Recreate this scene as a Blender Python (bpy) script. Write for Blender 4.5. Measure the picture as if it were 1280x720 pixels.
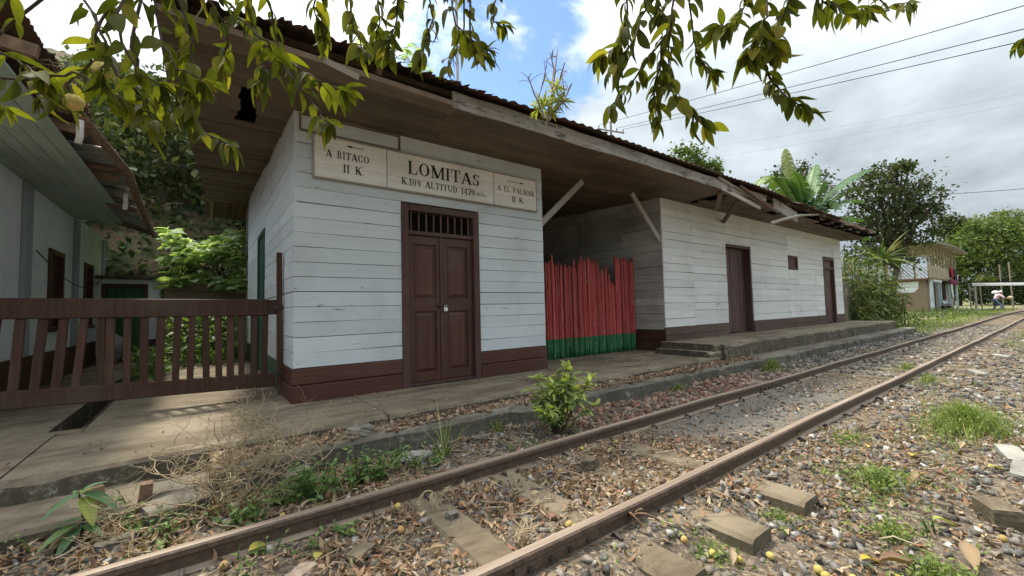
import bpy, bmesh, math, random
import numpy as np
from mathutils import Vector, Matrix, Euler

for o in list(bpy.data.objects):
    bpy.data.objects.remove(o, do_unlink=True)
SC = bpy.context.scene
COL = SC.collection
R = random.Random(7)
NR = np.random.default_rng(11)
rad = math.radians

# ------------------------------------------------------------------ camera
FPX = 518.787
CAM = Vector((0, 0, 1.17))
RX = Vector((0.80335685, -0.59501714, -0.02392443))    # camera right
DN = Vector((0.01147653, 0.05563797, -0.99838505))     # camera down
FW = Vector((0.59538732, 0.8017849, 0.05152587))       # camera forward
cam_data = bpy.data.cameras.new("camera")
cam_data.sensor_width = 36
cam_data.lens = 36 * FPX / 1280
cam_data.clip_start = 0.05
cam_data.clip_end = 4000
cam = bpy.data.objects.new("camera", cam_data)
COL.objects.link(cam)
cam.matrix_world = Matrix(((RX.x, -DN.x, -FW.x, CAM.x), (RX.y, -DN.y, -FW.y, CAM.y),
                           (RX.z, -DN.z, -FW.z, CAM.z), (0, 0, 0, 1)))
SC.camera = cam

# ------------------------------------------------------------------ sky and sun
SUN_TO = Vector((-0.14, 0.46, 1.0)).normalized()       # direction towards the sun
sun_data = bpy.data.lights.new("sun", 'SUN')
sun_data.energy = 1.8
sun_data.angle = rad(6)
sun_data.color = (1.0, 0.93, 0.80)
sun = bpy.data.objects.new("sun", sun_data)
COL.objects.link(sun)
sun.rotation_euler = (-SUN_TO).to_track_quat('-Z', 'Y').to_euler()
SUN_EL = math.asin(SUN_TO.z)
SUN_AZ = math.atan2(SUN_TO.x, SUN_TO.y)

SC.view_settings.view_transform = 'Standard'
SC.view_settings.look = 'None'
SC.view_settings.gamma = 1
SC.view_settings.use_curve_mapping = False
SC.view_settings.exposure = 1.46
SC.cycles.max_bounces = 5
SC.cycles.diffuse_bounces = 3
SC.cycles.glossy_bounces = 2
SC.cycles.transmission_bounces = 4
SC.cycles.transparent_max_bounces = 5
SC.cycles.sample_clamp_indirect = 6
SC.cycles.use_denoising = True
SC.cycles.use_adaptive_sampling = True
SC.cycles.adaptive_threshold = 0.025

world = bpy.data.worlds.new("World")
SC.world = world
world.use_nodes = True


class NT:
    """short hand for building node trees"""
    def __init__(s, tree):
        s.t = tree
        tree.nodes.clear()

    def n(s, typ, props=None, **ins):
        nd = s.t.nodes.new(typ)
        for k, v in (props or {}).items():
            setattr(nd, k, v)
        for k, v in ins.items():
            key = int(k[1:]) if k[0] == 'i' and k[1:].isdigit() else k.replace('_', ' ')
            s.set(nd.inputs[key], v)
        return nd

    def set(s, sock, v):
        if isinstance(v, bpy.types.NodeSocket):
            s.t.links.new(v, sock)
        elif isinstance(v, bpy.types.Node):
            s.t.links.new(v.outputs[0], sock)
        else:
            if isinstance(v, (tuple, list)) and sock.type == 'RGBA' and len(v) == 3:
                v = (*v, 1)
            sock.default_value = v

    def math(s, op, a, b=0.0, c=0.0, clamp=False):
        nd = s.t.nodes.new('ShaderNodeMath')
        nd.operation = op
        nd.use_clamp = clamp
        s.set(nd.inputs[0], a)
        s.set(nd.inputs[1], b)
        s.set(nd.inputs[2], c)
        return nd.outputs[0]

    def mix(s, fac, a, b, mode='MIX'):
        nd = s.t.nodes.new('ShaderNodeMix')
        nd.data_type = 'RGBA'
        nd.blend_type = mode
        s.set(nd.inputs[0], fac)
        s.set(nd.inputs[6], a)
        s.set(nd.inputs[7], b)
        return nd.outputs[2]

    def noise(s, vec, scale, detail=4, rough=0.55, dist=0.0):
        nd = s.n('ShaderNodeTexNoise', None, Vector=vec, Scale=scale, Detail=detail, Roughness=rough, Distortion=dist)
        return nd.outputs[0]

    def ramp(s, fac, stops, interp='LINEAR'):
        nd = s.t.nodes.new('ShaderNodeValToRGB')
        nd.color_ramp.interpolation = interp
        el = nd.color_ramp.elements
        while len(el) < len(stops):
            el.new(0.5)
        for e, (p, c) in zip(el, stops):
            e.position = p
            e.color = (*c, 1) if len(c) == 3 else c
        s.set(nd.inputs[0], fac)
        return nd.outputs[0]

    def smooth(s, v, lo, hi):
        nd = s.n('ShaderNodeMapRange', {'interpolation_type': 'SMOOTHSTEP'})
        s.set(nd.inputs[0], v)
        nd.inputs[1].default_value = lo
        nd.inputs[2].default_value = hi
        return nd.outputs[0]

    def xyz(s, v):
        nd = s.n('ShaderNodeSeparateXYZ')
        s.set(nd.inputs[0], v)
        return nd.outputs

    def comb(s, x, y, z):
        nd = s.n('ShaderNodeCombineXYZ')
        for i, v in enumerate((x, y, z)):
            s.set(nd.inputs[i], v)
        return nd.outputs[0]


def build_sky():
    t = NT(world.node_tree)
    tc = t.n('ShaderNodeTexCoord').outputs['Generated']
    sky = t.n('ShaderNodeTexSky', {'sky_type': 'NISHITA', 'sun_disc': False, 'sun_elevation': SUN_EL,
                                   'sun_rotation': SUN_AZ, 'altitude': 1400, 'dust_density': 1.5})
    d = t.xyz(tc)
    zz = t.math('MAXIMUM', d[2], 0.03)
    # cloud layer: directions projected on a flat deck, so clouds shrink toward the horizon
    k = t.math('DIVIDE', 1.0, t.math('ADD', zz, 0.22))
    deck = t.comb(t.math('MULTIPLY', d[0], k), t.math('MULTIPLY', d[1], k), 0.0)
    big = t.noise(deck, 1.3, 6, 0.55, 0.3)
    fine = t.noise(deck, 3.3, 8, 0.6, 0.25)
    wisp = t.noise(deck, 7.0, 8, 0.62, 0.4)
    # a break in the deck, roughly above the station roof
    gap = (FW * 519 + RX * (612 - 640) + DN * (85 - 360)).normalized()
    dot = t.n('ShaderNodeVectorMath', {'operation': 'DOT_PRODUCT'})
    t.set(dot.inputs[0], tc)
    dot.inputs[1].default_value = gap
    hole = t.smooth(dot.outputs['Value'], 0.93, 0.995)
    cover = t.math('ADD', t.math('MULTIPLY', fine, 0.55), t.math('MULTIPLY', wisp, 0.45))
    cover = t.math('SUBTRACT', t.math('ADD', cover, 0.36), t.math('MULTIPLY', hole, 0.45))
    cover = t.smooth(cover, 0.40, 0.60)
    # overcast luminance: three times brighter overhead than at the horizon
    lum = t.math('MULTIPLY', t.math('ADD', t.math('MULTIPLY', zz, 2.4), 0.78), 1.38)
    var = t.math('ADD', t.math('MULTIPLY', big, 1.5), t.math('MULTIPLY', fine, 0.5))
    var = t.math('ADD', t.math('MULTIPLY', t.math('SUBTRACT', var, 1.0), 1.15), 1.06)
    # forward scattering brightens the deck around the sun
    sd = t.n('ShaderNodeVectorMath', {'operation': 'DOT_PRODUCT'})
    t.set(sd.inputs[0], tc)
    sd.inputs[1].default_value = SUN_TO
    glow = t.math('ADD', 1.0, t.math('MULTIPLY', t.math('POWER', t.math('MAXIMUM', sd.outputs['Value'], 0.0), 5.0), 1.1))
    lum = t.math('MULTIPLY', t.math('MULTIPLY', lum, var), glow)
    tint = t.ramp(t.math('MULTIPLY', lum, 0.11), [(0.0, (0.72, 0.86, 0.96)), (0.55, (0.91, 0.965, 1.0)), (1.0, (1.0, 1.0, 1.0))])
    cl = t.n('ShaderNodeVectorMath', {'operation': 'SCALE'})
    t.set(cl.inputs[0], tint)
    t.set(cl.inputs['Scale'], lum)
    blue = t.mix(1.0, sky.outputs[0], (0.60, 0.66, 0.74), 'MULTIPLY')
    col = t.mix(cover, blue, cl.outputs[0])
    bg = t.n('ShaderNodeBackground', None, Color=col, Strength=0.15)
    t.n('ShaderNodeOutputWorld', None, Surface=bg)


build_sky()

# ------------------------------------------------------------------ helpers
def pix(px, py):
    return FW + RX * ((px - 640) / FPX) + DN * ((py - 360) / FPX)


def at(px, py, d):
    return CAM + pix(px, py) * d


def aty(px, py, y):
    r = pix(px, py)
    return CAM + r * (y / r.y)


def atz(px, py, z):
    r = pix(px, py)
    return CAM + r * ((z - CAM.z) / r.z)


def atx(px, py, x):
    r = pix(px, py)
    return CAM + r * (x / r.x)


def seen(P, m=0.32):
    """numpy mask of the points that this camera or one a step aside could see"""
    q = P - np.array(CAM)
    z = q @ np.array(FW)
    x = q @ np.array(RX)
    y = q @ np.array(DN)
    z2 = np.maximum(z, 0.05)
    return (z > 0.25) & (np.abs(x / z2 * FPX) < 640 * (1 + m)) & (np.abs(y / z2 * FPX) < 360 * (1 + m))


def tag(o, label=None, cat=None, group=None, kind=None):
    if label:
        o['label'] = label
    if cat:
        o['category'] = cat
    if group:
        o['group'] = group
    if kind:
        o['kind'] = kind
    return o


def thing(name, label, cat, loc=(0, 0, 0), group=None):
    o = bpy.data.objects.new(name, None)
    COL.objects.link(o)
    o.location = loc
    o.empty_display_size = 0.2
    return tag(o, label, cat, group)


def put(name, me, parent=None, loc=None):
    """link a mesh; parts are modelled in world coordinates, whatever their parent's place"""
    o = bpy.data.objects.new(name, me)
    COL.objects.link(o)
    if loc is not None:
        o.location = loc
    if parent:
        o.parent = parent
        o.matrix_parent_inverse = parent.matrix_basis.inverted()
    return o


class MB:
    def __init__(s):
        s.v, s.f, s.m, s.cur = [], [], [], 0

    def add(s, V, F):
        b = len(s.v)
        s.v += [tuple(p) for p in V]
        s.f += [tuple(i + b for i in f) for f in F]
        s.m += [s.cur] * len(F)
        return s

    def box(s, a, b, ch=0.0):
        """axis box between two corners, long edges chamfered by ch"""
        x0, y0, z0 = (min(a[i], b[i]) for i in range(3))
        x1, y1, z1 = (max(a[i], b[i]) for i in range(3))
        if ch <= 0:
            V = [(x0, y0, z0), (x1, y0, z0), (x1, y1, z0), (x0, y1, z0), (x0, y0, z1), (x1, y0, z1), (x1, y1, z1), (x0, y1, z1)]
            return s.add(V, [(0, 3, 2, 1), (4, 5, 6, 7), (0, 1, 5, 4), (1, 2, 6, 5), (2, 3, 7, 6), (3, 0, 4, 7)])
        L = (x1 - x0, y1 - y0, z1 - z0)
        ax = L.index(max(L))
        u, w = [(1, 2), (2, 0), (0, 1)][ax]
        lo, hi = (x0, y0, z0), (x1, y1, z1)
        ch = min(ch, 0.45 * L[u], 0.45 * L[w])
        prof = [(lo[u] + ch, lo[w]), (hi[u] - ch, lo[w]), (hi[u], lo[w] + ch), (hi[u], hi[w] - ch),
                (hi[u] - ch, hi[w]), (lo[u] + ch, hi[w]), (lo[u], hi[w] - ch), (lo[u], lo[w] + ch)]
        V = []
        for e in (lo[ax], hi[ax]):
            for p, q in prof:
                c = [0, 0, 0]
                c[ax], c[u], c[w] = e, p, q
                V.append(tuple(c))
        F = [tuple(range(7, -1, -1)), tuple(range(8, 16))] + [(i, (i + 1) % 8, 8 + (i + 1) % 8, 8 + i) for i in range(8)]
        return s.add(V, F)

    def bar(s, p, q, w, h, up=(0, 0, 1), ch=0.0):
        """rectangular beam from p to q, w across and h along up"""
        p, q, up = Vector(p), Vector(q), Vector(up)
        d = (q - p).normalized()
        sd = d.cross(up).normalized()
        up = sd.cross(d).normalized()
        if ch <= 0:
            prof = [(-w / 2, -h / 2), (w / 2, -h / 2), (w / 2, h / 2), (-w / 2, h / 2)]
        else:
            a, b = w / 2, h / 2
            prof = [(-a + ch, -b), (a - ch, -b), (a, -b + ch), (a, b - ch), (a - ch, b), (-a + ch, b), (-a, b - ch), (-a, -b + ch)]
        n = len(prof)
        V = [e + sd * x + up * y for e in (p, q) for x, y in prof]
        F = [tuple(range(n)), tuple(range(2 * n - 1, n - 1, -1))] + [(i, n + i, n + (i + 1) % n, (i + 1) % n) for i in range(n)]
        return s.add(V, F)

    def tube(s, path, radii, n=6, cap=True):
        path = [Vector(p) for p in path]
        if not hasattr(radii, '__len__'):
            radii = [radii] * len(path)
        V, F = [], []
        ref = Vector((0.31, 0.17, 0.93))
        for i, p in enumerate(path):
            d = path[min(i + 1, len(path) - 1)] - path[max(i - 1, 0)]
            if d.length < 1e-9:
                d = Vector((0, 0, 1))
            d.normalize()
            a = d.cross(ref)
            if a.length < 0.05:
                a = d.cross(Vector((1, 0, 0)))
            a.normalize()
            b = d.cross(a)
            for k in range(n):
                t = 2 * math.pi * k / n
                V.append(p + (a * math.cos(t) + b * math.sin(t)) * radii[i])
        for i in range(len(path) - 1):
            for k in range(n):
                k2 = (k + 1) % n
                F.append((i * n + k, i * n + k2, (i + 1) * n + k2, (i + 1) * n + k))
        if cap:
            F.append(tuple(range(n - 1, -1, -1)))
            F.append(tuple((len(path) - 1) * n + k for k in range(n)))
        return s.add(V, F)

    def mesh(s, name, mats, smooth=False):
        me = bpy.data.meshes.new(name)
        me.from_pydata(s.v, [], s.f)
        for m in (mats if isinstance(mats, (list, tuple)) else [mats]):
            me.materials.append(m)
        if any(s.m):
            me.polygons.foreach_set('material_index', s.m)
        if smooth:
            me.polygons.foreach_set('use_smooth', [True] * len(s.f))
        me.update()
        return me

    def build(s, name, mats, parent=None, smooth=False):
        return put(name, s.mesh(name, mats, smooth), parent)


def np_mesh(name, V, T, mat, smooth=False):
    me = bpy.data.meshes.new(name)
    me.vertices.add(len(V))
    me.vertices.foreach_set('co', np.ascontiguousarray(V, dtype=np.float32).ravel())
    me.loops.add(len(T) * 3)
    me.loops.foreach_set('vertex_index', np.ascontiguousarray(T, dtype=np.int32).ravel())
    me.polygons.add(len(T))
    me.polygons.foreach_set('loop_start', np.arange(0, len(T) * 3, 3, dtype=np.int32))
    if smooth:
        me.polygons.foreach_set('use_smooth', np.ones(len(T), dtype=bool))
    me.materials.append(mat)
    me.update(calc_edges=True)
    me.validate()
    return me


def rot_mats(ax, ay, az):
    """numpy batch of rotation matrices, applied x then y then z"""
    cx, sx, cy, sy, cz, sz = np.cos(ax), np.sin(ax), np.cos(ay), np.sin(ay), np.cos(az), np.sin(az)
    o, l = np.zeros_like(cx), np.ones_like(cx)
    A = np.stack([l, o, o, o, cx, -sx, o, sx, cx], -1).reshape(-1, 3, 3)
    B = np.stack([cy, o, sy, o, l, o, -sy, o, cy], -1).reshape(-1, 3, 3)
    C = np.stack([cz, -sz, o, sz, cz, o, o, o, l], -1).reshape(-1, 3, 3)
    return C @ B @ A


def scatter(name, mat, tmpls, P, M, S, parent=None, smooth=False):
    """one mesh holding copies of the templates at P with rotation M and scale S"""
    Vs, Ts, base = [], [], 0
    pick = NR.integers(0, len(tmpls), len(P))
    for k, (tv, tt) in enumerate(tmpls):
        ix = np.where(pick == k)[0]
        if not len(ix):
            continue
        v = (tv[None] * S[ix][:, None, :]) @ np.transpose(M[ix], (0, 2, 1)) + P[ix][:, None, :]
        t = tt[None] + (np.arange(len(ix)) * len(tv))[:, None, None] + base
        Vs.append(v.reshape(-1, 3))
        Ts.append(t.reshape(-1, 3))
        base += len(ix) * len(tv)
    return put(name, np_mesh(name, np.concatenate(Vs), np.concatenate(Ts), mat, smooth), parent)


def ico():
    p = (1 + 5 ** 0.5) / 2
    V = np.array([(-1, p, 0), (1, p, 0), (-1, -p, 0), (1, -p, 0), (0, -1, p), (0, 1, p), (0, -1, -p), (0, 1, -p),
                  (p, 0, -1), (p, 0, 1), (-p, 0, -1), (-p, 0, 1)], float)
    V /= np.linalg.norm(V[0])
    T = np.array([(0, 11, 5), (0, 5, 1), (0, 1, 7), (0, 7, 10), (0, 10, 11), (1, 5, 9), (5, 11, 4), (11, 10, 2), (10, 7, 6), (7, 1, 8),
                  (3, 9, 4), (3, 4, 2), (3, 2, 6), (3, 6, 8), (3, 8, 9), (4, 9, 5), (2, 4, 11), (6, 2, 10), (8, 6, 7), (9, 8, 1)])
    return V, T


def leaf_shape(n=5, w=0.5, fold=0.25, bend=0.25, tip=1.3, curl=0.0):
    """leaf along +x of length 1, midrib creased, bending downward; returns verts and triangles"""
    V, T = [], []
    for i in range(n + 1):
        t = i / n
        ww = w * 0.5 * (math.sin(math.pi * t ** (1 / tip)) ** 0.8 if 0 < t < 1 else 0.0)
        z = -bend * t * t + curl * math.sin(5 * t)
        V += [(t, ww, z + fold * ww + curl * ww), (t, 0, z), (t, -ww, z + fold * ww - curl * ww)]
    for i in range(n):
        a, b = 3 * i, 3 * i + 3
        for (p, q, r, s_) in ((a, b, b + 1, a + 1), (a + 1, b + 1, b + 2, a + 2)):
            if i > 0 or True:
                T += [(p, r, q), (p, s_, r)]
    V = np.array(V, float)
    # drop the empty triangles at both pointed ends
    T = [t for t in T if np.linalg.norm(np.cross(V[t[1]] - V[t[0]], V[t[2]] - V[t[0]])) > 1e-7]
    return V, np.array(T)


def frame_x(d, up):
    """rotation whose x axis is d and whose z axis leans to up"""
    x = Vector(d).normalized()
    y = Vector(up).cross(x)
    if y.length < 1e-4:
        y = Vector((0.3, 1, 0)).cross(x)
    y.normalize()
    z = x.cross(y)
    return Matrix(((x.x, y.x, z.x), (x.y, y.y, z.y), (x.z, y.z, z.z)))

# ------------------------------------------------------------------ materials
MAT = {}


def material(name, fn):
    m = bpy.data.materials.new(name)
    m.use_nodes = True
    t = NT(m.node_tree)
    sh = fn(t)
    t.n('ShaderNodeOutputMaterial', None, Surface=sh)
    MAT[name] = m
    return m


def bsdf(t, col, rough=0.8, bump=None, strength=0.3, dist=0.01, spec=0.3, metal=0.0):
    b = t.n('ShaderNodeBsdfPrincipled', None, Base_Color=col, Roughness=rough, Metallic=metal)
    b.inputs['Specular IOR Level'].default_value = spec
    if bump is not None:
        bp = t.n('ShaderNodeBump', None, Height=bump, Strength=strength, Distance=dist)
        t.set(b.inputs['Normal'], bp)
    return b


def obj_co(t):
    return t.n('ShaderNodeTexCoord').outputs['Object']


def rnd(t):
    return t.n('ShaderNodeObjectInfo').outputs['Random']


def isl(t):
    return t.n('ShaderNodeNewGeometry').outputs['Random Per Island']


def grain_vec(t, a, b, flat=False):
    """stretched along the board; walls run along x or y, ceilings along x"""
    c = t.xyz(obj_co(t))
    r = t.math('MULTIPLY', rnd(t), 53.0)
    if flat:
        return t.comb(t.math('MULTIPLY', c[0], a), t.math('MULTIPLY', c[1], b), r)
    return t.comb(t.math('MULTIPLY', t.math('ADD', c[0], c[1]), a), r, t.math('MULTIPLY', c[2], b))


def paint(name, col, worn, wood, chips=0.66, rough=0.7, flat=False, vertical=False, var=0.16, dirt=0.35, dirtcol=(0.16, 0.13, 0.10)):
    def fn(t):
        if vertical:
            c = t.xyz(obj_co(t))
            r = t.math('MULTIPLY', rnd(t), 53.0)
            gv = t.comb(t.math('MULTIPLY', t.math('ADD', c[0], c[1]), 30.0), r, t.math('MULTIPLY', c[2], 1.6))
            gc = t.comb(t.math('MULTIPLY', t.math('ADD', c[0], c[1]), 22.0), r, t.math('MULTIPLY', c[2], 4.0))
        else:
            gv = grain_vec(t, 1.6, 34.0, flat)
            gc = grain_vec(t, 5.0, 24.0, flat)
        g = t.noise(gv, 1.0, 7, 0.65)
        ch = t.noise(gc, 1.0, 8, 0.7, 0.4)
        big = t.noise(obj_co(t), 1.3, 5, 0.6)
        spots = t.noise(obj_co(t), 26.0, 5, 0.7)
        ch = t.math('ADD', ch, t.math('MULTIPLY', t.math('SUBTRACT', t.noise(obj_co(t), 2.1, 4, 0.6), 0.5), 0.30))
        c = t.mix(t.smooth(g, 0.35, 0.75), col, worn)
        c = t.mix(t.math('MULTIPLY', t.smooth(big, 0.45, 0.75), dirt), c, dirtcol)
        c = t.mix(t.math('MULTIPLY', t.smooth(spots, 0.64, 0.72), 0.45), c, dirtcol)
        c = t.mix(t.smooth(ch, chips, chips + 0.07), c, wood)
        v = t.math('ADD', 1.0 - var, t.math('MULTIPLY', rnd(t), 2 * var))
        hs = t.n('ShaderNodeHueSaturation', None, Color=c, Value=v)
        h = t.math('SUBTRACT', g, t.math('MULTIPLY', t.smooth(ch, chips, chips + 0.07), 0.6))
        return bsdf(t, hs, rough, h, 0.45, 0.006)
    return material(name, fn)


paint('white paint', (0.585, 0.64, 0.665), (0.545, 0.595, 0.62), (0.21, 0.18, 0.15), 0.635, var=0.075, dirt=0.26, dirtcol=(0.25, 0.245, 0.23))
paint('wing paint', (0.70, 0.72, 0.71), (0.645, 0.66, 0.645), (0.24, 0.21, 0.17), 0.63, var=0.075, dirt=0.20, dirtcol=(0.27, 0.255, 0.22))
paint('inner paint', (0.50, 0.50, 0.47), (0.40, 0.40, 0.37), (0.12, 0.10, 0.08), 0.66, dirt=0.5)  # white boards of the passage; its shade is put into the colour
paint('brown paint', (0.070, 0.026, 0.018), (0.095, 0.042, 0.032), (0.15, 0.11, 0.09), 0.70, rough=0.55, dirt=0.2)
paint('faded brown paint', (0.085, 0.052, 0.042), (0.13, 0.092, 0.077), (0.17, 0.14, 0.12), 0.62, rough=0.75, dirt=0.3)
paint('door paint', (0.070, 0.028, 0.019), (0.10, 0.045, 0.032), (0.16, 0.11, 0.085), 0.71, rough=0.5, vertical=True, var=0.1, dirt=0.2)
paint('old door paint', (0.070, 0.036, 0.034), (0.12, 0.070, 0.062), (0.17, 0.13, 0.11), 0.66, rough=0.6, vertical=True, var=0.2)
paint('frame paint', (0.085, 0.041, 0.036), (0.115, 0.064, 0.056), (0.20, 0.16, 0.14), 0.68, vertical=True)
paint('gate paint', (0.052, 0.022, 0.014), (0.085, 0.042, 0.029), (0.15, 0.11, 0.08), 0.70, vertical=True, rough=0.6, var=0.25)
paint('green paint', (0.012, 0.10, 0.035), (0.02, 0.13, 0.05), (0.10, 0.10, 0.07), 0.74, vertical=True, rough=0.5)
paint('dark green paint', (0.018, 0.07, 0.045), (0.03, 0.09, 0.06), (0.10, 0.10, 0.07), 0.70, vertical=True, rough=0.6)
paint('soffit wood', (0.135, 0.097, 0.064), (0.205, 0.15, 0.10), (0.06, 0.045, 0.033), 0.60, flat=True, var=0.26, dirt=0.5, dirtcol=(0.05, 0.038, 0.028))
paint('pale green paint', (0.34, 0.42, 0.36), (0.28, 0.35, 0.30), (0.14, 0.12, 0.09), 0.68, dirt=0.35, var=0.1)
paint('fascia wood', (0.25, 0.22, 0.19), (0.38, 0.35, 0.31), (0.09, 0.07, 0.06), 0.55, dirt=0.55, var=0.2, dirtcol=(0.09, 0.07, 0.055))
paint('grey wood', (0.33, 0.30, 0.27), (0.46, 0.43, 0.40), (0.14, 0.11, 0.09), 0.62, dirt=0.3)
paint('sign paint', (0.82, 0.80, 0.745), (0.72, 0.69, 0.63), (0.17, 0.14, 0.11), 0.67, dirt=0.3, var=0.05, dirtcol=(0.30, 0.25, 0.19))
paint('plaster', (0.79, 0.84, 0.87), (0.74, 0.79, 0.82), (0.34, 0.34, 0.33), 0.72, dirt=0.35, var=0.02, dirtcol=(0.30, 0.31, 0.30))
paint('grey post paint', (0.30, 0.34, 0.37), (0.36, 0.40, 0.43), (0.25, 0.24, 0.22), 0.72, vertical=True)
paint('mud wall', (0.33, 0.25, 0.18), (0.25, 0.19, 0.14), (0.18, 0.13, 0.10), 0.6, dirt=0.4)
paint('pale blue paint', (0.55, 0.66, 0.70), (0.45, 0.55, 0.60), (0.3, 0.28, 0.25), 0.7, vertical=True)


def flat_mat(name, col, rough=0.8, spec=0.3, metal=0.0, noise=0.12, sc=14.0):
    def fn(t):
        n = t.noise(obj_co(t), sc, 5, 0.6)
        c = t.mix(t.smooth(n, 0.3, 0.7), tuple(x * (1 - noise) for x in col), tuple(min(1, x * (1 + noise)) for x in col))
        return bsdf(t, c, rough, n, 0.2, 0.004, spec, metal)
    return material(name, fn)


flat_mat('letter black', (0.022, 0.020, 0.020), 0.6, noise=0.4, sc=60)
flat_mat('dark void', (0.012, 0.010, 0.009), 1.0, 0.0)
flat_mat('lock metal', (0.75, 0.75, 0.76), 0.35, 0.5, 0.3)
flat_mat('iron', (0.06, 0.052, 0.048), 0.6, 0.4, 0.4, 0.3, 40)
flat_mat('pole metal', (0.35, 0.35, 0.36), 0.5, 0.5, 0.4)
flat_mat('cable', (0.03, 0.03, 0.032), 0.7)
flat_mat('white cloth', (0.74, 0.74, 0.76), 0.9)
flat_mat('pink cloth', (0.72, 0.50, 0.58), 0.9)
flat_mat('red cloth', (0.30, 0.018, 0.03), 0.9)
flat_mat('maroon cloth', (0.16, 0.02, 0.06), 0.9)
flat_mat('black cloth', (0.02, 0.02, 0.024), 0.9)
flat_mat('blue jeans', (0.09, 0.13, 0.20), 0.9)
flat_mat('teal cloth', (0.12, 0.42, 0.38), 0.85, sc=30, noise=0.4)
flat_mat('skin', (0.24, 0.13, 0.085), 0.6)
flat_mat('hair', (0.012, 0.010, 0.009), 0.7)
flat_mat('white bar', (0.76, 0.77, 0.78), 0.5)
flat_mat('grey sheet', (0.30, 0.30, 0.30), 0.6)
flat_mat('dry bamboo', (0.36, 0.295, 0.20), 0.7, noise=0.3, sc=6)
flat_mat('pole wood', (0.19, 0.125, 0.08), 0.85, noise=0.35, sc=20)
flat_mat('root brown', (0.16, 0.10, 0.06), 0.9, noise=0.3)
flat_mat('white pipe', (0.68, 0.68, 0.68), 0.4)
flat_mat('dirt', (0.30, 0.22, 0.13), 0.95, noise=0.25, sc=3)


def concrete(name, a, b, moss_shade, amt):
    def fn(t):
        co = obj_co(t)
        n1 = t.noise(co, 2.2, 6, 0.6)
        n2 = t.noise(co, 18, 6, 0.7)
        n3 = t.noise(co, 90, 4, 0.7)
        c = t.mix(t.smooth(n1, 0.32, 0.7), a, b)
        c = t.mix(t.math('MULTIPLY', t.smooth(n2, 0.52, 0.7), 0.5), c, tuple(x * 0.55 for x in a))
        st = t.noise(t.comb(t.math('MULTIPLY', t.xyz(co)[0], 0.7), t.math('MULTIPLY', t.xyz(co)[1], 2.2), t.xyz(co)[2]), 1.4, 7, 0.68, 0.6)
        c = t.mix(t.math('MULTIPLY', t.smooth(st, 0.45, 0.62), 0.7), c, tuple(x * y for x, y in zip(a, (0.50, 0.47, 0.44))))
        # upright faces: mossy and lichened, with shade painted in as extra darkening
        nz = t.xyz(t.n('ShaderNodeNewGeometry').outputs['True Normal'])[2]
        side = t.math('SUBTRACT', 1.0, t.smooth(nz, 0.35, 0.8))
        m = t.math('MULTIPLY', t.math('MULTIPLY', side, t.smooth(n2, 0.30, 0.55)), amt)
        c = t.mix(m, c, moss_shade)
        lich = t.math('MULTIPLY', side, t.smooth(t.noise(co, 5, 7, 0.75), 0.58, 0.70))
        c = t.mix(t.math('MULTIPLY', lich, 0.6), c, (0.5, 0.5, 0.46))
        cr = t.n('ShaderNodeTexVoronoi', {'feature': 'DISTANCE_TO_EDGE'}, Vector=t.mix(0.1, co, t.n('ShaderNodeTexNoise', None, Vector=co, Scale=3.0).outputs[1]), Scale=0.62)
        crack = t.math('SUBTRACT', 1.0, t.smooth(cr.outputs[0], 0.001, 0.008))
        c = t.mix(t.math('MULTIPLY', crack, 0.35), c, (0.06, 0.05, 0.04))
        h = t.math('ADD', t.math('MULTIPLY', n2, 0.7), t.math('MULTIPLY', n3, 0.3))
        return bsdf(t, c, 0.9, h, 0.35, 0.010)
    return material(name, fn)


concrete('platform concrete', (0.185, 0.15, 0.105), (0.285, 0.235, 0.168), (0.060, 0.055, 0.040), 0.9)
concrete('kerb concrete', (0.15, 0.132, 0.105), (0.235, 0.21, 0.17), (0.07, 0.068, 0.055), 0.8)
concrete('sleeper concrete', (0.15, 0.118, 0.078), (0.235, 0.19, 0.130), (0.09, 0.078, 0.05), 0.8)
concrete('pale stone', (0.26, 0.25, 0.215), (0.37, 0.36, 0.315), (0.14, 0.13, 0.11), 0.5)


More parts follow.
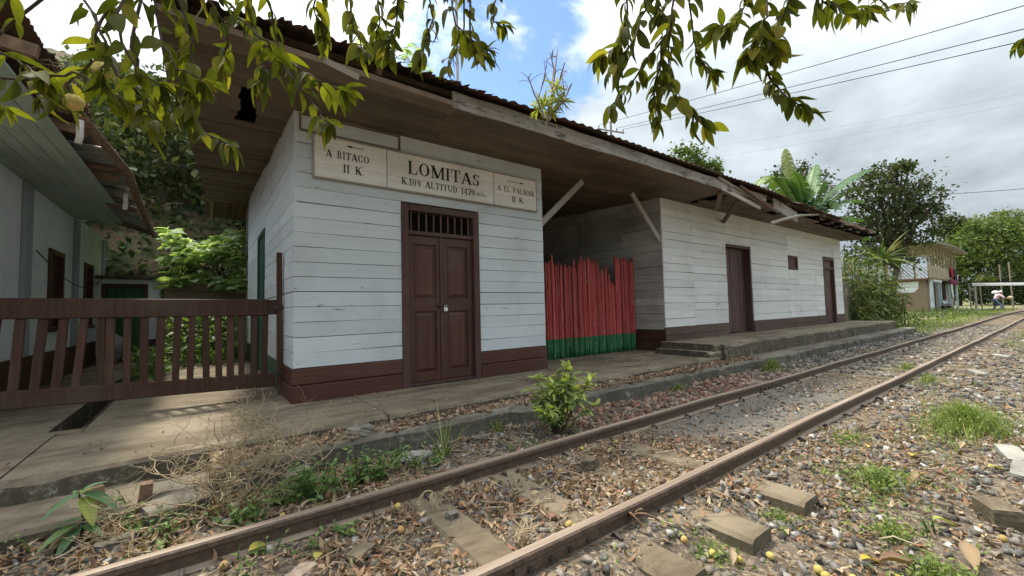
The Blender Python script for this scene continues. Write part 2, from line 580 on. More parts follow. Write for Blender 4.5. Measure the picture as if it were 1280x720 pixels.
def ground_fn(t):
    co = obj_co(t)
    p = t.xyz(co)
    n1 = t.noise(co, 0.9, 6, 0.6)
    n2 = t.noise(co, 7, 6, 0.65)
    n3 = t.noise(co, 60, 5, 0.7)
    soil = t.mix(t.smooth(n2, 0.3, 0.7), (0.062, 0.047, 0.033), (0.15, 0.118, 0.085))
    soil = t.mix(t.smooth(n3, 0.5, 0.72), soil, (0.26, 0.23, 0.185))
    flake = t.n('ShaderNodeTexVoronoi', None, Vector=t.mix(0.06, co, t.n('ShaderNodeTexNoise', None, Vector=co, Scale=9.0).outputs[1]), Scale=55.0).outputs['Color']
    fl = t.xyz(flake)
    soil = t.mix(t.math('MULTIPLY', t.smooth(fl[0], 0.45, 0.6), 0.8), soil, t.mix(fl[1], (0.06, 0.05, 0.04), (0.33, 0.27, 0.19)))
    # ash and cinder trodden in between the rails
    dx = t.math('DIVIDE', t.math('SUBTRACT', p[0], 5.2), 2.0)
    dy = t.math('DIVIDE', t.math('SUBTRACT', p[1], 2.1), 0.45)
    e = t.math('ADD', t.math('MULTIPLY', dx, dx), t.math('MULTIPLY', dy, dy))
    ash = t.math('MULTIPLY', t.math('SUBTRACT', 1.0, t.smooth(t.math('ADD', e, t.math('MULTIPLY', t.math('SUBTRACT', n2, 0.5), 3.0)), 0.3, 1.4)), 0.6)
    soil = t.mix(ash, soil, t.mix(t.smooth(n3, 0.4, 0.7), (0.10, 0.096, 0.09), (0.24, 0.235, 0.22)))
    # grass cover further along the line
    far = t.smooth(t.math('ADD', p[0], t.math('MULTIPLY', t.math('SUBTRACT', n1, 0.5), 12.0)), 12.0, 24.0)
    off = t.smooth(t.math('ABSOLUTE', t.math('SUBTRACT', p[1], 2.0)), 0.9, 2.2)
    grass = t.mix(t.smooth(n2, 0.3, 0.7), (0.075, 0.105, 0.03), (0.15, 0.17, 0.06))
    dirt = t.mix(t.smooth(n2, 0.3, 0.7), (0.27, 0.21, 0.13), (0.38, 0.30, 0.19))
    grass = t.mix(t.smooth(n1, 0.50, 0.58), grass, dirt)
    c = t.mix(t.math('MULTIPLY', far, off), soil, grass)
    return bsdf(t, c, 0.95, t.math('ADD', n2, t.math('MULTIPLY', n3, 0.5)), 0.6, 0.03)


material('ground', ground_fn)


def hill_fn(t):
    co = obj_co(t)
    n1 = t.noise(co, 0.8, 6, 0.65)
    n2 = t.noise(co, 6, 6, 0.7)
    c = t.mix(t.smooth(n1, 0.4, 0.6), (0.05, 0.065, 0.025), (0.14, 0.10, 0.06))
    c = t.mix(t.smooth(n2, 0.5, 0.7), c, (0.03, 0.03, 0.018))
    return bsdf(t, c, 0.95, n2, 0.8, 0.1)


material('hill soil', hill_fn)


def island(name, stops, rough=0.85, spec=0.3, trans=0.0, grain=40.0, objrand=False, bump=0.3):
    """colour picked at random for each separate piece of the mesh"""
    def fn(t):
        r = rnd(t) if objrand else isl(t)
        c = t.ramp(r, stops)
        n = t.noise(obj_co(t), grain, 4, 0.6)
        c = t.mix(0.55, c, t.mix(t.smooth(n, 0.3, 0.7), (0.35, 0.35, 0.35), (0.95, 0.95, 0.95)), 'MULTIPLY')
        c = t.mix(0.30, c, c, 'ADD')
        b = bsdf(t, c, rough, n, bump, 0.01, spec)
        if trans <= 0:
            return b
        tr = t.n('ShaderNodeBsdfTranslucent', None, Color=t.mix(1.0, c, (1.35, 1.45, 0.55), 'MULTIPLY'))
        return t.n('ShaderNodeMixShader', None, i0=trans, i1=b, i2=tr)
    return material(name, fn)


island('gravel', [(0, (0.05, 0.045, 0.04)), (0.3, (0.115, 0.107, 0.095)), (0.55, (0.18, 0.172, 0.156)), (0.78, (0.17, 0.135, 0.10)), (0.92, (0.30, 0.285, 0.26)), (1, (0.44, 0.42, 0.385))])
island('red rubble', [(0, (0.11, 0.075, 0.055)), (0.3, (0.22, 0.115, 0.08)), (0.5, (0.28, 0.15, 0.105)), (0.75, (0.31, 0.24, 0.18)), (1, (0.14, 0.11, 0.085))])
island('leaf litter', [(0, (0.10, 0.058, 0.036)), (0.22, (0.21, 0.135, 0.080)), (0.45, (0.33, 0.24, 0.15)), (0.62, (0.26, 0.125, 0.072)), (0.85, (0.47, 0.375, 0.245)), (1, (0.13, 0.09, 0.062))], trans=0.12)
island('twigs', [(0, (0.16, 0.11, 0.07)), (0.5, (0.30, 0.23, 0.15)), (1, (0.42, 0.35, 0.25))])
island('grass blades', [(0, (0.085, 0.135, 0.030)), (0.5, (0.155, 0.215, 0.055)), (0.85, (0.24, 0.29, 0.09)), (1, (0.36, 0.33, 0.16))], trans=0.3)
island('weed leaves', [(0, (0.07, 0.13, 0.035)), (0.6, (0.125, 0.205, 0.06)), (1, (0.21, 0.28, 0.085))], trans=0.3, spec=0.4, rough=0.5)
island('guava leaves', [(0, (0.050, 0.060, 0.010)), (0.5, (0.095, 0.105, 0.013)), (0.85, (0.16, 0.16, 0.018)), (1, (0.25, 0.215, 0.03))], trans=0.5, spec=0.2, rough=0.62, objrand=True)
island('guava leaves joined', [(0, (0.050, 0.060, 0.010)), (0.5, (0.095, 0.105, 0.013)), (0.85, (0.16, 0.16, 0.018)), (1, (0.25, 0.215, 0.03))], trans=0.5, spec=0.2, rough=0.62)
island('bush leaves', [(0, (0.24, 0.29, 0.11)), (0.6, (0.38, 0.45, 0.13)), (0.85, (0.54, 0.60, 0.11)), (1, (0.68, 0.70, 0.11))], trans=0.42, spec=0.5, rough=0.4, objrand=True)
island('plant leaves', [(0, (0.085, 0.16, 0.075)), (0.7, (0.13, 0.22, 0.10)), (1, (0.32, 0.36, 0.08))], trans=0.25, spec=0.4, rough=0.5, objrand=True)
island('dark foliage', [(0, (0.022, 0.042, 0.014)), (0.5, (0.045, 0.078, 0.024)), (0.9, (0.075, 0.11, 0.035)), (1, (0.13, 0.15, 0.05))], trans=0.2)
island('olive foliage', [(0, (0.035, 0.052, 0.022)), (0.5, (0.065, 0.085, 0.036)), (0.9, (0.10, 0.12, 0.055)), (1, (0.16, 0.15, 0.09))], trans=0.2)
island('bright foliage', [(0, (0.05, 0.08, 0.024)), (0.5, (0.085, 0.125, 0.036)), (0.9, (0.135, 0.175, 0.052)), (1, (0.21, 0.225, 0.08))], trans=0.28)
island('hazy foliage', [(0, (0.09, 0.12, 0.06)), (0.5, (0.13, 0.165, 0.08)), (0.9, (0.19, 0.215, 0.11)), (1, (0.25, 0.25, 0.16))], trans=0.2)  # distance haze is mixed into this leaf colour
island('banana leaf', [(0, (0.055, 0.125, 0.035)), (0.6, (0.085, 0.175, 0.05)), (0.9, (0.14, 0.22, 0.06)), (1, (0.28, 0.26, 0.09))], trans=0.18, rough=0.45, objrand=True)
island('pale broad leaves', [(0, (0.16, 0.26, 0.09)), (0.5, (0.34, 0.44, 0.24)), (1, (0.55, 0.60, 0.44))], trans=0.45)  # sky glare is put into the colour of these pale leaves
island('reed leaves', [(0, (0.05, 0.085, 0.025)), (0.5, (0.10, 0.14, 0.045)), (0.85, (0.17, 0.19, 0.075)), (1, (0.30, 0.25, 0.13))], trans=0.25)
island('bromeliad leaves', [(0, (0.20, 0.26, 0.06)), (0.6, (0.33, 0.36, 0.08)), (1, (0.42, 0.36, 0.22))], trans=0.35)
island('yellow leaf', [(0, (0.45, 0.34, 0.06)), (0.5, (0.50, 0.42, 0.09)), (1, (0.36, 0.37, 0.11))], trans=0.2, objrand=True)
island('tan leaf', [(0, (0.27, 0.19, 0.11)), (0.5, (0.36, 0.275, 0.175)), (1, (0.17, 0.10, 0.065))], trans=0.12, objrand=True)
island('guava fruit', [(0, (0.50, 0.37, 0.08)), (0.5, (0.55, 0.44, 0.14)), (0.8, (0.42, 0.21, 0.10)), (1, (0.48, 0.44, 0.19))], rough=0.6, spec=0.3, objrand=True, bump=0.5, grain=70.0)


def bark_fn(a, b, sc=9.0):
    def fn(t):
        c0 = t.xyz(obj_co(t))
        v = t.comb(t.math('MULTIPLY', c0[0], 3.0), t.math('MULTIPLY', c0[1], 3.0), c0[2])
        n = t.noise(v, sc, 6, 0.7)
        return bsdf(t, t.mix(t.smooth(n, 0.3, 0.7), a, b), 0.9, n, 0.6, 0.01)
    return fn


material('bark', bark_fn((0.065, 0.05, 0.038), (0.15, 0.12, 0.09)))
material('pale bark', bark_fn((0.22, 0.19, 0.15), (0.34, 0.30, 0.24)))
material('dry twig', bark_fn((0.26, 0.195, 0.115), (0.42, 0.335, 0.21), 20))
material('twig', bark_fn((0.05, 0.036, 0.025), (0.10, 0.075, 0.05), 30))


def rail_fn(t):
    co = obj_co(t)
    c = t.xyz(co)
    n = t.noise(co, 30, 6, 0.7)
    n2 = t.noise(t.comb(t.math('MULTIPLY', c[0], 0.8), t.math('MULTIPLY', c[1], 20.0), c[2]), 1.0, 5, 0.6)
    nz = t.xyz(t.n('ShaderNodeNewGeometry').outputs['True Normal'])[2]
    base = t.mix(t.smooth(n, 0.3, 0.7), (0.070, 0.047, 0.034), (0.145, 0.10, 0.072))
    # the rolled top keeps a paler, dusty skin of rust
    top = t.mix(t.smooth(n2, 0.3, 0.7), (0.20, 0.145, 0.105), (0.34, 0.27, 0.21))
    return bsdf(t, t.mix(t.smooth(nz, 0.75, 0.95), base, top), 0.62, n, 0.4, 0.004, 0.4, 0.15)


material('rail rust', rail_fn)


def roof_fn(t):
    co = obj_co(t)
    n = t.noise(co, 2.5, 7, 0.65)
    n2 = t.noise(co, 22, 5, 0.7)
    c = t.mix(t.smooth(n, 0.4, 0.62), (0.075, 0.062, 0.055), (0.15, 0.075, 0.045))
    c = t.mix(t.smooth(n2, 0.55, 0.75), c, (0.035, 0.032, 0.028))
    return bsdf(t, c, 0.75, n2, 0.3, 0.005, 0.3, 0.1)


material('roof iron', roof_fn)
flat_mat('grey iron', (0.30, 0.31, 0.295), 0.6, 0.4, 0.2, 0.35, 5)


def bamboo_fn(t):
    c = t.xyz(obj_co(t))
    r = rnd(t)
    n = t.noise(t.comb(t.math('MULTIPLY', c[0], 30.0), t.math('MULTIPLY', r, 40.0), t.math('MULTIPLY', c[2], 3.0)), 1.0, 6, 0.7)
    n2 = t.noise(obj_co(t), 24, 5, 0.65)
    red = t.mix(t.smooth(n, 0.3, 0.75), (0.33, 0.035, 0.036), (0.47, 0.11, 0.095))
    grn = t.mix(t.smooth(n, 0.3, 0.75), (0.014, 0.11, 0.045), (0.05, 0.18, 0.08))
    line = t.math('ADD', 0.62, t.math('MULTIPLY', t.math('SUBTRACT', n2, 0.5), 0.05))
    col = t.mix(t.math('GREATER_THAN', c[2], line), grn, red)
    wear = t.smooth(n2, 0.57, 0.68)
    col = t.mix(t.math('MULTIPLY', wear, 0.7), col, (0.36, 0.26, 0.17))
    hs = t.n('ShaderNodeHueSaturation', None, Color=col, Value=t.math('ADD', 0.65, t.math('MULTIPLY', r, 0.7)))
    return bsdf(t, hs, 0.55, n, 0.3, 0.004)


material('painted bamboo', bamboo_fn)

# ------------------------------------------------------------------ ground, hill, platform, track
def wave(x, y):
    return (math.sin(x * 1.7 + 0.6 * math.sin(y * 2.1)) * math.sin(y * 1.3 + 0.4) * 0.6 + math.sin(x * 4.1 + y * 3.3) * 0.25
            + math.sin(x * 9.7 - y * 7.9) * 0.12)


def ground_z(x, y):
    z = 0.012 * wave(x, y)
    if y < 1.44:
        z -= 0.045 * min(1.0, max(0.0, (1.26 - y) / 0.12)) * max(0.0, min(1.0, (3.5 - x) / 0.6))
    if 1.2 < y < 1.46 and x < 3.4:
        z += 0.024 * min(1.0, (y - 1.2) / 0.06)
    if 1.5 < y < 2.5:
        z += 0.005
    if y < 0.9:
        z -= 0.02 * min(1.0, (0.9 - y) / 1.0)
    if x > 24:
        z += 0.10 * min(1.0, (x - 24) / 20)
    return z


def gz_np(P):
    return np.array([ground_z(a, b) for a, b in P])


def axis(parts):
    out = []
    for a, b, n in parts:
        out += list(np.linspace(a, b, n, endpoint=False))
    out.append(parts[-1][1])
    return out


xs = axis([(-900, -60, 5), (-60, -4, 10), (-4, 9, 110), (9, 30, 70), (30, 90, 40), (90, 1500, 8)])
ys = axis([(-900, -60, 5), (-60, -4, 10), (-4, 4.2, 80), (4.2, 30, 20), (30, 120, 12), (120, 1500, 6)])
b = MB()
b.v = [(x, y, ground_z(x, y) if abs(x) < 100 and abs(y) < 60 else 0.1) for y in ys for x in xs]
nx = len(xs)
b.f = [(j * nx + i, j * nx + i + 1, (j + 1) * nx + i + 1, (j + 1) * nx + i) for j in range(len(ys) - 1) for i in range(nx - 1)]
b.m = [0] * len(b.f)
tag(b.build('ground', MAT['ground'], smooth=True), kind='structure')

# hillside behind the yard on the left
def hill_z(x, y):
    t = max(0.0, (y - 12.6) / 14.0)
    side = 1.0 / (1.0 + math.exp((x - 9.0) * 0.35))
    return 0.2 + side * (1.4 * min(1, max(0, (y - 12.2) / 0.9)) + 9.5 * t ** 0.9 + 0.35 * wave(x * 0.6, y * 0.6)) * (1 if y > 12.2 else 0)


b = MB()
hx = np.linspace(-22, 24, 70)
hy = np.linspace(12.2, 44, 60)
b.v = [(x, y, hill_z(x, y)) for y in hy for x in hx]
b.f = [(j * 70 + i, j * 70 + i + 1, (j + 1) * 70 + i + 1, (j + 1) * 70 + i) for j in range(59) for i in range(69)]
b.m = [0] * len(b.f)
tag(b.build('hillside', MAT['hill soil'], smooth=True), kind='structure')


def slab(parent, name, x0, x1, y0, y1, z0, z1, mat, rough=0.012, seed=0, step=0.16):
    """concrete slab with a chipped, rounded front arris (front = small y)"""
    r = random.Random(seed)
    n = max(2, int((x1 - x0) / step))
    m = MB()
    V = []
    for i in range(n + 1):
        x = x0 + (x1 - x0) * i / n
        ja = r.uniform(-1, 1) * rough
        jb = r.uniform(-1, 1) * rough
        chip = rough * 3.2 if r.random() < 0.14 else 0
        V += [(x, y0 + ja * 1.5, z0), (x, y0 + ja + chip * 0.3, z1 - 0.035 - chip * 0.6 + jb * 0.4), (x, y0 + 0.022 + ja + chip, z1 - 0.006),
              (x, y0 + 0.10, z1 + jb * 0.2), (x, (y0 + y1) / 2, z1 + jb * 0.35), (x, y1, z1), (x, y1, z0)]
    F = []
    for i in range(n):
        for k in range(6):
            a = i * 7 + k
            F.append((a, a + 7, a + 8, a + 1))
    F.append(tuple(range(7)))
    F.append(tuple(n * 7 + k for k in range(6, -1, -1)))
    m.add(V, F)
    return m.build(name, mat, parent)


def platform():
    # the core carries the separate slabs
    m = MB()
    m.box((-7, 3.86, -0.1), (7.2, 4.85, 0.20))
    m.box((7.4, 3.86, -0.1), (19.6, 4.85, 0.41))
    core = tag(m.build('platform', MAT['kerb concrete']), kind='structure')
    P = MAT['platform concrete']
    x = -7.0
    k = 0
    for w in (2.2, 1.9, 1.95, 2.3, 2.0, 1.9, 2.1):
        x1 = min(x + w, 7.26)
        yb = 5.0 if x < -1.2 else 4.87
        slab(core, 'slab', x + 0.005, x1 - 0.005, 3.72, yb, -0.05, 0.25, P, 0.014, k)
        x, k = x1, k + 1
    # yard floor: a drain runs back between the house side and the station side
    slab(core, 'slab', -7.0, -1.03, 5.008, 13.0, -0.05, 0.245, P, 0.012, 21)
    slab(core, 'slab', -1.19, -0.80, 4.878, 5.09, -0.05, 0.247, P, 0.02, 22)
    slab(core, 'slab', -0.79, 0.775, 4.878, 8.0, -0.05, 0.252, P, 0.012, 23)
    slab(core, 'slab', -0.79, 0.775, 8.01, 13.0, -0.05, 0.248, P, 0.012, 24)
    # passage floor
    slab(core, 'slab', 4.24, 7.40, 4.878, 8.5, 0.05, 0.262, P, 0.008, 25)
    # raised part in front of the wing, two steps at its end
    x = 7.44
    for w in (2.2, 2.6, 2.4, 2.5, 2.3):
        slab(core, 'slab', x + 0.004, min(x + w, 19.6), 3.72, 4.87, -0.05, 0.455, P, 0.016, k)
        x, k = x + w, k + 1
    slab(core, 'step', 7.05, 7.44, 3.78, 4.872, 0.2, 0.345, P, 0.012, 40)
    slab(core, 'step', 7.235, 7.435, 3.80, 4.874, 0.3, 0.465, P, 0.012, 41)
    # kerb in front, lower
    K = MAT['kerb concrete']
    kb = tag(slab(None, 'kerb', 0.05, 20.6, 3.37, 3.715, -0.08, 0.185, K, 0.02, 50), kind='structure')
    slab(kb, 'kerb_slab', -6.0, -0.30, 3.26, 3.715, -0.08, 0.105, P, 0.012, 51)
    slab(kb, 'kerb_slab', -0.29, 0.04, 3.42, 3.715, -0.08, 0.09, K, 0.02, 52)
    # bottom of the drain
    m = MB()
    m.box((-1.03, 5.09, -0.2), (-0.79, 13, 0.03))
    tag(m.build('drain_floor', MAT['kerb concrete'], core))


platform()

SLEEPERS = []
Y1, Y2 = 1.485, 2.50          # rail centre lines
def track():
    t = thing('railway_track', 'rusty narrow gauge railway track running past the station on concrete sleepers', 'railway track', (5, 2, 0))
    prof = [(-0.048, 0.0), (0.048, 0.0), (0.048, 0.010), (0.012, 0.024), (0.010, 0.076), (0.031, 0.088), (0.031, 0.112), (0.022, 0.120),
            (-0.022, 0.120), (-0.031, 0.112), (-0.031, 0.088), (-0.010, 0.076), (-0.012, 0.024), (-0.048, 0.010)]
    # the line runs straight past the platform and eases left far down the way
    X = axis([(-4, 30, 40), (30, 130, 40)])
    for yc in (Y1, Y2):
        m = MB()
        V, F, n = [], [], len(prof)
        for i, x in enumerate(X):
            dz = 0.004 * math.sin(x * 1.3 + yc) + 0.003 * math.sin(x * 3.1)
            dy = 0.006 * math.sin(x * 0.9 + yc * 2) + (0.0 if x < 30 else -0.0012 * (x - 30) ** 2)
            dz += 0.0 if x < 24 else 0.10 * min(1.0, (x - 24) / 20)
            V += [(x, yc + dy + p, z + dz) for p, z in prof]
        for i in range(len(X) - 1):
            for k in range(n):
                k2 = (k + 1) % n
                F.append((i * n + k, i * n + k2, (i + 1) * n + k2, (i + 1) * n + k))
        F += [tuple(range(n - 1, -1, -1)), tuple((len(X) - 1) * n + k for k in range(n))]
        m.add(V, F)
        rail = m.build('rail', MAT['rail rust'], t)
        xf = 1.32 if yc == Y1 else 6.1
        for sgn in (-1, 1):
            m = MB()
            m.box((xf - 0.26, yc + sgn * 0.012, 0.030), (xf + 0.26, yc + sgn * 0.030, 0.078), 0.006)
            fp = m.build('fishplate', MAT['rail rust'], rail)
            for q in (-0.18, -0.06, 0.06, 0.18):
                m = MB()
                m.tube([(xf + q, yc + sgn * 0.028, 0.054), (xf + q, yc + sgn * 0.046, 0.054)], 0.014, 6)
                m.build('bolt', MAT['iron'], rail)
    # sleepers: concrete blocks, unevenly bedded
    x, k = -2.41, 0
    r = random.Random(5)
    while x < 75:
        ln = r.uniform(-0.05, 0.05)
        sk = r.uniform(-0.02, 0.02)
        z1 = r.uniform(0.016, 0.026)
        SLEEPERS.append(x)
        if 3.0 < x < 7.6 or x < 0.8:
            z1 -= 0.045
        if x > 24:
            z1 += 0.10 * min(1.0, (x - 24) / 20)
        bend = 0.0 if x < 30 else -0.0012 * (x - 30) ** 2
        m = MB()
        y0, y1 = 0.98 + ln, 2.98 + ln
        w = 0.105
        c = 0.02
        V = []
        for yy in np.linspace(y0, y1, 7):
            s_ = sk * (yy - 2)
            j = r.uniform(-0.006, 0.006)
            V += [(x - w + s_ + j, yy + bend, -0.14), (x - w + s_ + j, yy + bend, z1 - c), (x - w + c + s_, yy + bend, z1), (x + w - c + s_, yy + bend, z1 + j * 0.5),
                  (x + w + s_ + j, yy + bend, z1 - c), (x + w + s_ + j, yy + bend, -0.14)]
        F = []
        for i in range(6):
            for q in range(6):
                q2 = (q + 1) % 6
                F.append((i * 6 + q, (i + 1) * 6 + q, (i + 1) * 6 + q2, i * 6 + q2))
        F += [tuple(range(6)), tuple(36 + q for q in range(5, -1, -1))]
        m.add(V, F)
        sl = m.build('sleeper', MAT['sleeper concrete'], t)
        if -0.5 < x < 9:
            for yc in (Y1, Y2):
                for sgn in (-1, 1):
                    m = MB()
                    p0 = Vector((x + r.uniform(-0.03, 0.03), yc + sgn * 0.055, 0.0))
                    m.tube([p0 + Vector((0, sgn * 0.05, -0.01)), p0 + Vector((0, sgn * 0.045, 0.03)), p0 + Vector((0, sgn * 0.012, 0.042)), p0 + Vector((0, -sgn * 0.012, 0.022))], [0.008, 0.011, 0.011, 0.009], 6)
                    m.build('rail_clip', MAT['iron'], sl)
        x += 0.585 + r.uniform(-0.008, 0.008)
        k += 1


track()

# ------------------------------------------------------------------ station building
W = 4.88                       # front wall plane
XL, XA, XB, XE = 0.78, 4.22, 7.42, 18.25
SLOPE = 0.06
ROWH = 0.162


def soffit_z(y):
    return 3.36 + SLOPE * (y - W)


station = thing('station_building', 'old white timber railway station with brown base boards and rusty overhanging roof', 'station', (9, 7, 0.25))


def planks_x(parent, spans, y, z0, z1, mat, seed, face=-1, th=0.03, name='plank', rowh=ROWH, waver=0.004):
    """horizontal boards along x on a wall that faces -y"""
    r = random.Random(seed)
    z, k = z0, 0
    while z < z1 - 0.03:
        zt = min(z + rowh + r.uniform(-0.006, 0.006), z1)
        if z1 - zt < 0.05:
            zt = z1
        for a, c, h0, h1 in spans:
            lo, hi = max(z, h0), min(zt, h1)
            if hi - lo < 0.03:
                continue
            cuts = [a, c]
            if c - a > 2.2 and r.random() < 0.55:
                cuts = [a, a + (c - a) * r.uniform(0.3, 0.7), c]
            for p, q in zip(cuts[:-1], cuts[1:]):
                d = r.uniform(0, 0.006)
                m = MB()
                t0, t1 = r.uniform(-waver, waver), r.uniform(-waver, waver)
                g = 0.0027
                yf, yb = y + face * (th + d), y
                c1 = 0.002
                V = []
                for xx, tt in ((p + 0.0015, t0), (q - 0.0015, t1)):
                    V += [(xx, yb, lo + g), (xx, yf - face * c1, lo + g + tt), (xx, yf, lo + g + c1 + tt), (xx, yf, hi - g - c1 + tt), (xx, yf - face * c1, hi - g + tt), (xx, yb, hi - g)]
                F = [(i, i + 1, i + 7, i + 6) for i in range(5)] + [(5, 0, 6, 11), tuple(range(5, -1, -1)), tuple(range(6, 12))]
                m.add(V, F)
                m.build(name, mat, parent)
        z = zt
        k += 1


def planks_y(parent, spans, x, z0, z1f, mat, seed, face=-1, th=0.03, name='plank', rowh=ROWH):
    """horizontal boards along y on a wall that faces face*x"""
    r = random.Random(seed)
    z = z0
    zmax = max(z1f(s[1]) for s in spans)
    while z < zmax - 0.03:
        zt = z + rowh + r.uniform(-0.006, 0.006)
        for a, c, h0, h1 in spans:
            lo, hi = max(z, h0), min(zt, h1, z1f((a + c) / 2) + 0.02)
            if hi - lo < 0.03:
                continue
            d = r.uniform(0, 0.006)
            g, c1 = 0.0027, 0.002
            xf, xb = x + face * (th + d), x
            t0, t1 = r.uniform(-0.004, 0.004), r.uniform(-0.004, 0.004)
            V = []
            for yy, tt in ((a + 0.0015, t0), (c - 0.0015, t1)):
                V += [(xb, yy, lo + g), (xf - face * c1, yy, lo + g + tt), (xf, yy, lo + g + c1 + tt), (xf, yy, hi - g - c1 + tt), (xf - face * c1, yy, hi - g + tt), (xb, yy, hi - g)]
            F = [(i, i + 6, i + 7, i + 1) for i in range(5)] + [(5, 11, 6, 0), tuple(range(6)), tuple(range(11, 5, -1))]
            MB().add(V, F).build(name, mat, parent)
        z = zt


def station_walls():
    DV = MAT['dark void']
    # ---- front room
    m = MB()
    m.box((XL + 0.002, W, 0.26), (1.94, W + 0.10, 3.36))
    m.box((3.03, W, 0.26), (XA - 0.002, W + 0.10, 3.36))
    m.box((1.941, W, 2.49), (3.029, W + 0.10, 3.36))
    fw = m.build('front_wall', DV, station)
    planks_x(fw, [(XL - 0.028, 1.93, 0, 9), (3.04, XA, 0, 9), (1.93, 3.04, 2.51, 9)], W, 0.605, 3.375, MAT['white paint'], 1)
    for i, (z0, z1, d) in enumerate(((0.235, 0.425, 0.052), (0.43, 0.60, 0.045))):
        for a, c in ((XL - 0.045, 1.925), (3.045, XA + 0.01)):
            m = MB()
            m.box((a, W - d, z0), (c, W, z1), 0.012)
            m.build('base_board', MAT['brown paint'], fw)
    # trim: thin raised batten round a long panel under the eave
    for a, c in (((0.80, 3.145), (1.92, 3.17)), ((0.80, 3.325), (1.92, 3.345)), ((1.905, 3.17), (1.925, 3.325)), ((0.80, 3.17), (0.815, 3.325))):
        m = MB()
        m.box((a[0], W - 0.05, a[1]), (c[0], W - 0.034, c[1]), 0.003)
        m.build('trim_batten', MAT['soffit wood'], fw)
    # ---- side wall of the front room
    m = MB()
    m.box((XL, W + 0.11, 0.26), (XL + 0.10, 10.5, 3.40))
    sw = m.build('side_wall', DV, station)
    zt = lambda y: soffit_z(y)
    planks_y(sw, [(W - 0.026, 7.40, 0, 9), (7.40, 8.35, 2.52, 9), (8.35, 10.5, 0, 9)], XL, 0.605, zt, MAT['white paint'], 2)
    for z0, z1, d in ((0.235, 0.425, 0.05), (0.43, 0.60, 0.044)):
        for a, c, mt in ((W - 0.04, 5.9, 'brown paint'), (5.91, 7.39, 'dark green paint'), (8.36, 10.5, 'dark green paint')):
            m = MB()
            m.box((XL - d, a, z0), (XL, c, z1), 0.012)
            m.build('base_board', MAT[mt], sw)
    m = MB()
    m.bar((XL - 0.035, 5.88, 0.62), (XL - 0.035, 5.88, 1.9), 0.05, 0.07, (0, 1, 0))
    m.build('gate_post_batten', MAT['grey wood'], sw)
    # green side door
    m = MB()
    m.box((XL - 0.05, 7.395, 0.25), (XL, 7.46, 2.52))
    m.box((XL - 0.05, 8.29, 0.25), (XL, 8.355, 2.52))
    m.box((XL - 0.05, 7.46, 2.45), (XL, 8.29, 2.52))
    sd = m.build('side_door', MAT['dark green paint'], station)
    for i in range(5):
        m = MB()
        m.box((XL - 0.025, 7.462 + i * 0.166, 0.26), (XL - 0.002, 7.624 + i * 0.166, 2.448), 0.006)
        m.build('door_board', MAT['dark green paint'], sd)
    # ---- passage
    m = MB()
    m.box((XA - 0.10, W + 0.12, 0.26), (XA, 8.5, 3.38))
    pw = m.build('passage_wall', DV, station, )
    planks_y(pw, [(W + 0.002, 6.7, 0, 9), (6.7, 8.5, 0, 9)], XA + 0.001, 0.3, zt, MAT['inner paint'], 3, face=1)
    m = MB()
    m.box((XB, W + 0.11, 0.26), (XB + 0.10, 8.5, 3.40))
    pr = m.build('passage_wall', DV, station)
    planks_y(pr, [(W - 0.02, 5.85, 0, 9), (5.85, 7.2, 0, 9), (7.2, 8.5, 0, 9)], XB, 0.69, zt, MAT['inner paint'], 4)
    for z0, z1, d in ((0.25, 0.45, 0.05), (0.455, 0.68, 0.042)):
        m = MB()
        m.box((XB - d, W - 0.03, z0), (XB, 8.5, z1), 0.01)
        m.build('base_board', MAT['brown paint'], pr)
    m = MB()
    m.box((XA, 8.502, 0.2), (XB, 8.60, 3.6))
    pb = m.build('passage_back_wall', DV, station)
    planks_x(pb, [(XA + 0.05, XB - 0.05, 0, 9)], 8.50, 0.27, 3.55, MAT['soffit wood'], 5)
    # ---- wing
    d1, d2 = (9.96, 11.26), (16.42, 17.48)
    wn = (13.62, 14.30, 2.14, 2.55)
    m = MB()
    for a, c, z0, z1 in ((XB + 0.002, d1[0], 0.2, 3.36), (d1[1], wn[0], 0.2, 3.36), (wn[0] + 0.001, wn[1] - 0.001, 0.2, wn[2]), (wn[0] + 0.001, wn[1] - 0.001, wn[3], 3.36),
                         (wn[1], d2[0], 0.2, 3.36), (d2[1], XE, 0.2, 3.36), (d1[0] + 0.001, d1[1] - 0.001, 2.62, 3.36), (d2[0] + 0.001, d2[1] - 0.001, 2.66, 3.36)):
        m.box((a, W, z0), (c, W + 0.1, z1))
    ww = m.build('wing_wall', DV, station)
    planks_x(ww, [(XB - 0.028, 8.5, 0, 9), (8.5, d1[0], 0, 9), (d1[0], d1[1], 2.62, 9), (d1[1], wn[0] - 0.02, 0, 9), (wn[0] - 0.02, wn[1] + 0.02, 0, wn[2]), (wn[0] - 0.02, wn[1] + 0.02, wn[3], 9),
                  (wn[1] + 0.02, 15.7, 0, 9), (15.7, d2[0], 0, 9), (d2[0], d2[1], 2.66, 9), (d2[1], XE + 0.03, 0, 9)],
             W, 0.735, 3.375, MAT['wing paint'], 6, waver=0.007)
    for i, (a, c) in enumerate(((XB - 0.04, 8.5), (8.505, d1[0] - 0.005), (d1[1] + 0.005, 13.6), (13.605, 15.2), (15.205, d2[0] - 0.005), (d2[1] + 0.005, XE + 0.04))):
        for z0, z1, d in ((0.33, 0.565, 0.046), (0.57, 0.73, 0.042)):
            m = MB()
            m.box((a, W - d, z0), (c, W, z1 + 0.004 * (i % 3)), 0.010)
            m.build('base_board', MAT['faded brown paint'], ww)
    m = MB()
    m.box((XE - 0.1, W + 0.11, 0.2), (XE, 11.4, 3.40))
    ew = m.build('end_wall', DV, station)
